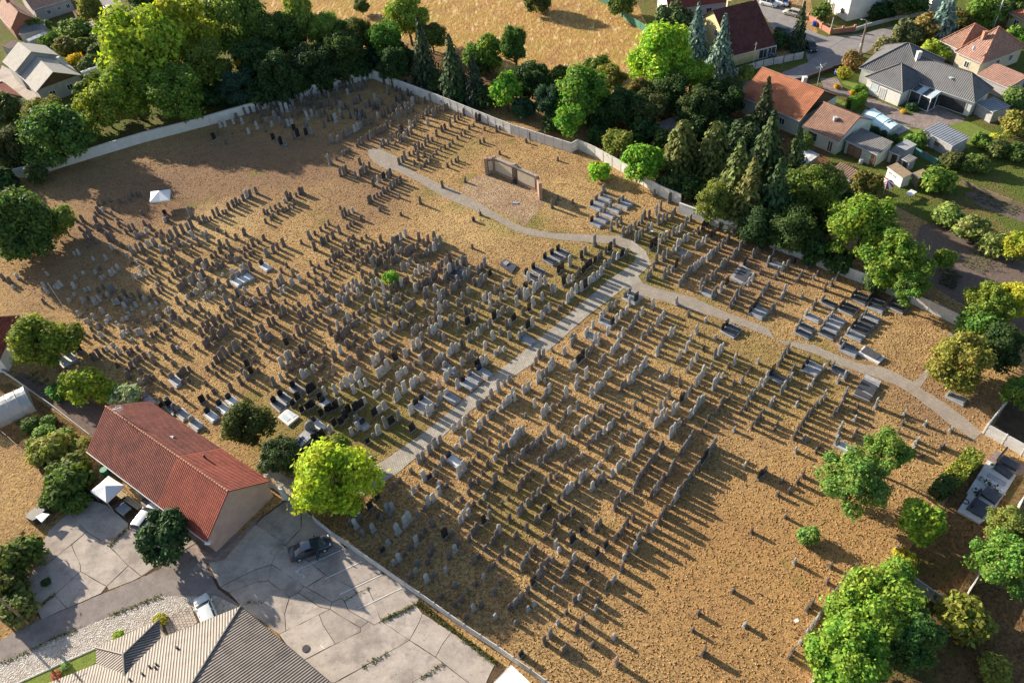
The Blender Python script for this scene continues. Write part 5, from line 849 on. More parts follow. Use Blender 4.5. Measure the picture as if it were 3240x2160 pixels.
(-15.9,82.8,"b"),(-14.0,80.7,"g"),(-13.5,81.3,"g"),(-12.9,81.7,"g-"),(-12.2,82.1,"b"),(-11.6,79.9,"g"),(-11.1,80.3,"w"),(-10.7,80.9,"w"),
(-10.0,81.7,"w+"),(-9.4,81.9,"b"),(-9.6,78.8,"g"),(-10.2,79.3,"g"),(-12.7,79.4,"g"),(-7.3,80.6,"g"),(-6.1,81.4,"k+"),(-5.6,82.0,"g"),
(-4.7,79.1,"w"),(-4.1,79.7,"g"),(-3.6,80.3,"g-"),(-2.9,80.7,"g"),(-2.6,78.0,"w+"),(-1.5,78.9,"g"),(-0.6,79.9,"b"),(0.0,80.2,"g"),
(-6.0,78.2,"g"),(-5.4,78.6,"g"),(-0.3,77.8,"g"),(-72.3,122.7,"b-"),(-71.9,122.9,"b-"),(-71.4,123.2,"b-"),(-70.3,123.5,"b-"),(-69.2,120.9,"b-"),
(-70.7,120.7,"w-"),(-71.6,119.4,"b-"),(-71.4,120.2,"b"),(-70.7,119.7,"b-"),(-68.5,118.8,"b-"),(-68.2,122.6,"b-"),(-67.5,122.8,"b-"),(-66.8,123.4,"b-"),
(-66.5,124.4,"b-"),(-65.7,124.6,"b-"),(-65.1,124.5,"b-"),(-63.1,118.2,"b-"),(-58.8,117.5,"k-"),(-57.8,115.5,"b-"),(-58.3,115.3,"w-"),(-57.2,117.0,"b-"),
(-74.7,118.1,"b-"),(-73.5,117.9,"b"),(-70.9,117.1,"b"),(-68.7,116.1,"b"),(-73.3,115.5,"b-"),(-72.6,116.1,"b-"),(-70.5,112.8,"b+"),(-70.9,112.1,"b"),
(-69.0,110.9,"b-"),(-70.0,110.5,"b-"),(-70.0,114.8,"b"),(-69.4,114.8,"b"),(-68.7,115.2,"b-"),(-67.0,111.5,"b+"),(-66.2,111.3,"b+"),(-66.9,116.6,"b-"),
(-66.3,115.2,"b-"),(-64.4,112.9,"b-"),(-63.9,113.6,"b"),(-63.3,113.8,"b"),(-61.8,115.0,"b-"),(-62.2,111.4,"g"),(-61.7,112.1,"w-"),(-60.9,112.6,"w-"),
(-60.1,113.2,"b"),(-58.8,111.3,"b-"),(-58.0,111.8,"b-"),(-57.2,109.2,"b"),(-56.2,109.4,"b"),(-55.8,110.2,"g+"),(-55.0,110.8,"b+"),(-54.1,111.3,"b+"),
(-53.4,112.0,"g"),(-52.9,112.6,"b+"),(-51.8,113.7,"b+"),(-53.7,115.8,"g+"),(-50.9,113.7,"b"),(-50.5,114.1,"b-"),(-50.1,114.5,"b-"),(-49.5,115.1,"b"),
(-48.9,115.6,"b"),(-48.2,116.0,"b-"),(-47.6,116.0,"b-"),(-47.3,117.1,"b"),(-46.6,117.8,"b"),(-46.2,118.4,"b"),(-45.7,118.7,"b-"),(-45.1,119.4,"b"),
(-44.7,120.2,"w"),(-44.1,120.4,"b"),(-52.1,109.6,"w+"),(-50.7,110.3,"w-"),(-50.0,110.5,"w-"),(-49.4,108.4,"g"),(-48.2,110.9,"b-"),(-46.3,109.2,"b-"),
(-44.4,108.0,"b"),(-43.2,109.0,"b"),(-41.2,105.7,"b"),(-65.6,108.7,"w"),(-64.5,107.5,"b-"),(-64.1,109.2,"b-"),(-62.6,106.5,"w-"),(-62.7,108.4,"b-"),
(-61.6,106.7,"g+"),(-61.0,107.4,"g"),(-60.4,108.0,"b"),(-59.4,108.4,"w+"),(-58.4,108.7,"g+"),(-59.6,106.4,"b"),(-59.2,106.0,"w+"),(-56.8,106.8,"w"),
(-56.4,107.3,"w-"),(-54.9,105.1,"b"),(-54.2,105.2,"b"),(-55.0,107.7,"w-"),(-54.1,107.8,"b+"),(-53.6,108.1,"w-"),(-53.0,108.9,"w-"),(-50.7,107.6,"b"),
(-51.6,106.7,"b-"),(-52.9,105.9,"b-"),(-50.5,107.2,"b-"),(-46.9,106.7,"b"),(-46.0,105.8,"b-"),(-45.3,106.1,"b"),(-46.5,104.8,"b"),(-47.0,103.8,"b"),
(-47.7,103.6,"b-"),(-48.0,103.2,"b-"),(-51.3,104.5,"b-"),(-56.0,104.4,"b-"),(-53.0,103.0,"b+"),(-54.2,102.7,"b"),(-53.9,102.9,"b-"),(-56.0,102.7,"b-"),
(-57.7,103.8,"b"),(-58.2,103.9,"b-"),(-56.4,101.4,"b-"),(-59.3,102.5,"w-"),(-61.1,104.4,"b"),(-60.2,104.5,"w-"),(-57.0,101.1,"b-"),(-57.6,100.7,"w"),
(-58.3,100.6,"w"),(-58.8,100.4,"w-"),(-59.2,100.3,"w"),(-59.7,100.0,"w-"),(-43.4,104.8,"w-"),(-42.5,104.8,"b-"),(-41.9,105.2,"b-"),(-44.5,103.8,"b"),
(-45.3,103.2,"b-"),(-44.3,101.9,"b"),(-43.3,102.0,"g"),(-42.6,102.2,"b-"),(-42.0,102.7,"b-"),(-41.3,103.1,"b-"),(-40.8,103.5,"b-"),(-50.0,102.3,"b-"),
(-49.6,102.5,"b-"),(-48.4,100.9,"w"),(-47.8,101.2,"b+"),(-47.1,101.5,"b-"),(-46.7,102.0,"b-"),(-49.2,102.7,"b-"),(-46.0,100.5,"b"),(-45.5,100.7,"b-"),
(-47.0,99.9,"b-"),(-45.3,101.2,"b-"),(-44.8,101.7,"b-"),(-52.5,99.9,"b"),(-51.8,100.1,"b"),(-51.6,100.9,"b-"),(-51.1,101.9,"b-"),(-49.8,100.6,"b"),
(-53.1,99.5,"b-"),(-53.5,98.5,"b-"),(-54.9,98.2,"b"),(-55.5,98.0,"w-"),(-55.2,95.3,"b"),(-54.5,96.0,"b-"),(-54.1,96.5,"b-"),(-51.2,96.0,"b"),
(-50.8,96.3,"b"),(-50.4,96.9,"b+"),(-49.6,97.3,"g"),(-49.2,97.8,"b+"),(-48.4,98.2,"w+"),(-48.0,98.7,"b"),(-49.1,99.1,"b-"),(-47.1,96.2,"w"),
(-46.6,96.3,"b+"),(-47.8,95.5,"w+"),(-48.5,94.8,"w"),(-45.6,96.4,"w-"),(-45.3,96.9,"b-"),(-44.9,98.5,"w-"),(-46.2,93.4,"w"),(-45.3,93.9,"w-"),
(-46.0,93.9,"w-"),(-46.7,93.1,"w-"),(-49.7,94.0,"w-"),(-49.0,94.4,"b-"),(-44.0,94.6,"g"),(-45.1,94.5,"b-"),(-43.4,98.8,"w"),(-42.6,98.9,"w"),
(-41.9,99.3,"w"),(-41.2,98.9,"g"),(-40.5,99.4,"b+"),(-43.4,95.8,"b"),(-40.5,93.8,"w"),(-43.0,91.7,"g+"),(-42.3,92.6,"b-"),(-41.4,90.2,"g+"),
(-41.6,93.2,"b"),(-41.2,93.2,"g-"),(-40.4,91.3,"b"),(-39.8,90.7,"w-"),(-39.6,91.4,"b-"),(-38.9,90.6,"b"),(-38.5,91.3,"w"),(-66.7,102.7,"w-"),
(-65.9,106.0,"w"),(-71.2,108.3,"w"),(-72.0,108.4,"w-"),(-68.2,106.4,"w-"),(-66.6,103.0,"b-"),(-66.3,103.5,"b-"),(-63.0,103.0,"w"),(-63.4,102.2,"w"),
(-63.8,101.7,"w"),(-64.8,101.3,"w-"),(-65.1,100.8,"w-"),(-64.8,101.1,"w-"),(-64.7,97.8,"b-"),(-64.1,98.5,"b-"),(-63.8,95.4,"w"),(-66.3,98.4,"w-"),
(-66.9,98.2,"w-"),(-69.0,99.3,"w+"),(-68.9,99.8,"w-"),(-71.5,100.2,"w"),(-71.8,99.7,"w"),(-72.4,99.8,"w-"),(-74.4,100.4,"w"),(-73.1,98.6,"w"),
(-74.9,103.5,"w-"),(-79.7,103.4,"w"),(-69.7,101.8,"w-"),(-68.7,102.8,"w-"),(-82.1,103.5,"b"),(-80.6,102.5,"b"),(-79.5,100.9,"w-"),(-66.4,95.5,"w"),
(-68.9,96.2,"w-"),(-68.4,97.4,"w-"),(-64.3,94.8,"w+"),(-63.7,95.1,"w-"),(-63.3,96.1,"b-"),(-62.5,97.2,"g"),(-62.9,96.5,"w-"),(-62.3,97.7,"g"),
(-59.8,95.8,"b"),(-60.6,95.1,"b-"),(-65.7,95.9,"b-"),(-72.9,96.3,"b-"),(-66.0,92.4,"w"),(-65.3,93.6,"b-"),(-63.4,91.3,"w"),(-64.0,90.4,"w"),
(-64.6,90.8,"w-"),(-62.4,92.4,"w"),(-60.9,90.7,"w"),(-61.1,90.0,"w-"),(-62.1,89.0,"w"),(-61.8,89.2,"b-"),(-61.1,94.2,"w"),(-60.6,94.4,"w"),
(-59.0,92.9,"w+"),(-59.0,94.1,"g"),(-57.4,93.1,"w"),(-58.2,94.5,"b"),(-58.7,95.6,"b-"),(-57.2,95.1,"b"),(-56.3,94.2,"w"),(-55.6,94.4,"b-"),
(-55.6,90.9,"w"),(-54.8,92.2,"w"),(-54.3,93.2,"w-"),(-54.3,93.7,"b-"),(-57.9,92.5,"w-"),(-58.0,91.3,"w-"),(-58.6,90.1,"w-"),(-58.1,90.4,"w-"),
(-56.2,89.5,"b-"),(-59.4,89.5,"w-"),(-58.7,88.7,"w-"),(-56.4,88.4,"b-"),(-57.1,87.8,"b-"),(-60.9,86.9,"w"),(-60.5,87.8,"b-"),(-62.9,88.6,"b-"),
(-63.7,87.8,"w-"),(-57.7,86.4,"w"),(-57.6,87.1,"w-"),(-57.1,87.3,"w-"),(-55.3,86.6,"w"),(-54.8,86.7,"w"),(-56.0,85.5,"w-"),(-61.9,86.8,"b-"),
(-64.1,87.2,"b-"),(-53.6,88.9,"b"),(-53.1,89.5,"w"),(-52.6,90.2,"b"),(-53.1,91.0,"b-"),(-52.1,91.1,"w-"),(-51.9,91.6,"w-"),(-50.8,92.9,"b"),
(-49.3,92.2,"b-"),(-49.4,90.9,"b-"),(-51.5,92.0,"b-"),(-46.8,90.8,"b"),(-47.5,90.2,"b-"),(-47.7,89.5,"b-"),(-50.7,89.9,"b+"),(-51.1,88.8,"w-"),
(-49.1,88.0,"b"),(-48.1,88.3,"b-"),(-50.9,89.5,"b-"),(-51.6,87.7,"b-"),(-52.0,87.0,"b-"),(-52.6,86.2,"b-"),(-53.0,85.8,"b-"),(-50.5,84.9,"b-"),
(-49.9,86.0,"b-"),(-45.5,85.1,"b+"),(-45.0,85.7,"b-"),(-45.7,87.0,"b-"),(-44.7,86.6,"b"),(-45.2,89.3,"b-"),(-45.6,88.7,"b-"),(-43.9,87.0,"b+"),
(-43.3,87.8,"b"),(-42.7,88.5,"b-"),(-42.1,88.9,"b"),(-41.7,89.3,"b"),(-43.6,90.3,"b-"),(-41.7,85.5,"b"),(-40.6,86.0,"b"),(-40.3,86.7,"b"),
(-39.7,87.1,"b-"),(-38.9,88.1,"b-"),(-38.5,89.0,"b-"),(-43.4,84.1,"b+"),(-42.7,84.3,"b-"),(-42.4,84.2,"b+"),(-42.0,84.6,"b+"),(-43.7,83.6,"b-"),
(-39.0,82.9,"b-"),(-38.2,83.3,"b-"),(-63.3,84.1,"k+"),(-60.3,82.2,"b"),(-60.1,83.0,"b"),(-60.9,82.5,"b-"),(-59.6,83.6,"b-"),(-59.3,84.0,"w-"),
(-58.6,84.6,"w-"),(-57.2,83.0,"w"),(-57.5,82.4,"b-"),(-56.6,83.7,"b-"),(-55.6,82.4,"b-"),(-55.3,83.0,"b-"),(-54.6,83.4,"b-"),(-53.7,84.3,"b-"),
(-52.0,83.2,"b-"),(-56.2,85.0,"w-"),(-52.4,82.1,"w-"),(-53.7,81.1,"b"),(-53.0,81.5,"b"),(-54.3,80.7,"b-"),(-53.9,80.2,"b"),(-54.4,79.6,"b"),
(-54.8,79.0,"b-"),(-52.8,78.5,"b-"),(-56.6,80.2,"b-"),(-54.2,77.7,"b"),(-51.2,80.1,"b"),(-49.6,77.9,"b-"),(-49.9,81.1,"b-"),(-48.4,79.4,"b-"),
(-48.9,82.3,"b"),(-48.5,82.7,"w-"),(-47.3,81.6,"b-"),(-51.3,76.6,"b"),(-51.6,76.3,"b-"),(-50.6,77.0,"b-"),(-51.1,77.2,"b-"),(-49.0,75.5,"b-"),
(-52.3,76.4,"w"),(-50.7,74.3,"b"),(-47.3,74.3,"b-"),(-46.6,77.2,"b"),(-46.3,77.6,"b"),(-45.7,77.9,"b-"),(-47.1,77.1,"b-"),(-46.1,75.5,"b-"),
(-45.4,75.8,"b-"),(-45.3,72.4,"b-"),(-42.6,71.7,"k"),(-42.0,72.4,"b-"),(-41.3,73.1,"b-"),(-42.8,74.9,"b-"),(-39.0,73.3,"b"),(-37.8,74.4,"b"),
(-41.5,76.3,"b-"),(-41.0,76.9,"b-"),(-43.2,77.8,"b-"),(-42.5,78.3,"b-"),(-42.1,79.1,"b"),(-41.5,79.5,"b+"),(-40.8,80.0,"b+"),(-40.3,80.6,"b"),
(-44.3,82.4,"b"),(-43.9,82.7,"b"),(-45.9,82.5,"b-"),(-42.9,82.5,"b-"),(-39.8,81.4,"g+"),(-38.5,79.5,"b-"),(-38.8,81.8,"b-"),(-37.6,80.4,"b-"),
(-37.4,77.4,"k"),(-38.0,76.5,"b-"),(-37.1,75.3,"g"),(-36.6,76.0,"k"),(-36.7,78.6,"b-"),(-47.3,72.1,"g"),(-48.1,72.0,"b"),(-48.2,71.6,"k-"),
(-46.0,70.6,"g"),(-36.5,81.6,"b-"),(-35.2,79.4,"b-"),(-34.4,80.0,"b-"),(-32.3,81.0,"k"),(-29.2,80.1,"b"),(-35.7,76.3,"b-"),(-32.4,76.9,"w+"),
(-31.7,77.7,"w+"),(-31.3,78.0,"g+"),(-33.1,73.5,"g+"),(-32.2,74.3,"w"),(-31.5,74.9,"b-"),(-30.0,73.7,"b-"),(-31.3,75.9,"b"),(-30.7,76.1,"b"),
(-30.6,78.6,"b"),(-30.1,79.5,"b"),(-29.6,79.3,"b"),(-28.3,77.8,"b+"),(-27.8,78.4,"b-"),(-26.4,76.9,"b"),(-26.5,79.5,"b-"),(-26.7,78.7,"b-"),
(-29.1,74.2,"w+"),(-28.6,74.7,"w"),(-29.6,76.7,"b"),(-28.9,76.4,"b"),(-28.5,77.0,"b-"),(-27.7,75.2,"w"),(-27.0,75.5,"b-"),(-26.6,75.9,"b-"),
(-25.0,77.1,"b+"),(-24.3,78.3,"w"),(-23.3,79.3,"b+"),(-22.4,79.6,"b-"),(-23.2,75.2,"b+"),(-22.7,75.6,"b+"),(-22.6,76.4,"b"),(-21.6,77.1,"b+"),
(-21.3,77.5,"b"),(-20.6,78.4,"b"),(-20.0,79.0,"b"),(-26.6,72.6,"b-"),(-26.2,73.2,"b-"),(-25.5,73.9,"b-"),(-24.8,74.4,"b"),(-24.3,70.7,"w+"),
(-23.6,71.6,"w"),(-22.9,71.9,"w+"),(-22.2,72.4,"w+"),(-21.6,72.9,"w"),(-21.2,73.5,"w+"),(-20.9,71.3,"w"),(-20.2,71.6,"w"),(-21.8,70.6,"w"),
(-25.8,70.7,"w"),(-23.5,68.7,"w"),(-20.3,68.5,"w"),(-19.4,75.3,"w+"),(-18.8,76.0,"w"),(-18.2,76.2,"b+"),(-18.5,72.9,"w+"),(-18.0,73.5,"w"),
(-17.4,74.2,"w+"),(-17.3,76.9,"b-"),(-16.8,77.5,"b-"),(-16.3,75.7,"k+"),(-16.3,78.2,"b-"),(-15.0,76.3,"w"),(-14.5,76.9,"b-"),(-14.1,77.1,"w+"),
(-13.9,77.7,"w+"),(-13.1,77.8,"w+"),(-12.8,74.8,"w"),(-12.4,75.5,"b"),(-11.9,75.9,"b"),(-12.5,77.9,"b-"),(-11.3,76.7,"b-"),(-10.8,73.5,"b"),
(-10.4,74.4,"g"),(-10.1,74.8,"w"),(-9.5,75.1,"g"),(-8.8,75.7,"w"),(-8.4,76.2,"w+"),(-7.8,76.4,"w+"),(-7.1,77.1,"g"),(-13.6,74.5,"b-"),
(-15.9,72.0,"w+"),(-15.4,72.9,"w"),(-14.9,73.2,"w"),(-14.2,73.7,"b"),(-17.2,70.9,"b"),(-16.5,71.2,"b-"),(-17.8,70.4,"w-"),(-18.5,69.9,"w-"),
(-18.9,69.4,"w"),(-18.1,71.1,"b-"),(-13.9,70.3,"w+"),(-13.4,71.2,"w"),(-12.6,71.5,"w+"),(-15.7,68.8,"w+"),(-15.0,69.7,"w+"),(-16.1,68.3,"w"),
(-11.9,68.9,"w-"),(-11.1,69.7,"b-"),(-10.3,70.0,"r"),(-9.4,71.0,"w+"),(-8.8,72.0,"w"),(-8.2,72.5,"w-"),(-17.5,67.1,"w+"),(-18.2,66.7,"w"),
(-18.2,63.1,"w+"),(-17.2,64.0,"g+"),(-16.5,64.5,"k+"),(-15.6,65.0,"g+"),(-14.0,65.9,"w+"),(-13.8,63.0,"k"),(-11.7,65.3,"w+"),(-11.3,65.9,"w"),
(-10.4,66.8,"g+"),(-10.1,68.0,"w"),(-19.5,61.8,"k-"),(-18.9,62.6,"g-"),(-18.8,66.2,"k+"),(-21.3,67.3,"k+"),(-20.7,67.8,"k+"),(-22.3,67.0,"k+"),
(-24.1,68.0,"k+"),(-25.2,67.8,"k"),(-25.9,67.0,"k"),(-27.2,68.8,"k+"),(-27.8,68.5,"k"),(-29.4,70.3,"k+"),(-27.9,71.2,"k+"),(-27.4,71.7,"k+"),
(-26.3,69.7,"k+"),(-28.6,68.1,"k"),(-30.0,69.4,"k"),(-24.5,64.2,"w"),(-21.6,63.3,"w"),(-20.9,64.1,"w"),(-20.3,64.9,"k"),(-24.0,65.1,"k"),
(-23.1,65.3,"k"),(-22.6,66.0,"k+"),(-24.8,67.7,"k"),(-26.3,62.9,"k"),(-25.4,63.5,"k"),(-7.8,69.6,"w+"),(-7.1,73.6,"w"),(-6.3,74.1,"b"),
(-5.8,74.8,"g"),(-6.7,76.9,"b"),(-5.0,72.9,"k+"),(-4.4,73.2,"w+"),(-3.8,73.5,"w"),(-5.3,75.4,"b-"),(-3.8,76.4,"w"),(-1.8,75.3,"w-"),
(-1.2,75.6,"w-"),(-2.5,74.8,"w-"),(-2.4,68.1,"g+"),(-3.4,67.3,"g"),(-4.1,66.8,"g-"),(-5.3,65.7,"g"),(-5.0,66.2,"g-"),(-6.6,64.4,"g-"),
(-1.6,69.2,"g-"),(-0.9,69.7,"g"),(-8.5,62.3,"w"),(-7.8,62.8,"w"),(-7.2,63.4,"w"),(-5.2,62.4,"w"),(-4.6,63.1,"g"),(-3.8,63.9,"g"),
(-3.2,64.5,"g-"),(-2.5,65.0,"w-"),(-1.9,65.4,"w"),(-1.4,65.9,"w"),(-1.0,66.2,"w"),(-7.5,60.1,"w"),(-6.6,60.7,"w+"),(-8.2,59.5,"w-"),
(-5.6,61.8,"b-"),(-2.3,61.0,"b-"),(-1.7,61.6,"b-"),(-4.6,59.1,"b-"),(-4.1,59.7,"b"),(-3.5,57.1,"w"),(-2.7,58.0,"g+"),(-2.1,58.6,"g"),
(-1.5,59.0,"w"),(-4.5,56.2,"b"),(-5.2,55.2,"b-"),(-3.7,53.8,"b+"),(-5.6,57.9,"b-"),(-6.2,57.1,"b-"),(-6.8,56.7,"b-"),(-11.6,59.3,"g+"),
(-10.9,60.0,"g+"),(-10.3,60.7,"g"),(-12.4,58.4,"g"),(-12.9,58.0,"g"),(-13.9,56.6,"b-"),(-12.2,55.3,"w+"),(-11.6,55.4,"k-"),(-11.0,55.9,"g-"),
(-10.4,56.8,"g-"),(-10.0,57.4,"g"),(-8.0,55.2,"w+"),(-7.4,56.0,"w+"),(-10.5,53.2,"w"),(-9.6,53.9,"b-"),(-12.9,54.1,"b-"),(-13.5,53.6,"w"),
(-15.2,55.3,"b-"),(-15.8,54.8,"b-"),(-16.3,54.4,"b-"),(-14.0,53.0,"g-"),(-11.8,51.7,"w+"),(-11.1,52.2,"w"),(-10.4,53.0,"w-"),(-10.5,54.4,"w-"),
(-7.8,51.8,"b-"),(-6.9,52.6,"b-"),(-6.7,53.7,"b"),(-6.2,53.9,"b-"),(-5.8,54.2,"b-"),(-4.7,52.5,"b-"),(-4.0,53.2,"b-"),(-5.1,51.8,"w-"),
(-5.7,51.2,"b-"),(-6.4,50.9,"b-"),(-2.4,55.2,"b"),(-1.8,56.2,"b"),(-8.6,51.3,"b-"),(-9.4,50.8,"b-"),(-12.2,51.0,"b-"),(-16.0,51.6,"w"),
(-16.6,51.5,"w"),(-17.8,53.2,"k-"),(-18.6,52.0,"k"),(-7.1,50.4,"g"),(-4.6,50.2,"b-"),(-3.1,50.6,"b-"),(-2.3,51.3,"b-"),(9.0,107.7,"b"),
(9.7,108.6,"b-"),(10.3,109.7,"b-"),(12.6,108.3,"b-"),(18.3,110.6,"g"),(17.8,100.0,"g+"),(18.9,101.0,"g"),(19.6,101.6,"g"),(19.4,98.2,"g+"),
(20.2,98.6,"g"),(20.8,99.1,"g"),(21.6,99.8,"g"),(22.3,100.6,"b-"),(22.9,101.1,"g"),(23.6,102.1,"b"),(24.4,102.3,"b"),(25.7,103.0,"w+"),
(26.6,104.0,"g+"),(26.4,108.1,"g"),(28.4,105.9,"g+"),(29.0,106.4,"k+"),(21.2,96.5,"g+"),(21.8,97.2,"g"),(22.4,97.7,"b"),(23.4,99.0,"g"),
(23.9,98.6,"w+"),(25.5,100.3,"g+"),(26.3,100.8,"g+"),(27.0,101.2,"g"),(28.0,101.7,"g"),(28.6,102.5,"g"),(27.2,97.2,"g"),(27.8,97.4,"w"),
(28.5,97.8,"w"),(29.5,98.8,"g+"),(30.7,100.3,"g"),(23.1,94.2,"k+"),(23.9,94.6,"k+"),(25.0,95.6,"g+"),(25.7,96.0,"g"),(26.4,96.5,"b"),
(24.4,91.3,"g+"),(25.2,92.0,"g"),(26.3,92.9,"w"),(27.1,93.6,"w+"),(27.7,94.6,"w"),(28.5,95.3,"w"),(29.1,95.4,"w"),(30.3,96.4,"g-"),
(31.1,96.8,"b"),(32.0,97.5,"k+"),(32.8,98.5,"k"),(33.2,99.0,"k"),(27.0,90.1,"g"),(27.6,90.6,"g"),(28.0,91.0,"g"),(23.2,91.0,"g+"),
(22.5,89.5,"g"),(21.7,87.9,"g"),(21.1,87.2,"g"),(23.7,87.3,"g+"),(24.5,88.0,"g"),(25.8,89.0,"k+"),(25.2,88.6,"g-"),(29.9,93.1,"g"),
(30.3,93.3,"g"),(31.1,94.0,"w"),(31.8,94.7,"w"),(32.8,95.4,"k"),(33.5,96.1,"b"),(34.6,97.3,"b"),(27.3,87.3,"g"),(26.8,86.6,"g"),
(26.2,85.9,"g"),(25.5,85.1,"g"),(27.8,87.9,"g"),(28.4,88.1,"w"),(29.0,88.8,"w"),(29.7,89.4,"w"),(30.2,89.6,"w"),(31.0,90.3,"w"),
(31.4,90.5,"w"),(31.9,90.9,"g"),(32.6,91.6,"g"),(33.2,92.3,"g"),(33.9,93.0,"g"),(34.9,93.9,"g"),(35.3,94.4,"b"),(36.3,95.4,"b"),
(37.0,96.1,"b"),(32.4,88.0,"g"),(32.9,88.4,"g"),(33.7,88.8,"g"),(28.4,84.1,"g+"),(29.4,85.2,"g"),(30.4,85.8,"g"),(31.1,86.4,"g"),
(29.5,81.8,"g"),(30.2,82.6,"g"),(31.1,83.0,"w+"),(32.3,84.2,"k"),(34.9,90.2,"g"),(35.5,90.8,"g"),(36.3,91.8,"g"),(36.9,92.8,"g"),
(37.7,93.7,"k"),(37.8,89.9,"g"),(38.5,90.6,"g"),(39.3,91.6,"g"),(40.2,92.2,"g"),(39.3,87.6,"w"),(37.7,85.9,"b-"),(35.4,83.8,"w"),
(36.2,84.6,"w"),(36.0,88.2,"k"),(36.5,88.3,"g-"),(31.5,79.6,"g"),(32.2,80.4,"g"),(32.9,81.3,"g"),(33.6,82.1,"g"),(36.2,80.8,"g"),
(36.9,81.6,"g"),(37.7,82.4,"g"),(35.4,79.5,"k"),(1.2,86.4,"g-"),(1.7,86.6,"g"),(2.2,86.7,"g"),(2.6,85.7,"w+"),(3.1,86.3,"w"),
(4.0,86.9,"w+"),(4.5,87.6,"w"),(5.1,88.2,"w+"),(5.9,88.4,"w+"),(6.7,86.3,"g+"),(7.2,86.7,"w"),(8.7,87.9,"k+"),(9.4,88.3,"w"),
(10.1,88.7,"w"),(10.9,89.4,"b"),(11.3,90.1,"b"),(12.0,90.2,"k"),(12.6,91.1,"k"),(13.2,91.6,"k"),(14.0,92.2,"k"),(14.5,92.7,"b"),
(15.1,93.4,"b"),(12.1,93.6,"k"),(12.8,94.8,"g"),(10.1,92.3,"w+"),(8.2,90.8,"k"),(8.8,91.5,"k"),(14.6,96.5,"g+"),(16.0,94.3,"b"),
(16.7,94.7,"k+"),(17.6,96.0,"g"),(16.8,92.3,"g+"),(17.6,92.7,"w"),(18.3,93.1,"k+"),(19.1,93.5,"g"),(14.5,89.3,"w+"),(15.3,91.0,"w"),
(16.0,91.1,"g"),(13.2,88.2,"w"),(13.8,88.6,"w"),(9.5,85.1,"w+"),(10.3,86.0,"w+"),(11.1,86.3,"w+"),(11.8,86.7,"k+"),(12.4,87.6,"w"),
(8.7,84.0,"w"),(8.0,83.4,"b-"),(7.3,82.6,"b-"),(5.8,82.4,"w"),(5.3,82.2,"g"),(4.6,81.2,"w"),(3.7,84.1,"w+"),(3.0,83.0,"k"),
(2.0,82.5,"b"),(1.3,84.4,"w+"),(2.9,88.1,"k"),(3.4,89.5,"w+"),(5.1,85.1,"w"),(1.6,78.4,"w+"),(2.5,79.4,"k+"),(3.2,79.8,"w+"),
(1.1,77.6,"w"),(0.6,81.3,"k"),(24.2,81.2,"w"),(25.3,78.7,"g-"),(27.4,77.1,"w-"),(25.6,75.1,"w"),(27.9,73.7,"w-"),(24.5,73.8,"w-"),
(20.6,77.4,"w"),(21.2,78.2,"w"),(21.8,78.8,"w"),(19.0,75.9,"g"),(19.7,76.4,"g"),(18.1,75.2,"g"),(22.0,75.0,"w"),(22.6,75.6,"w"),
(17.0,77.5,"g"),(17.6,78.3,"g"),(18.2,79.1,"g"),(18.9,79.9,"w"),(16.6,77.1,"g-"),(15.5,76.0,"w+"),(13.5,76.7,"w"),(14.8,75.2,"w"),
(12.1,75.8,"w"),(11.5,75.5,"w"),(8.8,76.1,"g"),(8.3,76.0,"g"),(11.6,78.3,"w"),(10.4,76.7,"w"),(13.6,80.5,"w"),(14.4,81.5,"g"),
(15.5,82.1,"g"),(14.9,81.7,"g"),(12.9,79.7,"w"),(14.4,78.3,"k"),(15.1,78.9,"w"),(15.8,79.7,"w"),(16.8,80.5,"w"),(17.5,82.0,"w"),
(18.6,82.7,"k+"),(20.7,81.0,"w+"),(21.1,74.4,"b"),(39.5,84.6,"g-"),(40.2,85.2,"g"),(41.2,86.3,"w"),(42.0,86.7,"g"),(42.7,87.6,"g-"),
(43.4,87.5,"k-"),(44.5,89.1,"k"),(45.1,86.4,"k+"),(39.9,81.4,"w"),(39.1,80.3,"w-"),(42.0,80.1,"w-"),(44.9,83.5,"w-"),(45.7,84.3,"b-"),
(42.7,83.6,"g"),(43.4,84.7,"g-"),(46.9,81.9,"g"),(48.0,83.0,"g"),(48.8,84.1,"b"),(45.6,81.0,"b"),(40.8,89.7,"g"),(41.5,90.7,"g"),
(38.2,83.1,"b-"),(37.3,78.0,"g"),(36.9,77.7,"g"),(42.7,77.5,"g"),(43.3,78.3,"b"),(50.8,78.0,"g-"),(51.8,79.3,"b"),(60.1,71.3,"g"),
(34.8,67.7,"g"),(35.3,68.4,"g"),(36.0,69.3,"g"),(36.7,70.0,"g"),(33.6,66.5,"k"),(36.0,66.1,"b"),(36.6,66.6,"b-"),(35.4,65.0,"w"),
(36.1,65.9,"b-"),(33.6,63.0,"g"),(34.3,63.9,"w"),(34.8,64.6,"g"),(37.2,63.3,"w-"),(37.9,63.9,"w-"),(38.5,64.6,"b-"),(40.2,66.3,"w-"),
(41.1,66.8,"b-"),(41.2,63.9,"w"),(42.2,64.3,"w"),(31.6,61.1,"w"),(32.3,61.9,"w-"),(34.8,60.7,"w-"),(35.4,61.5,"b-"),(32.8,55.8,"g"),
(33.4,56.5,"b"),(34.0,57.1,"b"),(34.6,57.7,"b"),(35.3,58.5,"b"),(35.9,59.1,"b"),(36.5,59.7,"b"),(37.2,60.4,"g"),(37.9,60.8,"g"),
(38.5,61.4,"w"),(33.9,55.5,"w-"),(34.1,55.1,"g-"),(31.0,57.3,"b-"),(31.5,58.0,"b-"),(32.4,53.8,"w-"),(34.7,53.4,"b-"),(35.3,54.0,"b-"),
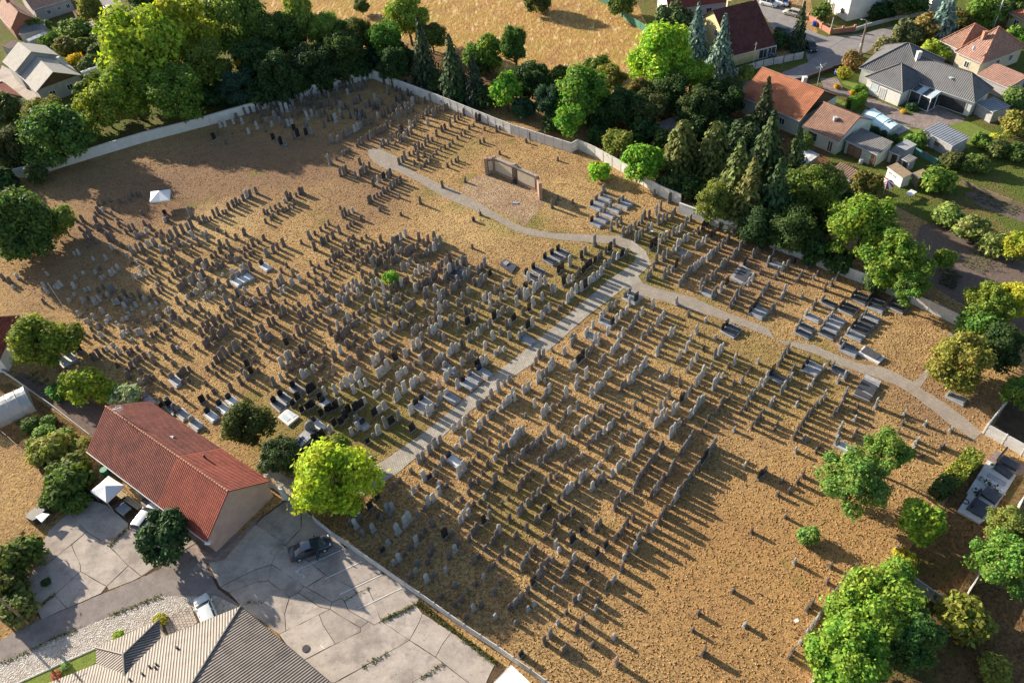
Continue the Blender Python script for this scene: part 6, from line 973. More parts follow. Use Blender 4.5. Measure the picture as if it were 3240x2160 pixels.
(38.7,58.6,"b"),(39.5,59.2,"b"),(40.0,59.8,"g"),(40.8,60.8,"g"),(41.4,61.6,"g"),(41.5,58.7,"b-"),(42.0,59.4,"b-"),(41.0,57.6,"w-"),
(38.2,55.7,"w"),(38.8,56.5,"w"),(39.8,55.0,"b-"),(40.5,55.8,"b-"),(44.2,59.2,"w+"),(47.1,57.6,"w-"),(46.3,56.2,"b-"),(48.8,55.7,"w-"),
(51.3,54.5,"w-"),(45.3,55.0,"b-"),(45.3,51.9,"w-"),(45.8,52.3,"w-"),(46.3,52.9,"w-"),(46.8,53.5,"w-"),(49.1,52.2,"b-"),(49.5,52.3,"b-"),
(46.4,51.4,"b-"),(29.5,49.8,"b-"),(31.2,49.5,"b"),(32.1,50.3,"b"),(29.8,48.3,"b-"),(28.5,48.1,"b-"),(37.4,54.3,"w"),(2.9,69.2,"w+"),
(3.6,69.7,"g"),(4.2,70.4,"g"),(4.7,70.9,"w+"),(5.2,71.6,"w+"),(3.5,73.5,"g+"),(4.1,73.4,"g"),(2.9,72.3,"b"),(2.3,71.6,"b-"),
(5.4,74.5,"g-"),(7.0,73.6,"w+"),(8.2,75.1,"g"),(7.6,70.7,"w"),(8.1,71.0,"w"),(8.7,71.7,"k+"),(9.3,72.3,"k+"),(10.0,73.0,"g"),
(10.6,73.5,"g"),(11.1,74.3,"g"),(11.8,74.8,"w"),(7.8,67.3,"w"),(8.1,68.2,"w+"),(8.5,68.4,"w"),(9.3,68.9,"w+"),(9.6,65.7,"w+"),
(10.3,66.4,"w+"),(10.8,66.9,"w"),(11.4,67.4,"w"),(11.9,68.5,"w"),(12.2,68.6,"k"),(12.4,68.8,"w+"),(1.5,68.0,"w"),(0.9,67.5,"w"),
(3.8,68.8,"g-"),(11.4,70.8,"g"),(11.9,71.5,"g"),(12.3,72.2,"g-"),(13.4,72.7,"w"),(13.8,73.3,"w"),(14.4,73.8,"w+"),(13.8,70.2,"g"),
(14.3,70.7,"w"),(15.0,71.1,"w+"),(15.5,71.6,"g"),(16.1,72.5,"g-"),(16.8,73.1,"w-"),(14.9,67.3,"w"),(15.4,67.6,"w+"),(15.8,68.5,"w+"),
(16.6,69.0,"w"),(17.0,69.6,"w"),(17.5,69.9,"w+"),(13.6,65.9,"b+"),(14.2,66.6,"b"),(19.4,71.7,"w"),(19.8,72.4,"g"),(20.5,73.4,"g"),
(21.8,70.1,"g-"),(22.3,70.8,"w"),(22.8,71.2,"w+"),(23.4,71.9,"w+"),(24.4,70.1,"w"),(23.3,68.9,"w+"),(22.7,68.2,"g-"),(26.0,68.5,"g-"),
(26.9,70.2,"g+"),(27.6,70.7,"w+"),(28.2,71.4,"w"),(25.8,71.8,"k-"),(23.3,65.6,"w+"),(23.9,66.3,"w+"),(24.5,67.1,"w+"),(18.9,67.3,"w-"),
(19.5,67.4,"w-"),(20.2,67.9,"w"),(17.6,65.8,"b-"),(21.2,66.0,"b"),(25.4,64.9,"w+"),(26.1,65.9,"w+"),(27.0,66.6,"w-"),(28.0,65.1,"b-"),
(29.2,65.3,"g"),(31.0,67.6,"b-"),(30.2,66.5,"b-"),(29.1,68.6,"w+"),(32.2,68.4,"w-"),(31.1,64.1,"w+"),(31.8,64.6,"w"),(32.4,65.3,"w"),
(28.2,68.2,"b-"),(6.3,66.0,"w+"),(4.2,67.2,"w"),(3.7,66.5,"g"),(3.2,65.9,"g-"),(5.8,65.3,"b-"),(5.2,64.5,"b-"),(2.1,64.9,"w"),
(-0.4,66.3,"w"),(-0.6,67.3,"w"),(0.7,63.4,"g-"),(3.0,63.1,"w+"),(3.5,63.8,"w+"),(4.3,64.2,"g-"),(6.4,63.2,"w+"),(5.8,62.8,"b"),
(7.5,63.8,"g"),(10.3,63.1,"w"),(11.0,63.5,"b-"),(10.0,62.6,"b-"),(9.3,61.9,"b-"),(8.4,61.3,"w+"),(7.6,60.6,"w+"),(6.8,59.8,"w"),
(6.2,59.4,"b-"),(14.7,63.0,"g"),(13.5,61.9,"g-"),(12.8,61.5,"b"),(13.5,59.1,"g-"),(12.9,58.5,"b-"),(12.3,58.1,"g"),(14.9,60.0,"g-"),
(16.5,61.0,"b"),(16.9,61.8,"b-"),(17.9,62.4,"g"),(18.6,63.0,"g"),(19.4,64.2,"g"),(16.0,64.1,"b-"),(16.7,59.7,"w+"),(17.2,60.2,"w"),
(17.6,60.5,"w+"),(18.3,60.9,"w+"),(19.4,61.5,"w+"),(20.1,62.1,"w"),(20.7,63.1,"k+"),(21.3,63.4,"g"),(22.0,64.2,"g"),(22.4,64.9,"b"),
(18.2,57.8,"w+"),(18.7,58.3,"w+"),(19.0,58.7,"g"),(19.6,59.4,"w"),(20.2,59.6,"b-"),(21.4,60.7,"w"),(22.0,61.3,"w"),(22.5,62.0,"w+"),
(23.1,62.6,"w"),(23.5,62.9,"w"),(24.5,60.5,"b-"),(25.0,61.1,"b"),(25.6,61.9,"b"),(26.0,62.6,"b-"),(26.8,62.8,"b-"),(27.7,60.4,"b-"),
(28.3,61.0,"b-"),(28.9,61.8,"g"),(29.6,62.7,"g"),(30.1,63.1,"g"),(30.4,60.2,"g-"),(31.1,61.2,"g"),(29.7,59.2,"b"),(29.0,58.5,"b"),
(28.3,57.9,"b"),(26.1,57.8,"w-"),(22.1,58.0,"b-"),(22.8,58.9,"b-"),(23.4,59.9,"b-"),(0.2,60.7,"w+"),(-0.7,59.9,"w+"),(-0.3,60.4,"w"),
(-1.0,59.3,"w+"),(3.4,60.3,"g"),(2.8,59.6,"g"),(2.3,59.0,"b"),(1.8,58.6,"g"),(1.1,58.3,"g"),(0.5,57.9,"b"),(-0.1,57.3,"g"),
(4.4,57.9,"w+"),(5.1,58.3,"w+"),(3.8,57.5,"g"),(3.2,57.1,"g"),(2.5,56.3,"g"),(1.8,55.8,"g"),(-1.0,56.5,"g"),(4.6,61.1,"b-"),
(5.2,61.6,"b-"),(8.7,58.4,"g"),(9.3,58.8,"g"),(9.7,59.3,"b-"),(10.3,59.5,"w"),(11.0,60.1,"w"),(11.6,60.6,"g"),(8.0,57.6,"b"),
(7.0,56.3,"w-"),(6.3,55.9,"b-"),(5.6,55.3,"b-"),(4.8,54.6,"b"),(8.9,54.7,"w-"),(8.3,54.2,"w-"),(9.9,55.7,"b"),(10.5,56.3,"g"),
(10.9,56.9,"b-"),(15.0,57.4,"g+"),(15.4,58.0,"g"),(14.1,56.5,"w+"),(13.6,55.8,"w+"),(13.1,55.2,"g"),(12.2,54.5,"g-"),(11.4,54.1,"w"),
(11.0,53.8,"w"),(10.2,53.1,"w"),(9.1,52.5,"g+"),(8.5,52.3,"g+"),(7.6,51.4,"w"),(6.8,53.1,"g"),(6.4,52.7,"w"),(7.2,53.5,"w"),
(5.8,52.3,"b"),(5.2,51.9,"w"),(4.7,51.4,"w"),(4.2,50.9,"g"),(3.5,50.3,"b"),(2.9,53.3,"b"),(2.3,52.6,"b"),(1.8,52.0,"b-"),
(1.2,51.3,"g"),(0.6,50.8,"b"),(-0.1,50.3,"g"),(-1.0,52.5,"b"),(-0.6,53.1,"b"),(0.1,53.8,"b"),(0.7,54.5,"b-"),(3.6,53.6,"b-"),
(17.0,56.3,"b"),(16.5,55.9,"b"),(15.9,55.1,"g"),(15.3,54.6,"g"),(14.7,53.8,"b"),(14.3,53.3,"b"),(13.8,52.7,"b"),(13.3,52.1,"b"),
(12.9,51.6,"g"),(12.4,50.7,"g"),(20.7,57.3,"b"),(20.2,56.6,"g"),(19.8,56.1,"g"),(19.3,55.5,"g"),(18.9,55.1,"b"),(17.8,53.8,"b-"),
(17.4,53.0,"b"),(16.9,52.5,"g"),(16.5,52.0,"b-"),(16.0,51.8,"b"),(15.7,51.2,"b"),(15.2,50.5,"g"),(14.7,50.1,"g"),(14.2,49.6,"b"),
(23.0,55.7,"g+"),(22.4,55.0,"g+"),(22.0,54.4,"g"),(21.6,54.1,"k+"),(21.0,53.5,"k"),(20.5,53.0,"b"),(20.0,52.4,"b"),(19.4,51.8,"b"),
(19.0,51.4,"g"),(18.4,50.7,"b"),(18.1,50.3,"b"),(17.6,49.8,"b"),(17.1,49.2,"w+"),(16.7,48.7,"w"),(16.2,48.0,"b"),(25.9,52.4,"w-"),
(27.1,50.7,"k"),(27.7,51.1,"k"),(28.1,51.4,"b-"),(9.8,48.5,"b+"),(10.3,49.2,"b"),(10.8,49.8,"g"),(11.4,50.1,"b-"),(2.3,49.3,"k+"),
(1.7,49.1,"g"),(-0.8,49.5,"b"),(5.0,48.8,"b-"),(15.3,47.6,"b-"),(-20.6,50.0,"g"),(-19.9,50.9,"g"),(-20.1,49.6,"w"),(-19.3,48.6,"g-"),
(-18.1,48.9,"w"),(-17.7,50.8,"b-"),(-17.1,50.3,"b-"),(-16.2,50.7,"g-"),(-15.2,48.3,"w+"),(-14.4,49.1,"w+"),(-13.9,49.7,"w+"),(-13.0,50.4,"g-"),
(-13.1,46.5,"w+"),(-12.6,47.4,"b-"),(-12.1,48.0,"b-"),(-11.2,48.7,"b"),(-10.8,48.8,"b-"),(-10.0,49.7,"g-"),(-9.8,47.1,"k+"),(-9.1,47.5,"g-"),
(-8.0,48.8,"w"),(-7.6,49.4,"w"),(-7.0,49.7,"w"),(-6.1,47.7,"b"),(-5.3,48.4,"k"),(-4.6,49.1,"g"),(-16.9,46.1,"k-"),(-16.3,47.0,"w-"),
(-15.6,44.4,"w-"),(-15.0,44.8,"w"),(-14.4,45.4,"b-"),(-13.8,46.1,"b"),(-13.1,43.2,"w-"),(-13.7,42.6,"g-"),(-11.9,41.9,"w+"),(-11.2,42.4,"g-"),
(-9.8,42.9,"w-"),(-11.8,44.1,"b-"),(-11.6,45.1,"b-"),(-11.3,45.5,"b"),(-9.4,44.5,"b"),(-8.7,45.2,"w"),(-8.4,46.0,"b"),(-7.1,46.4,"b"),
(-6.6,47.0,"b"),(-4.4,45.7,"b"),(-4.0,46.5,"b"),(-3.6,47.1,"w"),(-5.3,45.0,"g-"),(-8.8,41.0,"g-"),(-7.4,40.1,"b-"),(-6.5,40.9,"b-"),
(-5.7,41.7,"w-"),(-4.6,39.8,"g-"),(-3.9,40.7,"b-"),(-10.3,39.9,"b-"),(-8.1,39.3,"b-"),(-8.9,38.8,"b-"),(-7.7,37.3,"b-"),(-6.9,38.1,"w"),
(-6.1,38.5,"b-"),(-4.7,37.0,"w-"),(-3.1,37.9,"b-"),(-6.6,43.5,"b"),(-6.1,44.1,"b-"),(-5.1,42.5,"b-"),(-4.5,42.9,"b-"),(-3.8,43.6,"b"),
(-2.9,44.3,"b"),(-2.4,48.4,"b"),(-12.9,44.1,"g-"),(-1.8,46.1,"b"),(-1.2,49.1,"g"),(-0.5,46.9,"b"),(0.7,47.9,"b"),(1.3,48.5,"b-"),
(1.5,45.7,"b-"),(2.3,46.0,"b"),(2.7,46.9,"b"),(3.5,47.7,"b"),(4.3,48.0,"b-"),(4.9,48.4,"b"),(5.6,46.0,"k"),(4.3,45.5,"g"),
(4.5,44.8,"k+"),(2.5,44.6,"w"),(2.8,43.9,"w-"),(0.1,44.3,"b"),(-0.3,43.8,"b"),(-0.9,43.2,"g"),(-1.4,42.2,"g"),(2.0,42.8,"g-"),
(1.3,42.3,"b"),(0.7,41.7,"b"),(0.3,41.1,"g"),(4.3,42.6,"w"),(3.8,41.8,"b"),(3.2,40.8,"g"),(2.8,40.5,"g-"),(5.6,41.3,"k"),
(7.2,46.1,"b"),(7.8,46.6,"b"),(8.0,43.8,"k"),(6.9,42.9,"k"),(9.9,45.1,"b"),(9.5,45.0,"b-"),(9.1,44.5,"b"),(10.3,45.6,"b"),
(10.8,46.3,"b"),(11.6,46.9,"b"),(11.7,44.2,"g+"),(11.2,43.3,"w"),(12.8,44.9,"b+"),(13.6,45.5,"w"),(14.4,46.3,"b+"),(15.1,47.0,"b+"),
(10.3,42.6,"b"),(9.7,42.2,"w-"),(9.3,40.9,"b"),(8.2,39.8,"w"),(7.3,39.0,"b"),(5.7,39.7,"b-"),(4.7,38.6,"b"),(4.3,38.2,"w-"),
(3.8,37.8,"b"),(6.2,37.7,"b-"),(5.8,36.8,"w-"),(2.7,36.7,"b-"),(4.3,35.6,"b"),(3.6,34.7,"b"),(1.7,35.7,"w-"),(7.2,33.6,"w-"),
(4.9,33.1,"b-"),(7.0,31.0,"r"),(0.2,33.8,"b"),(0.8,34.5,"g"),(2.1,32.7,"b"),(-0.4,40.3,"k"),(-1.0,39.4,"b"),(-1.8,38.9,"g"),
(-2.5,38.3,"g"),(1.8,39.5,"g-"),(-0.5,38.0,"w-"),(-1.2,37.5,"w-"),(-2.6,36.2,"g-"),(-2.3,32.8,"k-"),(20.3,37.2,"b-"),(24.2,43.8,"b-"),
(16.2,35.2,"b-"),(15.2,33.5,"b-"),(15.7,31.1,"b"),(20.5,33.5,"w-"),(27.6,39.7,"w-"),(31.2,38.8,"b-"),(33.6,38.4,"b-"),(30.2,37.1,"b-"),
(27.8,34.9,"b"),(27.2,34.5,"b"),(26.5,32.2,"w"),(27.0,32.6,"w"),(27.5,33.0,"w"),(28.0,33.5,"w"),(28.4,33.8,"b"),(29.4,34.7,"w"),
(30.0,35.3,"b"),(30.5,35.8,"b"),(31.0,36.2,"b"),(31.7,36.9,"b"),(32.3,37.4,"w-"),(25.4,31.2,"w-"),(24.4,30.4,"b-"),(23.9,29.9,"b-"),
(28.4,45.2,"b-"),(38.8,40.1,"w-"),
]
NUM=['zero','one','two','three','four','five','six','seven','eight','nine','ten','eleven','twelve','thirteen','fourteen','fifteen','sixteen','seventeen','eighteen','nineteen']
TENS=['','','twenty','thirty','forty','fifty','sixty','seventy','eighty','ninety']
def word(n):
    n=int(n); return NUM[n] if n<20 else TENS[n//10]+('-'+NUM[n%10] if n%10 else '')
def place(x,y):
    a=Vector((-18.70,55.36)); b=Vector((18.31,86.90)); d=(b-a).normalized(); q=Vector((x,y))-a; s_=q.dot(Vector((d.y,-d.x))); l_=int(round(q.dot(d))); m_=max(1,int(round(abs(s_))))
    return ' '+word(min(m_,99))+' metres off the walkway, '+word(min(abs(l_),99))+(' past' if l_>=0 else ' before')+' its gate, '+('parking' if s_>0 else 'hall')+' side'
def section(x,y):
    # distance from the main walkway line, positive on the parking side
    a=Vector((-18.70,55.36)); b=Vector((18.31,86.90)); d=(b-a).normalized(); return (Vector((x,y))-a).dot(Vector((d.y,-d.x)))
SHAPE={'b':'weathered brown','g':'mid grey','w':'pale marble','r':'rose coloured','k':'polished black granite','o':'pale obelisk'}
items=[]
seen=set()
for (x,y,c) in STONES:
    kx=(round(x/0.55),round(y/0.55))
    if kx in seen: continue
    seen.add(kx); items.append((x,y,c))
def dist2(it): return it[0]**2+it[1]**2+78**2
cand=sorted([it for it in items if it[2][0] in 'bgwr'],key=dist2)
NEAR=set(id(it) for it in cand[:300])
sv=[];sf=[];sm=[]; SC='bgwr'
for it in items:
    x,y,c=it; code=c[0]; big={'+':1.28,'-':.62}.get(c[-1],1.0)
    rz=ROW+rnd.gauss(0,.06); sc=big*rnd.uniform(.98,1.28); sx=rnd.uniform(.9,1.15)*(.5+.5*big)
    if code=='w' and x<-34 and y<112: sc*=.74; sx*=.85
    lean=(rnd.gauss(0,.035),rnd.gauss(0,.03))
    if code=='o':
        o=add('obelisk',obm,None,(x,y,0),rz,(sc,sc,sc)); tag(o,'tall white obelisk on a square pedestal among brown headstones','obelisk'); add('pedestal',obbm,o); continue
    tb,pl,kd=PROTO[code][rnd.randrange(len(PROTO[code]))]
    if code=='k' or id(it) in NEAR:
        s_=section(x,y)
        nm='black_headstone' if code=='k' else 'headstone'; cat='headstone'
        where=place(x,y)
        hgt={'+':'tall ','-':'small '}.get(c[-1],''); col_={'b':'brown','g':'grey','w':'pale','r':'rose','k':'black granite'}[code]
        lab=hgt+KW[kd]+' '+col_+' headstone'+where
        o=add(nm,tb,None,(x,y,0),rz,(sx,1.0,sc)); o.rotation_euler=(lean[0],lean[1],rz); tag(o,lab,cat,'alike: '+lab); add('plinth',pl,o)
    else:
        M_=Matrix.Translation((x,y,0))@Matrix.Rotation(rz,4,'Z')@Matrix.Rotation(lean[0],4,'X')@Matrix.Rotation(lean[1],4,'Y')@Matrix.Diagonal((sx,1,sc,1))
        for me in (tb,pl):
            n=len(sv); sv+=[M_@v.co for v in me.vertices]; sf+=[tuple(n+i for i in p.vertices) for p in me.polygons]; sm+=[SC.index(code)]*len(me.polygons)
o=add('headstones',mesh('headstones',sv,sf,mats=[STONE[c] for c in SC],midx=sm)); o['kind']='stuff'; o['label']='hundreds of small old headstones crowding the farther rows'; o['category']='headstones'

# ------------------------------------------------------------------ graves with ledger slabs
GN=Vector((math.cos(ROW-math.pi/2),math.sin(ROW-math.pi/2),0)); GU=Vector((math.cos(ROW),math.sin(ROW),0))
SL={'g':M_SLABG,'w':M_SLABW,'k':M_SLABK,'d':M_SLABK}
def grave(x,y,hc,sc,label,w=1.0,l=2.0,h=1.2,kerb=None,rz=None,n=1,group=None):
    root=bpy.data.objects.new('grave',None); C.objects.link(root); root.location=(x,y,0); root.rotation_euler=(0,0,ROW if rz is None else rz); tag(root,label,'grave',group)
    k=MB().box(-w/2-.14,w/2+.14,-l-.1,.2,-.05,.2); k.build('kerb',SL[kerb] if kerb else M_SLABG,root)
    for i in range(n):
        x0=-w/2+w*i/n+.05; x1=-w/2+w*(i+1)/n-.05; MB().box(x0,x1,-l,-.14,.18,.34,0,None,.95).build('slab',SL[sc],root)
        if hc:
            hw=(x1-x0)*.82; tb=slab_mesh('headstone',hw,h,.18,['low','square','arch','slant'][int((x*7+y*3+i)%4)],STONE[hc],.2); add('headstone',tb,root,((x0+x1)/2,0.04,0))
    return root
GR=[((17.71,109.36),'g','g'),((16.62,108.28),'g','g'),((15.69,107.03),'k','g'),((20.57,107.11),'g','g',2),((18.63,105.89),'g','g'),((17.42,104.57),'g','g'),((16.09,103.58),'g','g'),((15.04,102.57),'k','g'),
 ((8.73,96.05),'k','k'),((7.69,95.26),'k','k'),((6.49,94.46),'k','k'),((4.49,92.31),'k','k'),((3.30,91.20),'k','k'),((27.12,92.90),'g','g'),((28.51,83.37),'g','g'),((34.45,78.48),'k','g',2),((29.70,75.51),'k','k',2),((12.99,79.44),'w','g'),((10.63,77.12),'w','g'),((17.58,84.10),'g','g',2),((1.59,77.78),'g','g'),
 ((49.23,79.22),'k','k',2),((46.79,77.29),'k','k',2),((44.54,78.78),'g','k'),((51.17,78.22),'k','k',2),((50.47,76.84),'k','g'),((53.54,76.83),'k','k',2),((41.36,76.31),'w','g'),((39.85,74.55),'g','k'),((39.05,73.48),'g','k'),((42.16,72.92),'g','k'),((44.11,75.01),'w','g',2),((42.95,73.87),'g','g'),((49.18,75.13),'g','g'),((48.24,74.28),'g','k'),((46.95,73.28),'k','k',2),((45.56,71.99),'w','g'),((39.95,88.17),'k','g'),
 ((43.83,69.37),'g','g'),((43.92,70.39),'g','k'),((38.15,67.08),'k','g',2),((41.37,66.23),'g','k'),((53.58,59.85),'w','g'),((37.66,54.23),'w','w'),((33.14,66.03),'k','k'),
 ((-38.86,100.16),'k','w'),((-42.94,97.08),'g','w'),((-42.17,97.62),'g','w'),((-41.39,98.17),'g','w'),
 ((-39.00,71.72),'k','w'),((-40.07,70.70),'k','w'),((-41.46,69.56),'k','w'),((-43.25,68.33),'w','g'),((-47.90,76.69),'g','g'),((-50.93,73.57),'g','g'),((-45.55,70.42),'g','g'),((-47.18,71.70),'k','k'),((-65.31,83.30),'w','w',2),
 ((-6.17,71.50),'g','g'),((-4.79,72.32),'k','g'),((-7.09,70.49),'k','g'),((-13.03,67.68),'k','g',2),((-9.33,68.41),'w','g'),((-30.39,72.75),'k','k'),((-26.84,66.08),'k','w'),((-9.21,58.23),'k','w'),((-9.48,73.48),'g','g'),((-25.95,69.42),'k','w'),((-31.93,71.39),'k','k'),((-32.67,70.32),'k','k'),((-21.15,65.60),'g','g')]
GNAME={'g':'grey','w':'pale','k':'black'}
cnt={}
for e in GR:
    (x,y),hc,sc=e[:3]; n=e[3] if len(e)>3 else 1
    s_=section(x,y)
    where='near the red-roofed hall' if x<-14 and y<75 else ('on the lawn by the memorial wall' if y>88 and x>8 and x<30 else ('along the precast wall near the acacia' if x>38 else ('on the parking side of the walkway' if s_>0 else 'beside the dense rows left of the walkway')))
    lab=('double ' if n==2 else '')+GNAME[sc]+' slab grave, '+GNAME[hc]+' headstone,'+place(x,y).replace(', parking side','').replace(', hall side','')
    grave(x,y,hc,sc,lab,1.0*n,2.0,1.25,None,None,n,'alike: '+lab)
def flat(name,label,pts,z,mat,inner=()):
    root=MB().prism(ccw(pts),0,z).build(name,mat); tag(root,label,'grave')
    for p,m_,z1 in inner: MB().prism(ccw(p),z-.01,z1).build('slab',m_,root)
    return root
flat('grave','flat black tombs side by side on the grass by the path bend',[(-0.67,94.07),(0.26,95.25),(2.01,93.37),(1.06,91.68)],.25,M_SLABK,[([(-0.16,94.12),(0.39,94.69),(0.87,94.08),(0.31,93.51)],M_SLABG,.4)])
flat('grave','flat white double tomb with two dark recesses on the green grass',[(-31.76,67.46),(-30.70,68.76),(-28.90,67.18),(-30.17,65.79)],.3,M_SLABW,[([(-31.31,67.41),(-30.93,67.78),(-29.95,66.91),(-30.40,66.46)],M_PALEGLASS,.33),([(-30.60,68.06),(-30.28,68.39),(-29.22,67.41),(-29.67,67.00)],M_PALEGLASS,.33)])
flat('grave','long pale grave with black glossy lid and white kerb beside the path',[(45.44,68.23),(46.76,69.36),(48.56,66.98),(47.29,65.98)],.25,M_SLABW,[([(45.89,68.27),(46.85,69.04),(48.13,67.15),(47.25,66.58)],M_SLABK,.5)])
flat('grave','wide triple tomb of grey slabs with a shared back wall near the path',[(42.18,61.40),(44.94,64.38),(46.44,62.85),(43.71,60.02)],.25,M_SLABG,[([(44.46,63.88),(44.98,64.28),(46.38,62.86),(45.90,62.37)],M_SLABG,.4),([(43.21,62.46),(44.29,63.62),(45.59,62.13),(44.51,60.81)],M_SLABK,.42),([(42.34,61.47),(42.94,62.13),(44.24,60.67),(43.71,60.20)],M_SLABK,.4)])
flat('grave','large fenced grave plot with dark slabs and low kerb among grey stones',[(33.12,85.59),(35.56,88.49),(36.97,85.97),(34.67,83.62)],.2,M_SLABG,[([(33.77,85.61),(35.47,87.60),(36.46,85.93),(34.84,84.21)],M_SLABK,.28)])
flat('grave','flat dark green bronze coloured tomb beside the lime tree',[(-20.29,58.88),(-19.84,60.51),(-18.62,59.42),(-19.90,58.09)],.25,M_SLABK,[([(-20.09,59.02),(-19.74,59.99),(-18.95,59.30),(-19.79,58.49)],plain('green_patina',(0.20,0.24,0.21),(0.12,0.15,0.13)),.3)])
# big dark tomb with grey arch by the dark trees
bt=bpy.data.objects.new('tomb',None); C.objects.link(bt); tag(bt,'big black tomb with grey top and arched stone beside the lime tree','tomb')
MB().prism(ccw([(-29.01,62.50),(-27.43,64.42),(-25.76,62.98),(-27.71,61.15)]),0,.9).build('base',STONE['k'],bt); MB().prism(ccw([(-28.98,62.48),(-27.40,64.40),(-26.15,63.43),(-27.76,61.54)]),.9,.98).build('top',M_SLABG,bt)
for i in range(3): a=Vector((-28.11,63.21)); d=Vector((-30.63,70.89))*0; q=Vector([(-27.83,62.87),(-28.01,62.45),(-28.14,62.02)][i]); MB().box(-.3,.3,-.2,.2,.97,1.05,0,Matrix.Translation((q.x,q.y,0))@Matrix.Rotation(ROW,4,'Z')).build('glass_lid',M_GLASS,bt)
tb=slab_mesh('arch_stone',1.3,2.2,.3,'arch',STONE['g'],.0); o=add('arch_stone',tb,bt,(*(-27.00,64.53),0),ROW)
# black columned monument in the middle rows
mo=bpy.data.objects.new('monument',None); C.objects.link(mo); x,y=(-8.03,93.66); mo.location=(x,y,0); mo.rotation_euler=(0,0,ROW); tag(mo,'big family monument with black obelisk and slab inside stone posts','monument')
MB().box(-1.5,1.5,-2.6,.5,0,.3).build('base',M_SLABG,mo); MB().box(-1.3,1.3,-2.4,-.3,.3,.45).build('slab',M_SLABK,mo); MB().box(-.5,.5,-.1,.35,.3,2.0).build('back_wall',STONE['b'],mo)
MB().box(-.22,.22,0,.4,2.0,3.6,0,None,.6).build('obelisk_shaft',STONE['k'],mo)
for sx_,sy_ in ((-1.4,.3),(1.4,.3),(-1.4,-2.5),(1.4,-2.5)): MB().box(sx_-.16,sx_+.16,sy_-.16,sy_+.16,.3,1.6).build('corner_post',STONE['g'],mo)
# family plot at the lower right
fp=flat('family_grave','pale concrete family plot with black slabs and flowers by the side wall',[(53.43,49.76),(55.49,47.36),(53.02,45.16),(52.07,44.37),(50.44,42.80),(48.58,41.88),(47.01,43.68),(49.19,45.63),(49.12,45.85)],.3,M_SLABW,[([(53.35,48.51),(54.24,49.06),(55.15,47.40),(54.37,46.85)],M_SLABK,.6),([(52.23,47.62),(52.72,47.99),(53.93,46.47),(53.41,46.03)],M_SLABG,.36),([(50.25,45.36),(51.42,46.13),(52.57,44.87),(51.22,43.86)],M_SLABK,.65),([(47.93,43.77),(49.52,44.96),(50.61,43.59),(49.05,42.36)],M_SLABK,.6)])
fp2=flat('family_grave','black lidded grave on old block paving beside the family plot',[(53.65,49.96),(55.09,51.08),(57.20,48.62),(56.60,47.51),(55.08,47.85)],.12,M_COBBLE,[([(54.48,49.41),(55.37,50.05),(56.44,48.56),(55.72,47.91)],M_SLABK,.55)])
for p0,p1 in (((54.31,49.43),(55.84,50.60)),((53.68,48.69),(54.39,49.34)),((49.76,45.21),(50.26,45.50)),((48.43,43.71),(50.16,45.30))):
    a,b=Vector(p0),Vector(p1); m_=(a+b)/2; an=math.atan2((b-a).y,(b-a).x); o=MB().box(-(b-a).length/2,(b-a).length/2,-.1,.1,.3,1.25).build('headstone',STONE['k'],fp); o.location=(m_.x,m_.y,0); o.rotation_euler=(0,0,an)
fl=MB()
for i in range(150):
    k=i%3; c0=[Vector((53.60,48.77)),Vector((51.28,47.30)).lerp(Vector((52.73,45.41)),rnd.random()),Vector((50.14,45.73))][k]; q=c0+Vector((rnd.gauss(0,.18),rnd.gauss(0,.18))); s=rnd.uniform(.05,.12); fl.box(q.x-s,q.x+s,q.y-s,q.y+s,.3,.42+rnd.random()*.15,rnd.randrange(3))
o=fl.build('flowers',[M_WHITE,plain('leaf_dark',(.05,.08,.03)),M_SLABG],fp); o['kind']='stuff'
wr=MB()
for i in range(12):
    a0,a1=i*math.pi/6,(i+1)*math.pi/6; c0=Vector((*(48.37,44.68),.36)); wr.tube(c0+Vector((.32*math.cos(a0),.32*math.sin(a0),0)),c0+Vector((.32*math.cos(a1),.32*math.sin(a1),0)),.05)
tag(wr.build('wreath',M_DARKSOIL),'dark round wreath lying on the pale family plot','wreath')

# ------------------------------------------------------------------ memorial wall
mw=bpy.data.objects.new('memorial_wall',None); C.objects.link(mw); tag(mw,'brick memorial wall with pale name panels facing the gravel square','memorial')
a,b=Vector((*(0.12,120.11),0)),Vector((*(7.16,112.79),0)); d=(b-a).normalized(); nrm=Vector((d.y,-d.x,0)); L=(b-a).length; ang=math.atan2(d.y,d.x); e0=Vector((*(-1.38,119.81),0)); e1=Vector((*(7.42,110.50),0))
BR=plain('memorial_brick',(0.44,0.30,0.22),(0.30,0.19,0.14),.95,3.0,.02); PN=plain('name_panel',(0.56,0.48,0.36),(0.48,0.40,0.30),.8,1.0)
def seg(p,q,h,th,mat,nm,par):
    dd=(q-p); an=math.atan2(dd.y,dd.x); o=MB().box(0,dd.length,-th/2,th/2,0,h).build(nm,mat,par); o.location=p; o.rotation_euler=(0,0,an); return o
hw=3.1
seg(a,b,hw,.4,BR,'main_wall',mw); seg(e0,a,hw,.38,BR,'side_wall',mw); seg(b,e1,hw-.3,.38,BR,'side_wall',mw)
for p in (e0,a,b,e1): MB().box(p.x-.28,p.x+.28,p.y-.28,p.y+.28,0,hw+.25).build('pillar',BR,mw)
cp=MB(); n=int(L/.35)
for k in range(n): q=a.lerp(b,(k+.5)/n); z=hw+.0+ (.45*math.exp(-((k+.5)/n-.5)**2/.004)); cp.box(-.15,.15,-.27,.27,hw,z+.14,0,Matrix.Translation((q.x,q.y,0))@Matrix.Rotation(ang,4,'Z'))
cp.build('coping',plain('coping_tile',(0.42,0.37,0.33),(0.28,0.24,0.21)),mw)
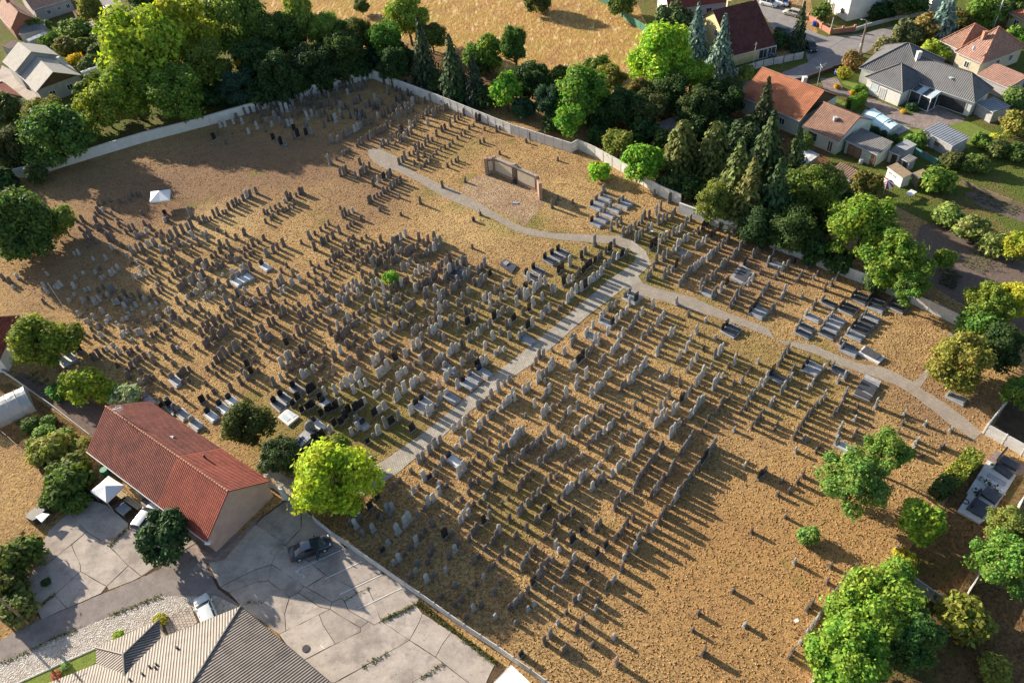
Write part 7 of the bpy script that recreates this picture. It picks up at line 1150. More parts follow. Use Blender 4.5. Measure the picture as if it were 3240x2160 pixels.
def plaque(u0,u1,z0,z1,base=a,dd=d,nn=nrm,mat=PN,off=.21):
    M_=Matrix(((dd.x,nn.x,0,base.x),(dd.y,nn.y,0,base.y),(0,0,1,0),(0,0,0,1))); f=MB().box(u0,u1,off,off+.03,z0,z1,0,M_).build('frame',M_DARKMETAL,mw); MB().box(u0+.1,u1-.1,off+.02,off+.05,z0+.1,z1-.1,0,M_).build('name_panel',mat,f)
plaque(L*.03,L*.45,.55,hw-.25); plaque(L*.56,L*.97,.55,hw-.25); plaque(L*.465,L*.545,.5,hw-.1,mat=plain('bronze',(0.13,0.08,0.05),(0.07,0.045,0.03)))
d2=(a-e0).normalized(); plaque(.25,(a-e0).length-.25,.6,hw-.3,e0,d2,Vector((d2.y,-d2.x,0)))
bq=a+d*L*.505+nrm*.45; MB().tube(bq,bq+up_*.5,.3,.4,10).build('bowl',M_DARKMETAL,mw)
rb_=MB(); q=Vector((*(2.98,109.98),.05)); rb_.box(-.5,.5,-.18,.18,.02,.16,0,Matrix.Translation((q.x,q.y,0))@Matrix.Rotation(-.3,4,'Z')); tag(rb_.build('flower_ribbon',plain('blue_cloth',(0.13,0.15,0.42),(0.45,0.46,0.55),.8,6)),'blue and white ribbon bundle lying on the memorial square','ribbon')

# ------------------------------------------------------------------ trees
def leafquad(v,f,c,nrm,s,r):
    q=nrm.to_track_quat('Z','Y'); a=r.uniform(0,6.28); ca,sa=math.cos(a)*s,math.sin(a)*s; n=len(v)
    for x,y in ((ca,sa),(-sa*.6,ca*.6),(-ca,-sa),(sa*.6,-ca*.6)): v.append(c+q@Vector((x,y,0)))
    f.append((n,n+1,n+2,n+3))
def rdir(r,zmin=-1):
    while 1:
        d=Vector((r.gauss(0,1),r.gauss(0,1),r.gauss(0,1)))
        if d.length>1e-3:
            d.normalize()
            if d.z>=zmin: return d
def crown_mesh(seed,clumps,per,leaf,cr=(.22,.36),spread=.68,mat=None,flat=1.0,ragged=0.0):
    r=random.Random(seed); v=[];f=[]
    cl=[(Vector((0,0,.05)),.55)]
    for i in range(clumps):
        d=rdir(r,-.55); rad=spread*r.uniform(.55,1.05); cl.append((Vector((d.x*rad,d.y*rad,d.z*rad*flat)),r.uniform(*cr)))
    for ci,(c,R_) in enumerate(cl):
        for k in range(per if ci else per*2):
            d=rdir(r,-.8); rr=R_*(r.uniform(.62,1.08) if r.random()>ragged else r.uniform(1.05,1.5)); p=c+Vector((d.x*rr,d.y*rr,d.z*rr*.8))
            nn=(d*.8+Vector((0,0,.45))+rdir(r)*.7).normalized(); leafquad(v,f,p,nn,leaf*r.uniform(.6,1.35),r)
    return mesh('crown',v,f,mat or M_LEAF)
def spruce_mesh(seed,tiers,leaf,mat,droop=.28,top=.04,col=1.0):
    r=random.Random(seed); v=[];f=[]
    for t in range(tiers):
        z=t/tiers; R_=(1-z)**col*.95+top; nb=max(6,int(15*R_)+5)
        for b_ in range(nb):
            a=2*math.pi*(b_+r.random())/nb; rr=R_*r.uniform(.75,1.12); n=max(4,int(rr*15))
            for k in range(n):
                s=(k+r.random())/n; p=Vector((math.cos(a)*rr*s,math.sin(a)*rr*s,z+ .03-droop*s*s*rr*.35+r.uniform(-.012,.012)))
                p+=Vector((-math.sin(a),math.cos(a),0))*r.gauss(0,.09*rr*(1-s*.5)); leafquad(v,f,p,(Vector((math.cos(a)*.5,math.sin(a)*.5,1.2))+rdir(r)*.55).normalized(),leaf*r.uniform(.7,1.3),r)
    return mesh('crown',v,f,mat)
CR={'big':[crown_mesh(s,60,330,.05,(.13,.32),.76,None,1.0,.10) for s in (1,2,3)],'airy':[crown_mesh(s,46,280,.045,(.12,.25),.8,None,1.0,.14) for s in (11,12)],
    'mid':[crown_mesh(s,36,220,.075,(.16,.36),.7,None,1.0,.12) for s in (21,22,23)],'bush':[crown_mesh(s,24,130,.12,(.2,.4),.64,None,.85,.16) for s in (31,32,33)],
    'spruce':[spruce_mesh(s,26,.075,M_NEEDLE) for s in (41,42)],'thuja':[crown_mesh(s,34,170,.07,(.2,.3),.7,M_NEEDLE) for s in (51,)],'pine':[spruce_mesh(s,15,.10,M_NEEDLE,.1,.12,.6) for s in (61,62)]}
def trunk_mesh(seed,limbs):
    r=random.Random(seed); mb=MB(); p=Vector((0,0,-.03)); pts=[(p,.055)]
    for k in range(1,6): pts.append((Vector((r.gauss(0,.02)*k,r.gauss(0,.02)*k,k*.2)),.055*(1-k*.15)))
    for (a,ra),(b,rb2) in zip(pts,pts[1:]): mb.tube(a,b,ra,rb2,7)
    for i in range(limbs):
        k=r.randrange(2,5); a=pts[k][0]; an=r.uniform(0,6.28); e=a+Vector((math.cos(an)*r.uniform(.25,.5),math.sin(an)*r.uniform(.25,.5),r.uniform(.15,.45))); m_=a.lerp(e,.5)+Vector((0,0,.04)); mb.tube(a,m_,pts[k][1]*.7,.018,5); mb.tube(m_,e,.018,.006,5)
        e2=m_+Vector((r.gauss(0,.18),r.gauss(0,.18),.22)); mb.tube(m_,e2,.013,.005,5)
    return mesh('trunk',mb.v,mb.f,M_BARK)
TR=[trunk_mesh(s,9) for s in (1,2,3)]
GREEN=(0.11,0.195,0.03); BRIGHT=(0.15,0.28,0.03); YG=(0.27,0.34,0.035); DARK=(0.035,0.07,0.02); DTEAL=(0.03,0.075,0.04); OLIVE=(0.17,0.18,0.035); LIME=(0.31,0.355,0.028); YEL=(0.5,0.39,0.03); BLUE=(0.13,0.19,0.18); BROWN=(0.20,0.15,0.05); SILV=(0.24,0.28,0.16); NEED=(0.05,0.085,0.03); NOLIVE=(0.11,0.13,0.035)
tcount=[0]
def T(kind,x,y,R_,zc,vs,col,label,name='tree',cat='tree',group=None):
    r=random.Random(tcount[0]*17+5); tcount[0]+=1; col=tuple(min(.8,c*1.25)*r.uniform(.92,1.1) for c in col)
    me=CR[kind][tcount[0]%len(CR[kind])]; rz=r.uniform(0,6.28)
    if kind=='bush':
        o=add(name,me,None,(x,y,R_*.55*vs),rz,(R_,R_*r.uniform(.85,1.1),R_*vs)); o.color=(*col,1); tag(o,label,cat,group)
        s=MB()
        for k in range(4): a=k*1.6; s.tube((0,0,-.62),(math.cos(a)*.3,math.sin(a)*.3,.2),.035,.012,5)
        s.build('stem',M_BARK,o); return o
    root=bpy.data.objects.new(name,None); C.objects.link(root); root.location=(x,y,0); root.rotation_euler=(0,0,rz); tag(root,label,cat,group)
    if kind in('spruce','pine'):
        H_=zc*2; c=add('crown',me,root,(0,0,H_*.06),0,(R_,R_,H_*.94)); c.color=(*col,1); t=MB().tube((0,0,-.1),(0,0,H_*.9),R_*.06+.06,.03,7).build('trunk',M_BARK,root); return root
    c=add('crown',me,root,(0,0,zc),0,(R_,R_*r.uniform(.88,1.08),R_*vs)); c.color=(*col,1)
    t=add('trunk',TR[tcount[0]%3],root,(0,0,0),0,((zc+R_*.3)*.75,(zc+R_*.3)*.75,zc+R_*.3)); return root
def TT(kind,spec,zc,vs,col,label,**k): T(kind,*spec,zc,vs,col,label,**k)
SH=dict(name='shrub',cat='shrub')
TREES=[
('big',(-70.3,164.2,10.3),10,1.15,YG,'huge yellow-green ash tree above the white cemetery wall'),
('big',(-63.6,171.1,8.3),10,1.2,YG,'tall yellow-green tree joined behind the huge ash'),
('big',(-72.3,153.3,6.7),6,1.0,(0.2,0.27,0.03),'lower yellow-green tree in front of the huge ash'),
('big',(-62.9,151.3,7.0),6,1.0,GREEN,'mid green tree between the huge ash and the wall'),
('big',(-52.1,174.0,6.7),9,1.35,(0.15,0.21,0.04),'tall green poplar-like tree behind the dark thicket'),
('big',(-39.1,174.2,4.0),9,1.7,(0.22,0.28,0.05),'narrow upright yellow-green tree at the field edge'),
('big',(-34.1,172.0,4.0),7,1.2,(0.19,0.26,0.045),'round light green tree at the field edge'),
('big',(-57.3,160.5,5.0),7,1.1,(0.12,0.17,0.03),'olive green tree beside the huge ash'),
('mid',(-51.3,162.6,1.6),6,1.0,YEL,'small golden yellow tree top showing in the dark thicket'),
('big',(-47.8,162.4,5.5),6,1.1,DARK,'dark evergreen thicket tree under the poplar-like tree'),
('big',(-50.8,154.4,4.3),4,1.0,DTEAL,'dark blue-green tree against the cemetery wall'),
('big',(-42.5,155.4,5.4),5,1.1,DARK,'very dark broad tree behind the crowded old headstones'),
('big',(-35.7,159.8,5.5),5,1.1,DARK,'dark leafy tree shading the old headstones by the wall'),
('big',(-29.4,162.4,5.1),5,1.1,(0.045,0.075,0.02),'dark olive tree near the wall corner'),
('big',(-26.4,169.1,4.0),6,1.1,(0.085,0.11,0.025),'rounded olive tree next to the field by the wall corner'),
('big',(-20.5,165.6,4.3),6,1.3,(0.08,0.16,0.025),'rounded fresh green tree above the wall corner'),
('big',(-15.8,175.6,5.1),7,1.2,(0.22,0.28,0.05),'big yellow-green tree at the edge of the stubble field'),
('big',(-18.7,158.1,4.1),4,1.0,DARK,'dark low tree right behind the wall corner'),
('spruce',(-12.2,156.4,3.8),7,1,(0.045,0.075,0.04),'grey-green spruce behind the panel wall next to the corner'),
('spruce',(-6.2,149.2,4.5),6.5,1,(0.05,0.08,0.035),'broad dark spruce behind the panel wall'),
('spruce',(-2.1,145.6,3.5),5,1,(0.035,0.06,0.03),'small dark spruce behind the panel wall'),
('mid',(1.1,158.6,4.1),4,1.1,(0.13,0.21,0.03),'fresh green tree at the edge of the stubble field'),
('big',(6.6,154.9,2.9),7,1.6,(0.075,0.13,0.025),'tall slender green tree beside the stubble field'),
('mid',(4.0,140.9,3.9),4,1.2,BRIGHT,'bright green tree overhanging the panel wall'),
('big',(9.1,145.2,4.3),4,1.1,DARK,'dark brownish tree between two bright green trees'),
('big',(11.6,135.9,3.3),4,1.1,DTEAL,'dark teal tree between two bright green trees'),
('big',(17.7,134.4,5.9),5,1.1,(0.12,0.22,0.03),'large fresh green tree leaning over the wall bend'),
('mid',(15.0,129.5,3.6),3.5,1.0,BRIGHT,'bright green lower crown over the wall bend'),
('airy',(24.2,141.9,3.8),4,1.0,OLIVE,'sparse olive tree at the edge of the stubble field'),
('big',(24.8,130.6,4.2),4,1.0,DARK,'dark tree mass behind the wall bend'),
('mid',(22.4,120.8,2.9),3,1.0,(0.19,0.19,0.035),'round olive-yellow tree behind the wall bend'),
('mid',(25.3,112.8,3.8),3.5,1.2,BRIGHT,'bright green maple at the wall beside the slab graves'),
('spruce',(38.8,98.0,4.5),6,1,NOLIVE,'olive conifer between the larches and the old wall'),
('spruce',(47.7,104.3,4.2),6,1,(0.07,0.1,0.03),'mid green conifer beside the pale carport roof'),
('big',(52.0,100.1,3.4),4,1.1,(0.13,0.18,0.035),'light olive tree next to the glazed lean-to'),
('big',(38.0,127.9,4.1),4,1.0,(0.05,0.085,0.025),'dark broad tree above the wooden shed'),
('big',(29.5,129.7,4.0),4,1.0,(0.07,0.09,0.03),'dull dark tree below the big lime green tree'),
('big',(-43.9,169.9,5.7),7,1.1,(0.07,0.11,0.025),'dark green tree between the poplar and the field'),
('mid',(-30.1,171.2,4.0),5,1.1,(0.10,0.15,0.03),'green round tree at the edge of the field'),
('big',(-10.9,170.0,3.8),4,1.0,(0.1,0.14,0.03),'olive tree behind the grey-green spruce'),
('mid',(-1.7,158.2,3.3),4,1.0,(0.12,0.18,0.03),'small green tree behind the dark spruce'),
('bush',(-112.1,205.8,2.9),1.4,.95,(0.09,0.14,0.03),'GARD'),
('bush',(-98.6,182.5,2.2),1.4,.95,(0.12,0.17,0.04),'GARD'),
('bush',(-91.1,186.5,2.9),1.4,.95,(0.08,0.12,0.03),'GARD'),
('bush',(-91.3,200.8,2.8),1.4,.95,(0.07,0.11,0.03),'GARD'),
('bush',(-88.6,171.7,2.5),1.4,.95,(0.13,0.18,0.04),'GARD'),
('bush',(-96.2,191.3,2.7),1.4,.95,(0.14,0.15,0.04),'GARD'),
('bush',(-102.8,201.5,2.9),1.4,.95,(0.13,0.19,0.04),'GARD'),
('bush',(-89.8,190.9,2.5),1.4,.95,DARK,'GARD'),
('bush',(-65.7,70.6,1.3),1.2,.8,(0.10,0.15,0.03),'KITCH'),
('bush',(-63.1,66.1,1.7),1.2,.8,(0.17,0.2,0.04),'KITCH'),
('bush',(-58.5,61.9,1.9),1.2,.8,(0.11,0.16,0.03),'KITCH'),
('bush',(-57.1,65.5,1.6),1.2,.8,(0.2,0.2,0.05),'KITCH'),
('bush',(-60.0,67.3,1.7),1.2,.8,(0.2,0.22,0.05),'KITCH'),
('bush',(-55.0,59.8,1.6),1.2,.8,(0.10,0.14,0.03),'KITCH'),
('bush',(-57.8,57.6,1.9),1.2,.8,(0.08,0.12,0.025),'KITCH'),
('bush',(-54.8,56.6,1.8),1.2,.8,(0.09,0.14,0.03),'KITCH'),
('bush',(-63.2,70.7,1.2),1.2,.8,(0.12,0.2,0.03),'KITCH'),
('bush',(18.0,115.1,2.2),1.6,1.1,(0.22,0.36,0.03),'lime green bush inside the cemetery by the wall'),
('big',(34.5,142.6,6.6),7,1.15,(0.24,0.35,0.035),'big lime green tree beside the blue spruces'),
('big',(39.4,137.5,4.3),5,1.1,(0.2,0.31,0.03),'lime green tree next to the street wall'),
('big',(34.4,133.6,4.5),4,1.0,(0.06,0.10,0.025),'dark green tree under the big lime green tree'),
('airy',(29.0,135.6,3.7),4,1.0,BROWN,'brownish thin tree under the big lime green tree'),
('thuja',(41.2,162.5,5.4),4,1.3,(0.06,0.10,0.03),'dense dark thuja group beside the white house'),
('spruce',(44.2,154.4,3.8),6,1,BLUE,'blue spruce between the thuja and the yellow house'),
('spruce',(47.0,145.6,3.9),6.5,1,BLUE,'tall blue spruce in front of the yellow gable'),
('big',(43.4,131.3,4.9),3.5,1.0,DARK,'round dark green walnut beside the orange-roofed house'),
('thuja',(51.7,142.6,1.7),2,1.7,(0.13,0.19,0.04),'slim bright thuja at the end of the orange-roofed house'),
('spruce',(49.0,123.8,3.1),5.5,1,(0.045,0.06,0.025),'dark conifer standing in front of the orange-roofed house'),
('pine',(32.0,114.1,3.7),5,1,NOLIVE,'olive green larch beside the wooden shed'),
('pine',(37.2,112.4,3.8),5,1,NOLIVE,'yellow-green larch right of the wooden shed'),
('spruce',(44.3,107.4,5.0),7,1,NEED,'large dark conifer beside the pale carport'),
('spruce',(37.9,102.3,4.6),6.5,1,NOLIVE,'broad olive conifer overhanging the old rendered wall'),
('spruce',(42.6,97.2,4.8),6,1,NEED,'dense dark conifer behind the old rendered wall'),
('big',(33.8,99.2,3.4),4,1.1,(0.14,0.17,0.04),'pale olive tree over the old rendered wall'),
('big',(48.4,98.8,4.9),4.5,1.1,(0.11,0.17,0.03),'large green tree below the brown corrugated roof'),
('big',(43.9,90.8,4.0),3.5,1.0,(0.06,0.09,0.025),'dark green tree behind the precast wall'),
('big',(39.4,93.3,3.3),3,1.0,DARK,'very dark tree between conifers and precast wall'),
('mid',(58.8,101.0,2.9),3,1.0,(0.14,0.14,0.03),'olive tree between the small huts and the acacia'),
('airy',(52.3,87.1,5.5),6,1.0,(0.14,0.24,0.03),'large feathery acacia behind the precast wall'),
('airy',(54.3,80.1,5.0),5,1.0,(0.12,0.22,0.03),'second feathery acacia beside the vegetable plot'),
('airy',(54.3,75.7,3.0),4,1.0,(0.11,0.2,0.03),'low acacia crown hanging over the precast wall'),
('mid',(63.3,82.8,1.8),2,1.2,(0.2,0.28,0.04),'small yellow-green tree at the edge of the vegetable plot'),
('bush',(71.2,102.1,3.0),2,1.0,(0.15,0.21,0.035),'round green fruit tree among the little sheds'),
('bush',(68.9,93.2,2.7),1.8,.9,(0.2,0.25,0.07),'pale green shrub at the start of the garden hedge row'),
('bush',(70.8,89.6,2.9),1.8,.9,(0.2,0.25,0.07),'pale green shrub in the middle of the garden hedge row'),
('bush',(72.1,85.6,2.7),1.8,.9,(0.17,0.22,0.06),'dull green shrub at the end of the garden hedge row'),
('mid',(73.9,82.8,2.5),3,1.0,(0.3,0.31,0.03),'yellow leaved tree past the garden hedge row'),
('airy',(63.1,70.9,3.4),4,1.0,(0.16,0.22,0.035),'thin green tree with bare branches beyond the precast wall end'),
('mid',(66.6,71.7,2.9),3.5,1.0,(0.34,0.33,0.03),'golden yellow tree beside the thin tree'),
('mid',(61.3,69.0,3.0),2.5,1.0,(0.09,0.16,0.03),'green tree covering the precast wall end'),
('big',(54.9,61.9,4.1),3.5,1.1,(0.22,0.22,0.04),'olive-gold tree beside the small side path'),
('big',(61.1,64.1,3.3),3,1.1,DARK,'dark tree mass behind the olive-gold tree'),
('big',(60.1,56.9,2.3),3,1.0,GREEN,'green tree at the boundary wall by the path end'),
('airy',(35.6,46.4,4.3),4,.9,(0.13,0.23,0.04),'broad feathery green tree among the scattered last graves'),
('airy',(40.5,49.6,3.0),4,1.0,(0.12,0.22,0.035),'second crown of feathery tree among the scattered graves'),
('mid',(40.9,41.3,2.9),3,1.0,(0.17,0.28,0.03),'bright green tree beside the family plot'),
('bush',(38.6,38.3,1.5),1.2,1.0,(0.33,0.29,0.03),'golden conifer bush at the wall corner'),
('bush',(29.9,42.2,1.3),1.2,1.1,(0.15,0.25,0.06),'small green sapling alone on the leaf-strewn lawn'),
('big',(32.2,32.0,4.6),4,1.0,(0.16,0.27,0.03),'huge bright green tree at the lower boundary wall'),
('big',(27.8,27.8,3.8),4,1.0,(0.14,0.24,0.03),'bright green tree below the huge tree at the boundary'),
('big',(34.6,29.6,3.3),3.5,1.0,(0.06,0.13,0.03),'dark green tree behind the huge boundary tree'),
('mid',(36.4,36.0,2.0),2.5,1.0,(0.14,0.24,0.03),'leafy sapling over the corner of the boundary wall'),
('bush',(41.5,31.4,2.8),2,1.0,(0.16,0.17,0.03),'big round olive shrub at the grey panel wall'),
('airy',(46.6,35.4,3.7),4,1.0,(0.12,0.21,0.04),'light green acacia overhanging the side wall'),
('airy',(49.1,39.5,2.7),3,1.0,(0.17,0.18,0.04),'olive acacia beside the family plot'),
('bush',(42.3,26.5,1.8),1,.8,(0.17,0.19,0.04),'low yellow-green shrub on the dark ground'),
('big',(-79.0,110.8,7.1),5,1.0,(0.07,0.13,0.025),'large dark green tree inside the cemetery by the white wall'),
('mid',(-74.8,114.0,3.0),3,1.2,(0.15,0.21,0.035),'small yellow-green tree attached to the large dark tree'),
('big',(-83.8,140.3,7.2),4.5,1.0,(0.09,0.16,0.035),'dense blue-green maple over the white wall'),
('big',(-92.8,139.7,5.1),3,1.0,(0.07,0.08,0.025),'dark brownish tree behind the dense maple'),
('big',(-90.7,152.7,4.9),3.5,1.0,(0.13,0.16,0.035),'olive tree between the grey house and the maple'),
('airy',(-77.8,151.0,5.8),4,1.1,(0.22,0.25,0.04),'light airy tree with visible stems at the white wall'),
('big',(-66.5,82.4,4.8),4,1.0,(0.16,0.2,0.03),'yellow-green tree beside the low worn red roof'),
('mid',(-63.2,84.2,2.5),3,1.0,(0.14,0.18,0.03),'smaller yellow-green tree near the pale double grave'),
('bush',(-63.4,75.8,1.8),1.2,.9,(0.09,0.2,0.03),'bright green vegetable bush near the fence'),
('mid',(-58.9,74.8,3.4),2.5,.9,(0.22,0.28,0.03),'yellow-green fig tree in the kitchen garden'),
('bush',(-55.9,74.4,2.3),1.6,1.0,(0.24,0.3,0.03),'yellow-green shrub next to the silvery bush'),
('bush',(-52.7,72.6,2.7),1.6,.9,SILV,'silvery green bush at the corner of the red roof'),
('big',(-34.3,63.9,3.4),3.5,1.0,(0.075,0.095,0.025),'dark olive tree between the red roof and white slab graves'),
('big',(-29.2,58.2,2.9),3.5,1.0,(0.05,0.085,0.03),'round dark green tree at the cemetery gate'),
('mid',(-22.7,59.8,1.9),2.5,1.0,(0.13,0.18,0.03),'olive green tree behind the lime tree'),
('big',(-22.1,53.2,5.4),4.5,1.0,LIME,'brilliant yellow-green lime tree at the gate by the walkway'),
('thuja',(-41.1,49.3,3.5),3,1.1,(0.035,0.075,0.02),'dark green thuja tree in front of the white hatchback'),
('bush',(-56.2,58.8,3.1),2,1.0,(0.09,0.14,0.025),'dense green shrub above the patio tent'),
('bush',(-60.6,65.1,2.8),1.4,.8,(0.2,0.21,0.045),'tangled yellow-green bean vines in the kitchen garden'),
('bush',(-63.0,68.4,1.7),1.2,.8,(0.15,0.24,0.04),'fresh green vegetable clump in the kitchen garden'),
('bush',(-56.9,62.6,2.3),1.4,.8,(0.18,0.2,0.045),'dry yellowish vine bushes by the red roof'),
('bush',(-58.5,49.3,2.9),2,1.0,(0.09,0.12,0.025),'dark rounded bush at the left yard edge'),
('bush',(-58.4,45.8,2.5),2,1.0,(0.07,0.10,0.025),'darker bush below the rounded bush at the yard edge'),
('bush',(-56.8,43.2,2.3),1.8,1.0,(0.13,0.15,0.04),'olive bush beside the leaning wooden pole'),
('bush',(-40.7,40.5,0.8),.5,.8,(0.26,0.32,0.04),'small yellow-green grass tuft by the dark roof porch'),
('bush',(-44.8,39.1,0.8),.5,.8,(0.24,0.3,0.04),'small light green tuft along the dark roof eave'),
('bush',(-49.7,36.5,0.5),.4,.8,(0.2,0.3,0.12),'little round pale shrub on the grass strip'),
('bush',(-50.3,35.6,0.6),.4,.8,(0.38,0.12,0.09),'little red shrub on the grass strip'),
('bush',(-55.2,46.5,0.7),.3,.6,(0.05,0.09,0.03),'dark weed clump growing in the concrete yard'),
('bush',(-17.6,92.5,1.4),1.6,1.3,(0.17,0.34,0.03),'bright green sapling among the brown headstones'),
('bush',(-95.3,182.8,2.4),2,1.0,YEL,'golden yellow garden bush beside the grey house'),
('bush',(-90.8,179.2,3.0),1.6,1.0,(0.12,0.16,0.06),'grey-green garden shrubs by the yellow bush'),
('bush',(-100.3,191.3,3.4),1.8,.9,(0.15,0.15,0.04),'brownish garden shrub behind the grey house'),
('bush',(-105.7,195.7,3.0),1.5,.9,(0.10,0.18,0.03),'green vine shrub behind the grey house'),
('bush',(-100.3,200.7,4.4),1.5,.7,(0.14,0.22,0.035),'long green vine hedge in the far garden'),
('bush',(-92.6,195.0,3.2),1.5,.9,DARK,'dark garden bush beside the white sheet shelter'),
('mid',(-99.6,209.7,3.6),3,1.3,(0.2,0.22,0.05),'yellow-green tree beside the long lilac house'),
('bush',(-94.8,204.6,2.7),1.5,1.0,(0.09,0.13,0.03),'dark green bush beside the parked lane cars'),
('big',(-84.3,206.6,4.4),4,1.0,(0.06,0.10,0.04),'dark green trees past the lane behind the ash'),
('big',(13.9,186.6,4.1),3,1.0,(0.08,0.10,0.03),'dark bushy tree standing in the stubble field'),
('big',(-61.3,198.3,4.3),5,1.0,(0.10,0.15,0.04),'mid green tree far behind the poplar-like tree'),
('big',(-28.4,196.0,2.1),2,1.0,(0.1,0.14,0.04),'small tree at the far field edge'),
('big',(33.3,179.1,3.5),3,1.0,(0.10,0.15,0.03),'green tree behind the green mesh fence'),
('spruce',(65.8,154.5,2.4),5,1,(0.04,0.065,0.03),'dark green conifer beside the black parked car'),
('bush',(62.9,157.0,2.6),1,.9,(0.05,0.10,0.03),'dark hedge bush beside the yellow house drive'),
('bush',(76.1,168.3,2.4),1.5,1.0,(0.10,0.14,0.03),'clipped green bush beside the terracotta wall'),
('bush',(73.6,144.3,2.3),2,1.2,(0.2,0.15,0.06),'brown-red bush at the street bend'),
('bush',(71.0,141.3,1.7),1,.9,(0.28,0.3,0.04),'yellow-green small bush at the street bend'),
('bush',(82.0,148.7,2.8),1.8,1.0,(0.18,0.17,0.08),'dusty olive bush behind the grey hip roof'),
('bush',(87.8,152.5,3.8),2,1.0,(0.13,0.14,0.06),'dusty olive tree at the street side'),
('bush',(93.0,153.9,4.0),2.5,1.0,(0.2,0.16,0.05),'brownish olive tree next to the blue spruce'),
('spruce',(95.1,152.8,4.0),5.5,1,BLUE,'blue spruce among the dusty olive trees'),
('bush',(100.2,155.4,3.2),2.5,1.1,(0.12,0.13,0.035),'olive tree right of the blue spruce'),
('bush',(87.9,164.9,2.9),1.5,1.0,DARK,'dark round bush at the white rendered wall'),
('mid',(93.2,163.8,4.2),3,1.0,(0.06,0.10,0.025),'dark green tree beside the white rendered house'),
('bush',(90.5,145.2,3.9),1.4,.7,(0.27,0.34,0.035),'lime green vine hedge between grey and terracotta roofs'),
('mid',(105.0,156.3,4.6),3,1.0,(0.13,0.2,0.035),'leafy green tree behind the hip roofed house'),
('mid',(112.3,157.8,3.9),3,1.0,(0.10,0.15,0.04),'green tree at the far corner plot'),
('bush',(108.7,148.2,3.1),1.5,.8,(0.15,0.25,0.035),'green vine bushes below the cream house'),
('bush',(96.2,125.1,2.5),2,1.0,(0.14,0.19,0.06),'green shrub beside the flat grey roof'),
('bush',(91.1,116.0,2.7),2,1.0,(0.24,0.24,0.05),'yellow-olive shrub at the lawn edge'),
('bush',(84.0,112.9,1.9),1.4,1.0,(0.12,0.21,0.035),'round green shrub on the lawn'),
('bush',(86.7,113.1,1.5),1.2,1.0,(0.38,0.36,0.05),'yellow shrub beside the round green shrub'),
('bush',(73.2,114.5,2.1),1.4,1.0,(0.13,0.2,0.035),'green bush between pool and garden shed'),
('bush',(76.4,107.5,2.2),1.4,1.0,(0.08,0.11,0.03),'dark garden bush below the garden shed'),
('bush',(79.4,106.0,2.5),1.4,.9,(0.12,0.15,0.035),'olive garden hedge bush past the garden shed'),
('bush',(85.5,109.5,2.5),1.4,.9,(0.10,0.13,0.035),'dark hedge bush at the garden edge'),
('bush',(87.6,107.8,2.5),1.4,.9,(0.08,0.12,0.03),'low dark hedge bush at the garden edge corner'),
('bush',(68.6,120.3,0.9),.6,1.0,(0.03,0.07,0.025),'clipped dark ball bush nearest the garage by the pool'),
('bush',(69.4,118.6,0.9),.6,1.0,(0.03,0.07,0.025),'clipped dark ball bush at the pool end'),
('bush',(70.6,116.9,1.1),.6,1.0,(0.06,0.11,0.025),'clipped green bush past the pool end'),
('bush',(76.2,125.8,0.6),.4,.9,(0.55,0.36,0.03),'orange-yellow flower clump in front of the sun room'),
('bush',(68.1,137.2,0.7),.4,.9,(0.55,0.40,0.03),'yellow flower clump at the lawn corner'),
('bush',(69.9,134.0,0.8),.4,.9,(0.5,0.32,0.03),'orange flower clump along the drive bed'),
('bush',(71.5,134.6,1.7),.5,.7,(0.12,0.2,0.03),'low green bed plants at the white house wall'),
('bush',(78.1,126.7,1.1),.6,1.0,(0.06,0.11,0.05),'dark green plant beside the sun room door'),
('mid',(53.3,114.5,2.1),3,1.2,(0.10,0.15,0.03),'young green tree beside the pale carport'),
('thuja',(42.7,115.8,4.5),3.5,1.2,(0.05,0.075,0.025),'dark conifer thicket behind the larches'),
('bush',(-59.3,156.7,3.1),1.8,1.15,DARK,'FILL'),
('bush',(-55.5,156.4,3.3),1.8,1.15,DARK,'FILL'),
('bush',(-47.9,154.8,3.6),1.8,1.15,DARK,'FILL'),
('bush',(-43.3,155.2,3.3),1.8,1.15,DTEAL,'FILL'),
('bush',(-39.0,157.1,3.7),1.8,1.15,DARK,'FILL'),
('bush',(-34.5,159.1,3.3),1.8,1.15,DARK,'FILL'),
('bush',(-30.5,160.8,3.2),1.8,1.15,(0.05,0.07,0.02),'FILL'),
('bush',(-26.4,162.3,3.2),1.8,1.15,DARK,'FILL'),
('bush',(-23.3,166.8,3.5),1.8,1.15,DTEAL,'FILL'),
('bush',(-16.5,164.2,3.4),1.8,1.15,DARK,'FILL'),
('bush',(-9.4,151.7,2.7),1.8,1.15,DARK,'FILL'),
('bush',(-5.0,147.0,2.6),1.8,1.15,DARK,'FILL'),
('bush',(0.2,144.1,3.1),1.8,1.15,DARK,'FILL'),
('bush',(6.7,138.4,2.9),1.8,1.15,DTEAL,'FILL'),
('bush',(12.0,132.7,2.5),1.8,1.15,DARK,'FILL'),
('bush',(20.9,131.4,3.3),1.8,1.15,DARK,'FILL'),
('bush',(19.3,126.2,2.4),1.8,1.15,DARK,'FILL'),
('bush',(28.1,126.0,3.2),1.8,1.15,DARK,'FILL'),
('bush',(31.0,120.9,2.8),1.8,1.15,DARK,'FILL'),
('bush',(37.3,124.1,3.2),1.8,1.15,DARK,'FILL'),
('bush',(32.4,106.9,2.6),1.8,1.15,DARK,'FILL'),
('bush',(29.2,108.8,2.2),1.8,1.15,(0.07,0.1,0.03),'FILL'),
('bush',(38.1,98.6,2.8),1.8,1.15,DARK,'FILL'),
('bush',(41.0,92.4,2.7),1.8,1.15,DARK,'FILL'),
('bush',(46.6,87.3,2.6),1.8,1.15,DARK,'FILL'),
('bush',(48.9,84.9,2.3),1.8,1.15,DARK,'FILL'),
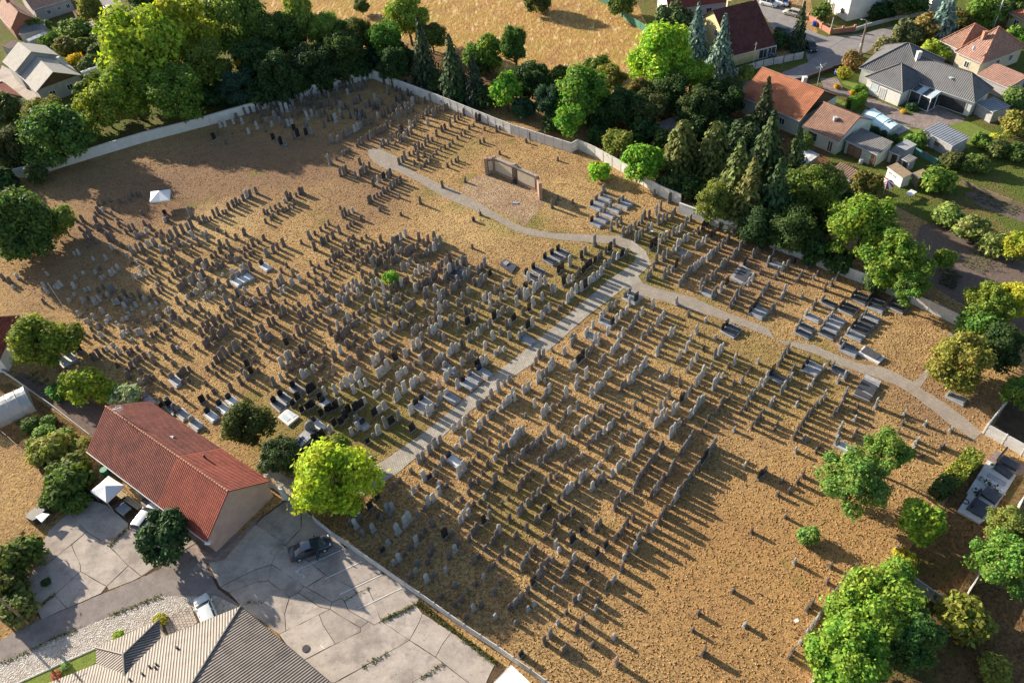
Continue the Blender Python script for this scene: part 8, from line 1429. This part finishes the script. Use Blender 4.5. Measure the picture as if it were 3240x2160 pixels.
('bush',(50.8,95.2,3.0),1.8,1.15,(0.06,0.09,0.025),'FILL'),
('bush',(55.2,97.9,2.5),1.8,1.15,DARK,'FILL'),
('bush',(52.3,80.4,2.1),1.8,1.15,(0.06,0.11,0.03),'FILL'),
('bush',(41.8,123.2,3.1),1.8,1.15,DARK,'FILL'),
('bush',(47.1,122.2,2.8),1.8,1.15,DARK,'FILL'),
('bush',(-0.0,158.4,3.7),1.8,1.15,(0.07,0.11,0.025),'FILL'),
('bush',(15.6,149.1,3.0),1.8,1.15,(0.1,0.16,0.03),'FILL'),
('bush',(23.1,151.3,3.1),1.8,1.15,(0.12,0.15,0.035),'FILL'),
('bush',(-47.8,180.2,4.5),1.8,1.15,(0.05,0.08,0.025),'FILL'),
('bush',(-34.1,174.7,4.0),1.8,1.15,(0.07,0.11,0.025),'FILL'),
('bush',(-64.2,196.3,5.4),1.8,1.15,(0.13,0.18,0.03),'FILL'),
('bush',(-62.7,164.2,4.2),1.8,1.15,(0.06,0.09,0.025),'FILL'),
('bush',(-102.5,161.0,3.7),1.8,1.15,(0.08,0.11,0.03),'FILL'),
('bush',(-85.1,164.1,3.8),1.8,1.15,(0.1,0.14,0.03),'FILL'),
('bush',(-86.7,132.8,2.5),1.8,1.15,(0.06,0.08,0.025),'FILL'),
('bush',(-92.2,130.9,3.3),1.8,1.15,DARK,'FILL'),
]
for kind,spec,zc,vs,col,label in TREES:
    if label=='FILL': TT(kind,spec,zc,vs,col,'dark undergrowth bush '+('behind the white masonry wall' if spec[0]<-18 else ('behind the white panel wall' if spec[0]<18 else ('among the conifers behind the old rendered wall' if spec[0]<48 else 'under the acacia behind the precast wall'))),name='shrub',cat='shrub',group='undergrowth bushes '+('masonry wall' if spec[0]<-18 else ('panel wall' if spec[0]<18 else ('conifers' if spec[0]<48 else 'acacia'))))
    elif label=='GARD': TT(kind,spec,zc,vs,col,'green garden bush in the overgrown garden behind the grey house',name='shrub',cat='shrub',group='overgrown garden bushes')
    elif label=='KITCH': TT(kind,spec,zc,vs,col,'leafy vegetable shrub in the kitchen garden beside the red roof',name='shrub',cat='shrub',group='kitchen garden shrubs')
    else: TT(kind,spec,zc,vs,col,label,**(SH if kind=='bush' else {}))
# clipped hedges
def hedge(label,a,b,w,h,col):
    a,b=Vector((*a,0)),Vector((*b,0)); L=(b-a).length; d=(b-a).normalized(); n_=Vector((-d.y,d.x,0)); r=random.Random(int(L*100)); v=[];f=[]
    for i in range(int(L*(w+2*h)*110)):
        u=r.random()*L; side=r.random()*(w+2*h)
        if side<h: p=n_*(-w/2)+up_*side; nn=-n_
        elif side<h+w: p=n_*(side-h-w/2)+up_*h; nn=up_.copy()
        else: p=n_*(w/2)+up_*(side-h-w); nn=n_
        bul=1+.12*math.sin(u*2.1)+.08*r.gauss(0,1); p=Vector((p.x*bul,p.y*bul,p.z*(1+.06*math.sin(u*3.3)+.04*r.gauss(0,1)))); leafquad(v,f,d*u+p,(nn+rdir(r)*.7+up_*.2).normalized(),.13*r.uniform(.6,1.3),r)
    o=add('hedge',mesh('foliage',v,f,M_NEEDLE),None,a); o.color=(*col,1); tag(o,label,'hedge')
    MB().box(0.1,L-.1,-w*.3,w*.3,0,h*.8,0,Matrix.Rotation(math.atan2(d.y,d.x),4,'Z')).build('core',plain('hedge_core',(0.03,0.045,0.015)),o)
hedge('yellow-green thuja hedge beside the family plot',(51.78,50.05),(47.70,47.16),1.7,2.0,(0.22,0.26,0.03))
hedge('thuja hedge end near the bright tree, shade painted into its green',(47.59,47.18),(45.24,45.76),1.6,1.6,(0.06,0.11,0.025))  # same hedge continued, foliage colour darkened to stand for shade
hedge('wedge shaped bright green clipped hedge on the cobbled drive',(66.99,128.93),(71.06,131.16),1.2,2.0,(0.15,0.28,0.025))
# vegetable rows
def rows(label,A,B,Cc,n,col,h=.35,step=.35,dens=6):
    A,B,Cc=Vector((*A,0)),Vector((*B,0)),Vector((*Cc,0)); r=random.Random(n*7+3); v=[];f=[]
    for k in range(n):
        a=A.lerp(Cc,(k+.5)/n); b=B+(Cc-A)*((k+.5)/n); L=(b-a).length
        for i in range(int(L/step*dens)):
            p=a.lerp(b,r.random())+Vector((r.gauss(0,.13),r.gauss(0,.13),r.random()*h)); leafquad(v,f,p,(up_+rdir(r)*.8).normalized(),.12*r.uniform(.6,1.3),r)
    o=add('vegetable_rows',mesh('plants',v,f,M_LEAF)); o.color=(*col,1); o['kind']='stuff'; o['label']=label; o['category']='plants'
rows('dark green potato patch in the vegetable plot',(61.56,79.89),(62.88,78.03),(64.21,82.87),5,(0.04,0.075,0.025),.5,.3,14)
rows('thin green bean rows in the vegetable plot',(66.18,83.30),(69.73,86.29),(68.12,80.78),4,(0.12,0.16,0.04),.4)
rows('green salad rows in the far allotment bed',(75.21,98.50),(79.36,93.09),(77.65,99.89),4,(0.06,0.12,0.05),.3)
rows('cabbage clumps at the plot edge',(68.35,81.23),(71.15,80.54),(70.11,83.17),2,(0.07,0.12,0.06),.3,.5)
rows('leafy vegetable patch by the kitchen garden fence',(-70.22,80.10),(-68.96,81.42),(-65.78,76.39),4,(0.06,0.11,0.03),.4,.3,10)
rows('green squash leaves beside the polytunnel',(-69.05,72.12),(-67.45,73.44),(-66.75,69.93),4,(0.09,0.15,0.04),.3,.3,8)
# weeds growing in the slab joints
v=[];f=[]; r=random.Random(77)
for (a,b,n) in (((-16.75,37.93),(-13.08,39.36),420),((-20.83,40.63),(-18.13,41.92),60),((-18.53,33.19),(-15.81,34.52),150),((-12.65,31.50),(-10.23,32.78),120),((-12.97,39.59),(-4.97,32.23),900),((-49.32,50.57),(-47.42,52.97),240),((-54.85,43.77),(-53.79,44.94),140),((-52.74,39.49),(-49.92,40.51),200),((-46.75,41.76),(-41.44,43.46),260),((-56.99,37.48),(-52.70,39.36),200),((-49.92,55.31),(-47.97,54.99),60),((-31.78,41.52),(-29.89,41.56),60)):
    a,b=Vector((*a,0)),Vector((*b,0))
    for i in range(n): p=a.lerp(b,r.random())+Vector((r.gauss(0,.14),r.gauss(0,.14),.06+r.random()*.12)); leafquad(v,f,p,(up_*.6+rdir(r)).normalized(),.09*r.uniform(.5,1.3),r)
o=add('weeds',mesh('weeds',v,f,M_LEAF)); o.color=(0.13,0.14,0.035,1); o['kind']='stuff'; o['label']='weeds growing in the slab joints and along the wall foot'; o['category']='weeds'

# ------------------------------------------------------------------ poles and small things
def pole(name,label,base,h,r=.13,arms=(),mat=None,cat='pole',lamp=None):
    root=MB().tube((0,0,0),(0,0,h),r,r*.7,8).build(name,mat or M_WOOD,None,(*base,0)); tag(root,label,cat)
    for (z,L,an) in arms: d=Vector((math.cos(an),math.sin(an),0)); MB().tube(-d*L/2+up_*z,d*L/2+up_*z,.05,.05,5).build('crossarm',M_METAL,root)
    if lamp:
        for an in lamp:
            d=Vector((math.cos(an),math.sin(an),0)); MB().tube(up_*h,up_*(h+.25)+d*.5,.04).tube(up_*(h+.25)+d*.5,up_*(h+.2)+d*1.0,.035).build('arm',M_METAL,root); MB().box(-.18,.18,-.1,.1,-.05,.06,0,Matrix.Translation(up_*(h+.18)+d*1.15)@Matrix.Rotation(an,4,'Z')).build('lamp_head',M_FRAME,root)
    return root
up1=pole('utility_pole','double wooden utility pole with lamp at the street corner',(77.60,150.34),6.6,.15,((6.2,1.6,.5),(5.7,1.2,.5)),lamp=(2.6,))
MB().tube((.35,0,0),(.1,0,5.8),.12,.1,8).build('second_post',M_WOOD,up1); MB().box(-.25,.1,-.25,-.05,1.3,2.1).build('meter_box',M_METAL,up1)
pole('lamp_post','slim white lamp post with two curved arms among the graves',(23.63,91.99),4.6,.07,(),M_METAL,'lamp post',lamp=(.2,2.6))
pole('metal_pole','thin pale pole standing by the low worn red roof',(-69.40,94.84),5.0,.06,(),M_METAL)
pole('utility_pole','tall far utility pole behind the hip roofed house',(106.61,153.20),8.5,.15,((7.6,2.2,2.4),(5.5,1.8,2.4)),M_PANEL)
pole('lamp_post','pale street lamp on a post at the end of the orange roof',(55.19,149.40),5.0,.08,((4.6,.6,0),),M_PANEL,'lamp post')
pole('iron_post','thin black post beside the side street',(59.75,145.11),4.6,.08,(),M_DARKMETAL)
pole('utility_pole','weathered wooden pole rising beside the concrete yard bushes',(-55.57,41.84),9.0,.15,((8.2,1.4,1.0),))
pole('utility_pole','second wooden pole below the yard bushes',(-57.33,41.54),8.0,.13)
pole('clothes_post','slim fence post beside the path',(-3.15,107.61),1.4,.05,(),M_DARKMETAL)
pole('garden_post','leaning timber post beside the terracotta wall',(75.00,159.89),3.6,.14,(),M_METAL)
pole('garden_post','tall white porch post beside the pergola',(78.15,172.25),3.4,.16,(),W_WHITE)
an=pole('tv_aerial','bare television aerial mast beside the orange-roofed house',(64.78,138.76),4.2,.05,(),M_METAL,'antenna')
for z,L,aa in ((4.2,2.4,.3),(3.9,1.8,.3),(4.1,1.2,1.6),(3.7,1.6,1.2)): d=Vector((math.cos(aa),math.sin(aa),.15)); MB().tube(up_*z-d*L/2,up_*z+d*L/2,.04,.04,5).build('element',M_METAL,an)
cb=MB(); p0=Vector((*(77.60,150.34),6.0)); p1=Vector((*(49.66,133.59),4.6))
for i in range(16):
    def cp_(s): return p0.lerp(p1,s)-up_*(4*1.2*s*(1-s))
    cb.tube(cp_(i/16),cp_((i+1)/16),.035,.035,4)
tag(cb.build('cable',M_DARKMETAL),'overhead cable sagging from the double utility pole','cable')
# pergola on the street
pg=bpy.data.objects.new('pergola',None); C.objects.link(pg); tag(pg,'pale slatted pergola over the drive beside the beige car','pergola'); a=Vector((*(73.09,175.92),2.3)); b=Vector((*(78.40,181.35),2.3)); c_=Vector((*(73.39,173.16),2.3))
for k in range(6): q=(c_-a)*(k/5); MB().tube(a+q,b+q,.05,.05,4).build('slat',M_FRAME,pg)
for p in (a,c_,b,b+(c_-a)): MB().tube(Vector((p.x,p.y,0)),p,.07,.07,6).build('post',M_FRAME,pg)
# bins, barrels, furniture
def barrel(label,base,r,h,mat,name='barrel',cat='barrel',z=0): 
    o=MB().tube((0,0,z),(0,0,z+h*.5),r*.9,r,12).tube((0,0,z+h*.5),(0,0,z+h),r,r*.9,12).build(name,mat,None,(*base,0)); tag(o,label,cat); MB().tube((0,0,z+h),(0,0,z+h+.05),r*.95,r*.95,12).build('lid',mat,o)
BLUEP=plain('blue_plastic',(0.04,0.09,0.42),(0.03,0.07,0.33),.5); GRNP=plain('green_plastic',(0.05,0.28,0.16),(0.04,0.2,0.11),.5)
barrel('blue plastic bin at the street bend by the yellow bush',(69.77,142.21),.4,1.0,BLUEP,'bin','bin'); barrel('blue tarpaulin bundle leaning on the terracotta wall',(73.21,164.64),.5,.9,BLUEP,'tarpaulin','tarpaulin')
barrel('green water barrel behind the patio tent',(-52.71,61.21),.5,.9,GRNP); barrel('grey metal milk can in front of the garage',(62.57,111.14),.35,.9,M_METAL)
barrel('brown waste bin beside the white van',(71.24,175.49),.4,1.1,M_DARKWOOD,'bin','bin'); barrel('dark blue waste bin next to the brown bin',(70.63,176.25),.4,1.1,BLUEP,'bin','bin'); barrel('red bucket in front of the garden shed',(74.15,111.70),.3,.5,plain('red_plastic',(0.5,0.05,0.04)),'bucket','bucket')
barrel('iron drain grate lid in the concrete yard near the dark roof',(-24.47,35.80),.42,.02,M_DARKMETAL,'manhole','manhole cover',.05)
def plank_table(label,A,B,Cc,z,mat,name='table',cat='table',n=4):
    A,u,v,L,W=rect3(A,B,Cc); root=bpy.data.objects.new(name,None); C.objects.link(root); tag(root,label,cat); Mx=Matrix(((u.x,v.x,0,A.x),(u.y,v.y,0,A.y),(0,0,1,0),(0,0,0,1)))
    for k in range(n): MB().box(0,L,W*k/n+.02,W*(k+1)/n-.02,z-.06,z,0,Mx).build('board',mat,root)
    for x in (.15,L-.15):
        for y in (.15,W-.15): MB().box(x-.06,x+.06,y-.06,y+.06,0,z-.06,0,Mx).build('leg',M_WOOD,root)
PLY=plain('raw_plywood',(0.52,0.40,0.25),(0.42,0.31,0.19),.9,2)
plank_table('long plywood board table under the patio tent',(-50.17,57.27),(-46.75,54.68),(-46.32,55.32),.8,PLY,n=3)
plank_table('second plywood bench board beside the building wall',(-48.80,57.95),(-46.82,56.21),(-46.39,56.66),.6,PLY,'bench','bench',2)
plank_table('dark framed grey sheet lying by the patio fence',(-49.79,55.30),(-48.54,54.26),(-47.75,55.27),.5,M_SLABG,'panel_stack','sheet',1)
plank_table('striped white and green garden table among the sheds',(65.56,100.61),(66.16,99.75),(67.44,100.84),.8,M_FRAME,n=5)
plank_table('old wooden bench beyond the striped garden table',(68.94,102.16),(69.88,100.84),(70.61,101.47),.5,M_WOOD,'bench','bench',2)
um=bpy.data.objects.new('parasol',None); C.objects.link(um); um.location=(*(62.92,102.25),0); tag(um,'red and white striped parasol tilted beside the small white hut','parasol'); MB().tube((0,0,0),(0,0,2.2),.03).build('pole',M_METAL,um)
cm=MB(); RW=[plain('red_cloth',(0.55,0.06,0.06),(0.45,0.05,0.05)),M_TENT]
for k in range(12): a0,a1=k*math.pi/6,(k+1)*math.pi/6; cm.poly([Vector((0,0,2.5)),Vector((1.2*math.cos(a0),1.2*math.sin(a0),1.9+.3*math.sin(a0))),Vector((1.2*math.cos(a1),1.2*math.sin(a1),1.9+.3*math.sin(a1)))],k%2)
cm.build('canopy',RW,um)
sk=MB().prism(ccw([(-60.24,55.08),(-60.15,55.75),(-59.07,56.47),(-58.05,56.04),(-58.73,54.75),(-59.17,54.50)]),0,1.1).build('skip',M_DARKMETAL); tag(sk,'dark open skip with white sheeting beside the dry field','skip'); MB().prism(ccw([(-58.91,54.93),(-58.22,55.38),(-57.27,55.11),(-57.87,54.03)]),1.1,1.2).build('white_sheet',M_TENT,sk)
ds=bpy.data.objects.new('satellite_dish',None); C.objects.link(ds); ds.location=(*(93.40,137.66),4.55); tag(ds,'white satellite dish on the faded terracotta roof','satellite dish'); MB().tube((0,0,-.5),(0,0,.5),.04).build('mast',M_METAL,ds); MB().tube((0,-.05,.55),(0.05,-.16,.6),.4,.42,14).build('dish',M_FRAME,ds)
bx=MB().box(-.22,.22,-.16,.16,.45,.48,0,Matrix.Translation((*(25.64,33.27),0))@Matrix.Rotation(.3,4,'Z')).tube((*(25.81,33.49),0.0),(*(25.86,33.23),.5),.02); tag(bx.build('sign_plate',M_FRAME),'small white sign plate on the leaf-strewn lawn','sign')
gt=bpy.data.objects.new('gate',None); C.objects.link(gt); tag(gt,'white cemetery gate between the pink gable and the lime tree','gate'); a,b=Vector((*(-31.13,56.66),0)),Vector((*(-27.03,52.61),0)); d=(b-a).normalized(); L=(b-a).length
for k in range(3): p=a.lerp(b,k/2); MB().box(p.x-.25,p.x+.25,p.y-.25,p.y+.25,0,2.3).build('pillar',W_WHITE,gt)
for k in range(2):
    q=a.lerp(b,.04+k*.5); 
    for j in range(9): p=q+d*(L*.45*j/8); MB().tube(Vector((p.x,p.y,.1)),Vector((p.x,p.y,1.8)),.03,.03,5).build('bar',M_FRAME,gt)
    MB().tube(q+up_*.3,q+d*(L*.45)+up_*.3,.04).tube(q+up_*1.6,q+d*(L*.45)+up_*1.6,.04).build('rail',M_FRAME,gt)
sheet('pavement',[(-33.76,61.42),(-32.75,60.29),(-28.67,57.31),(-27.47,58.63),(-25.35,60.53),(-20.19,57.39),(-20.32,53.32),(-24.53,52.31),(-27.15,52.50),(-30.31,56.56)],M_PAVE,0.024)
# ------------------------------------------------------------------ dry tufts and fallen leaves
WALK=[]
def pip(x,y,P):
    c=False; j=len(P)-1
    for i in range(len(P)):
        if (P[i][1]>y)!=(P[j][1]>y) and x<(P[j][0]-P[i][0])*(y-P[i][1])/(P[j][1]-P[i][1])+P[i][0]: c=not c
        j=i
    return c
HARD=[p for k,p in OUTLINE.items() if k.split('.')[0] in ('walkway','path','memorial_square')]
CEM=[(-93.84,131.61),(-78.12,137.44),(-24.05,159.63),(14.53,124.28),(44.47,89.78),(60.79,71.38),(54.94,53.69),(37.90,38.51),(23.99,26.21),(1.35,28.47),(-24.60,50.48),(-30.65,59.33),(-49.93,72.81),(-64.87,85.29),(-82.37,102.33)]
xs=[p[0] for p in CEM]; ys=[p[1] for p in CEM]; r=random.Random(99); v=[];f=[];mi=[]
n=0
while n<52000:
    x=r.uniform(min(xs),max(xs)); y=min(ys)+(max(ys)-min(ys))*r.random()**1.7
    if not pip(x,y,CEM): continue
    if any(min(p[0] for p in H_)<x<max(p[0] for p in H_) and pip(x,y,H_) for H_ in HARD): continue
    n+=1; lf=r.random()<.35; s=r.uniform(.05,.13); c0=Vector((x,y,.02 if lf else .05))
    if lf: leafquad(v,f,c0,(up_+rdir(r)*.5).normalized(),s*.9,r); mi.append(1)
    else: leafquad(v,f,c0,(up_*.3+rdir(r)).normalized(),s,r); mi.append(0)
o=add('dry_grass_tufts',mesh('tufts',v,f,mats=[plain('straw',(0.52,0.34,0.15),(0.34,0.2,0.085),1.0,3),plain('dead_leaf',(0.24,0.125,0.05),(0.14,0.07,0.03),1.0,3)],midx=mi)); o['kind']='stuff'; o['label']='dry straw tufts and fallen leaves on the cemetery lawn'; o['category']='grass'
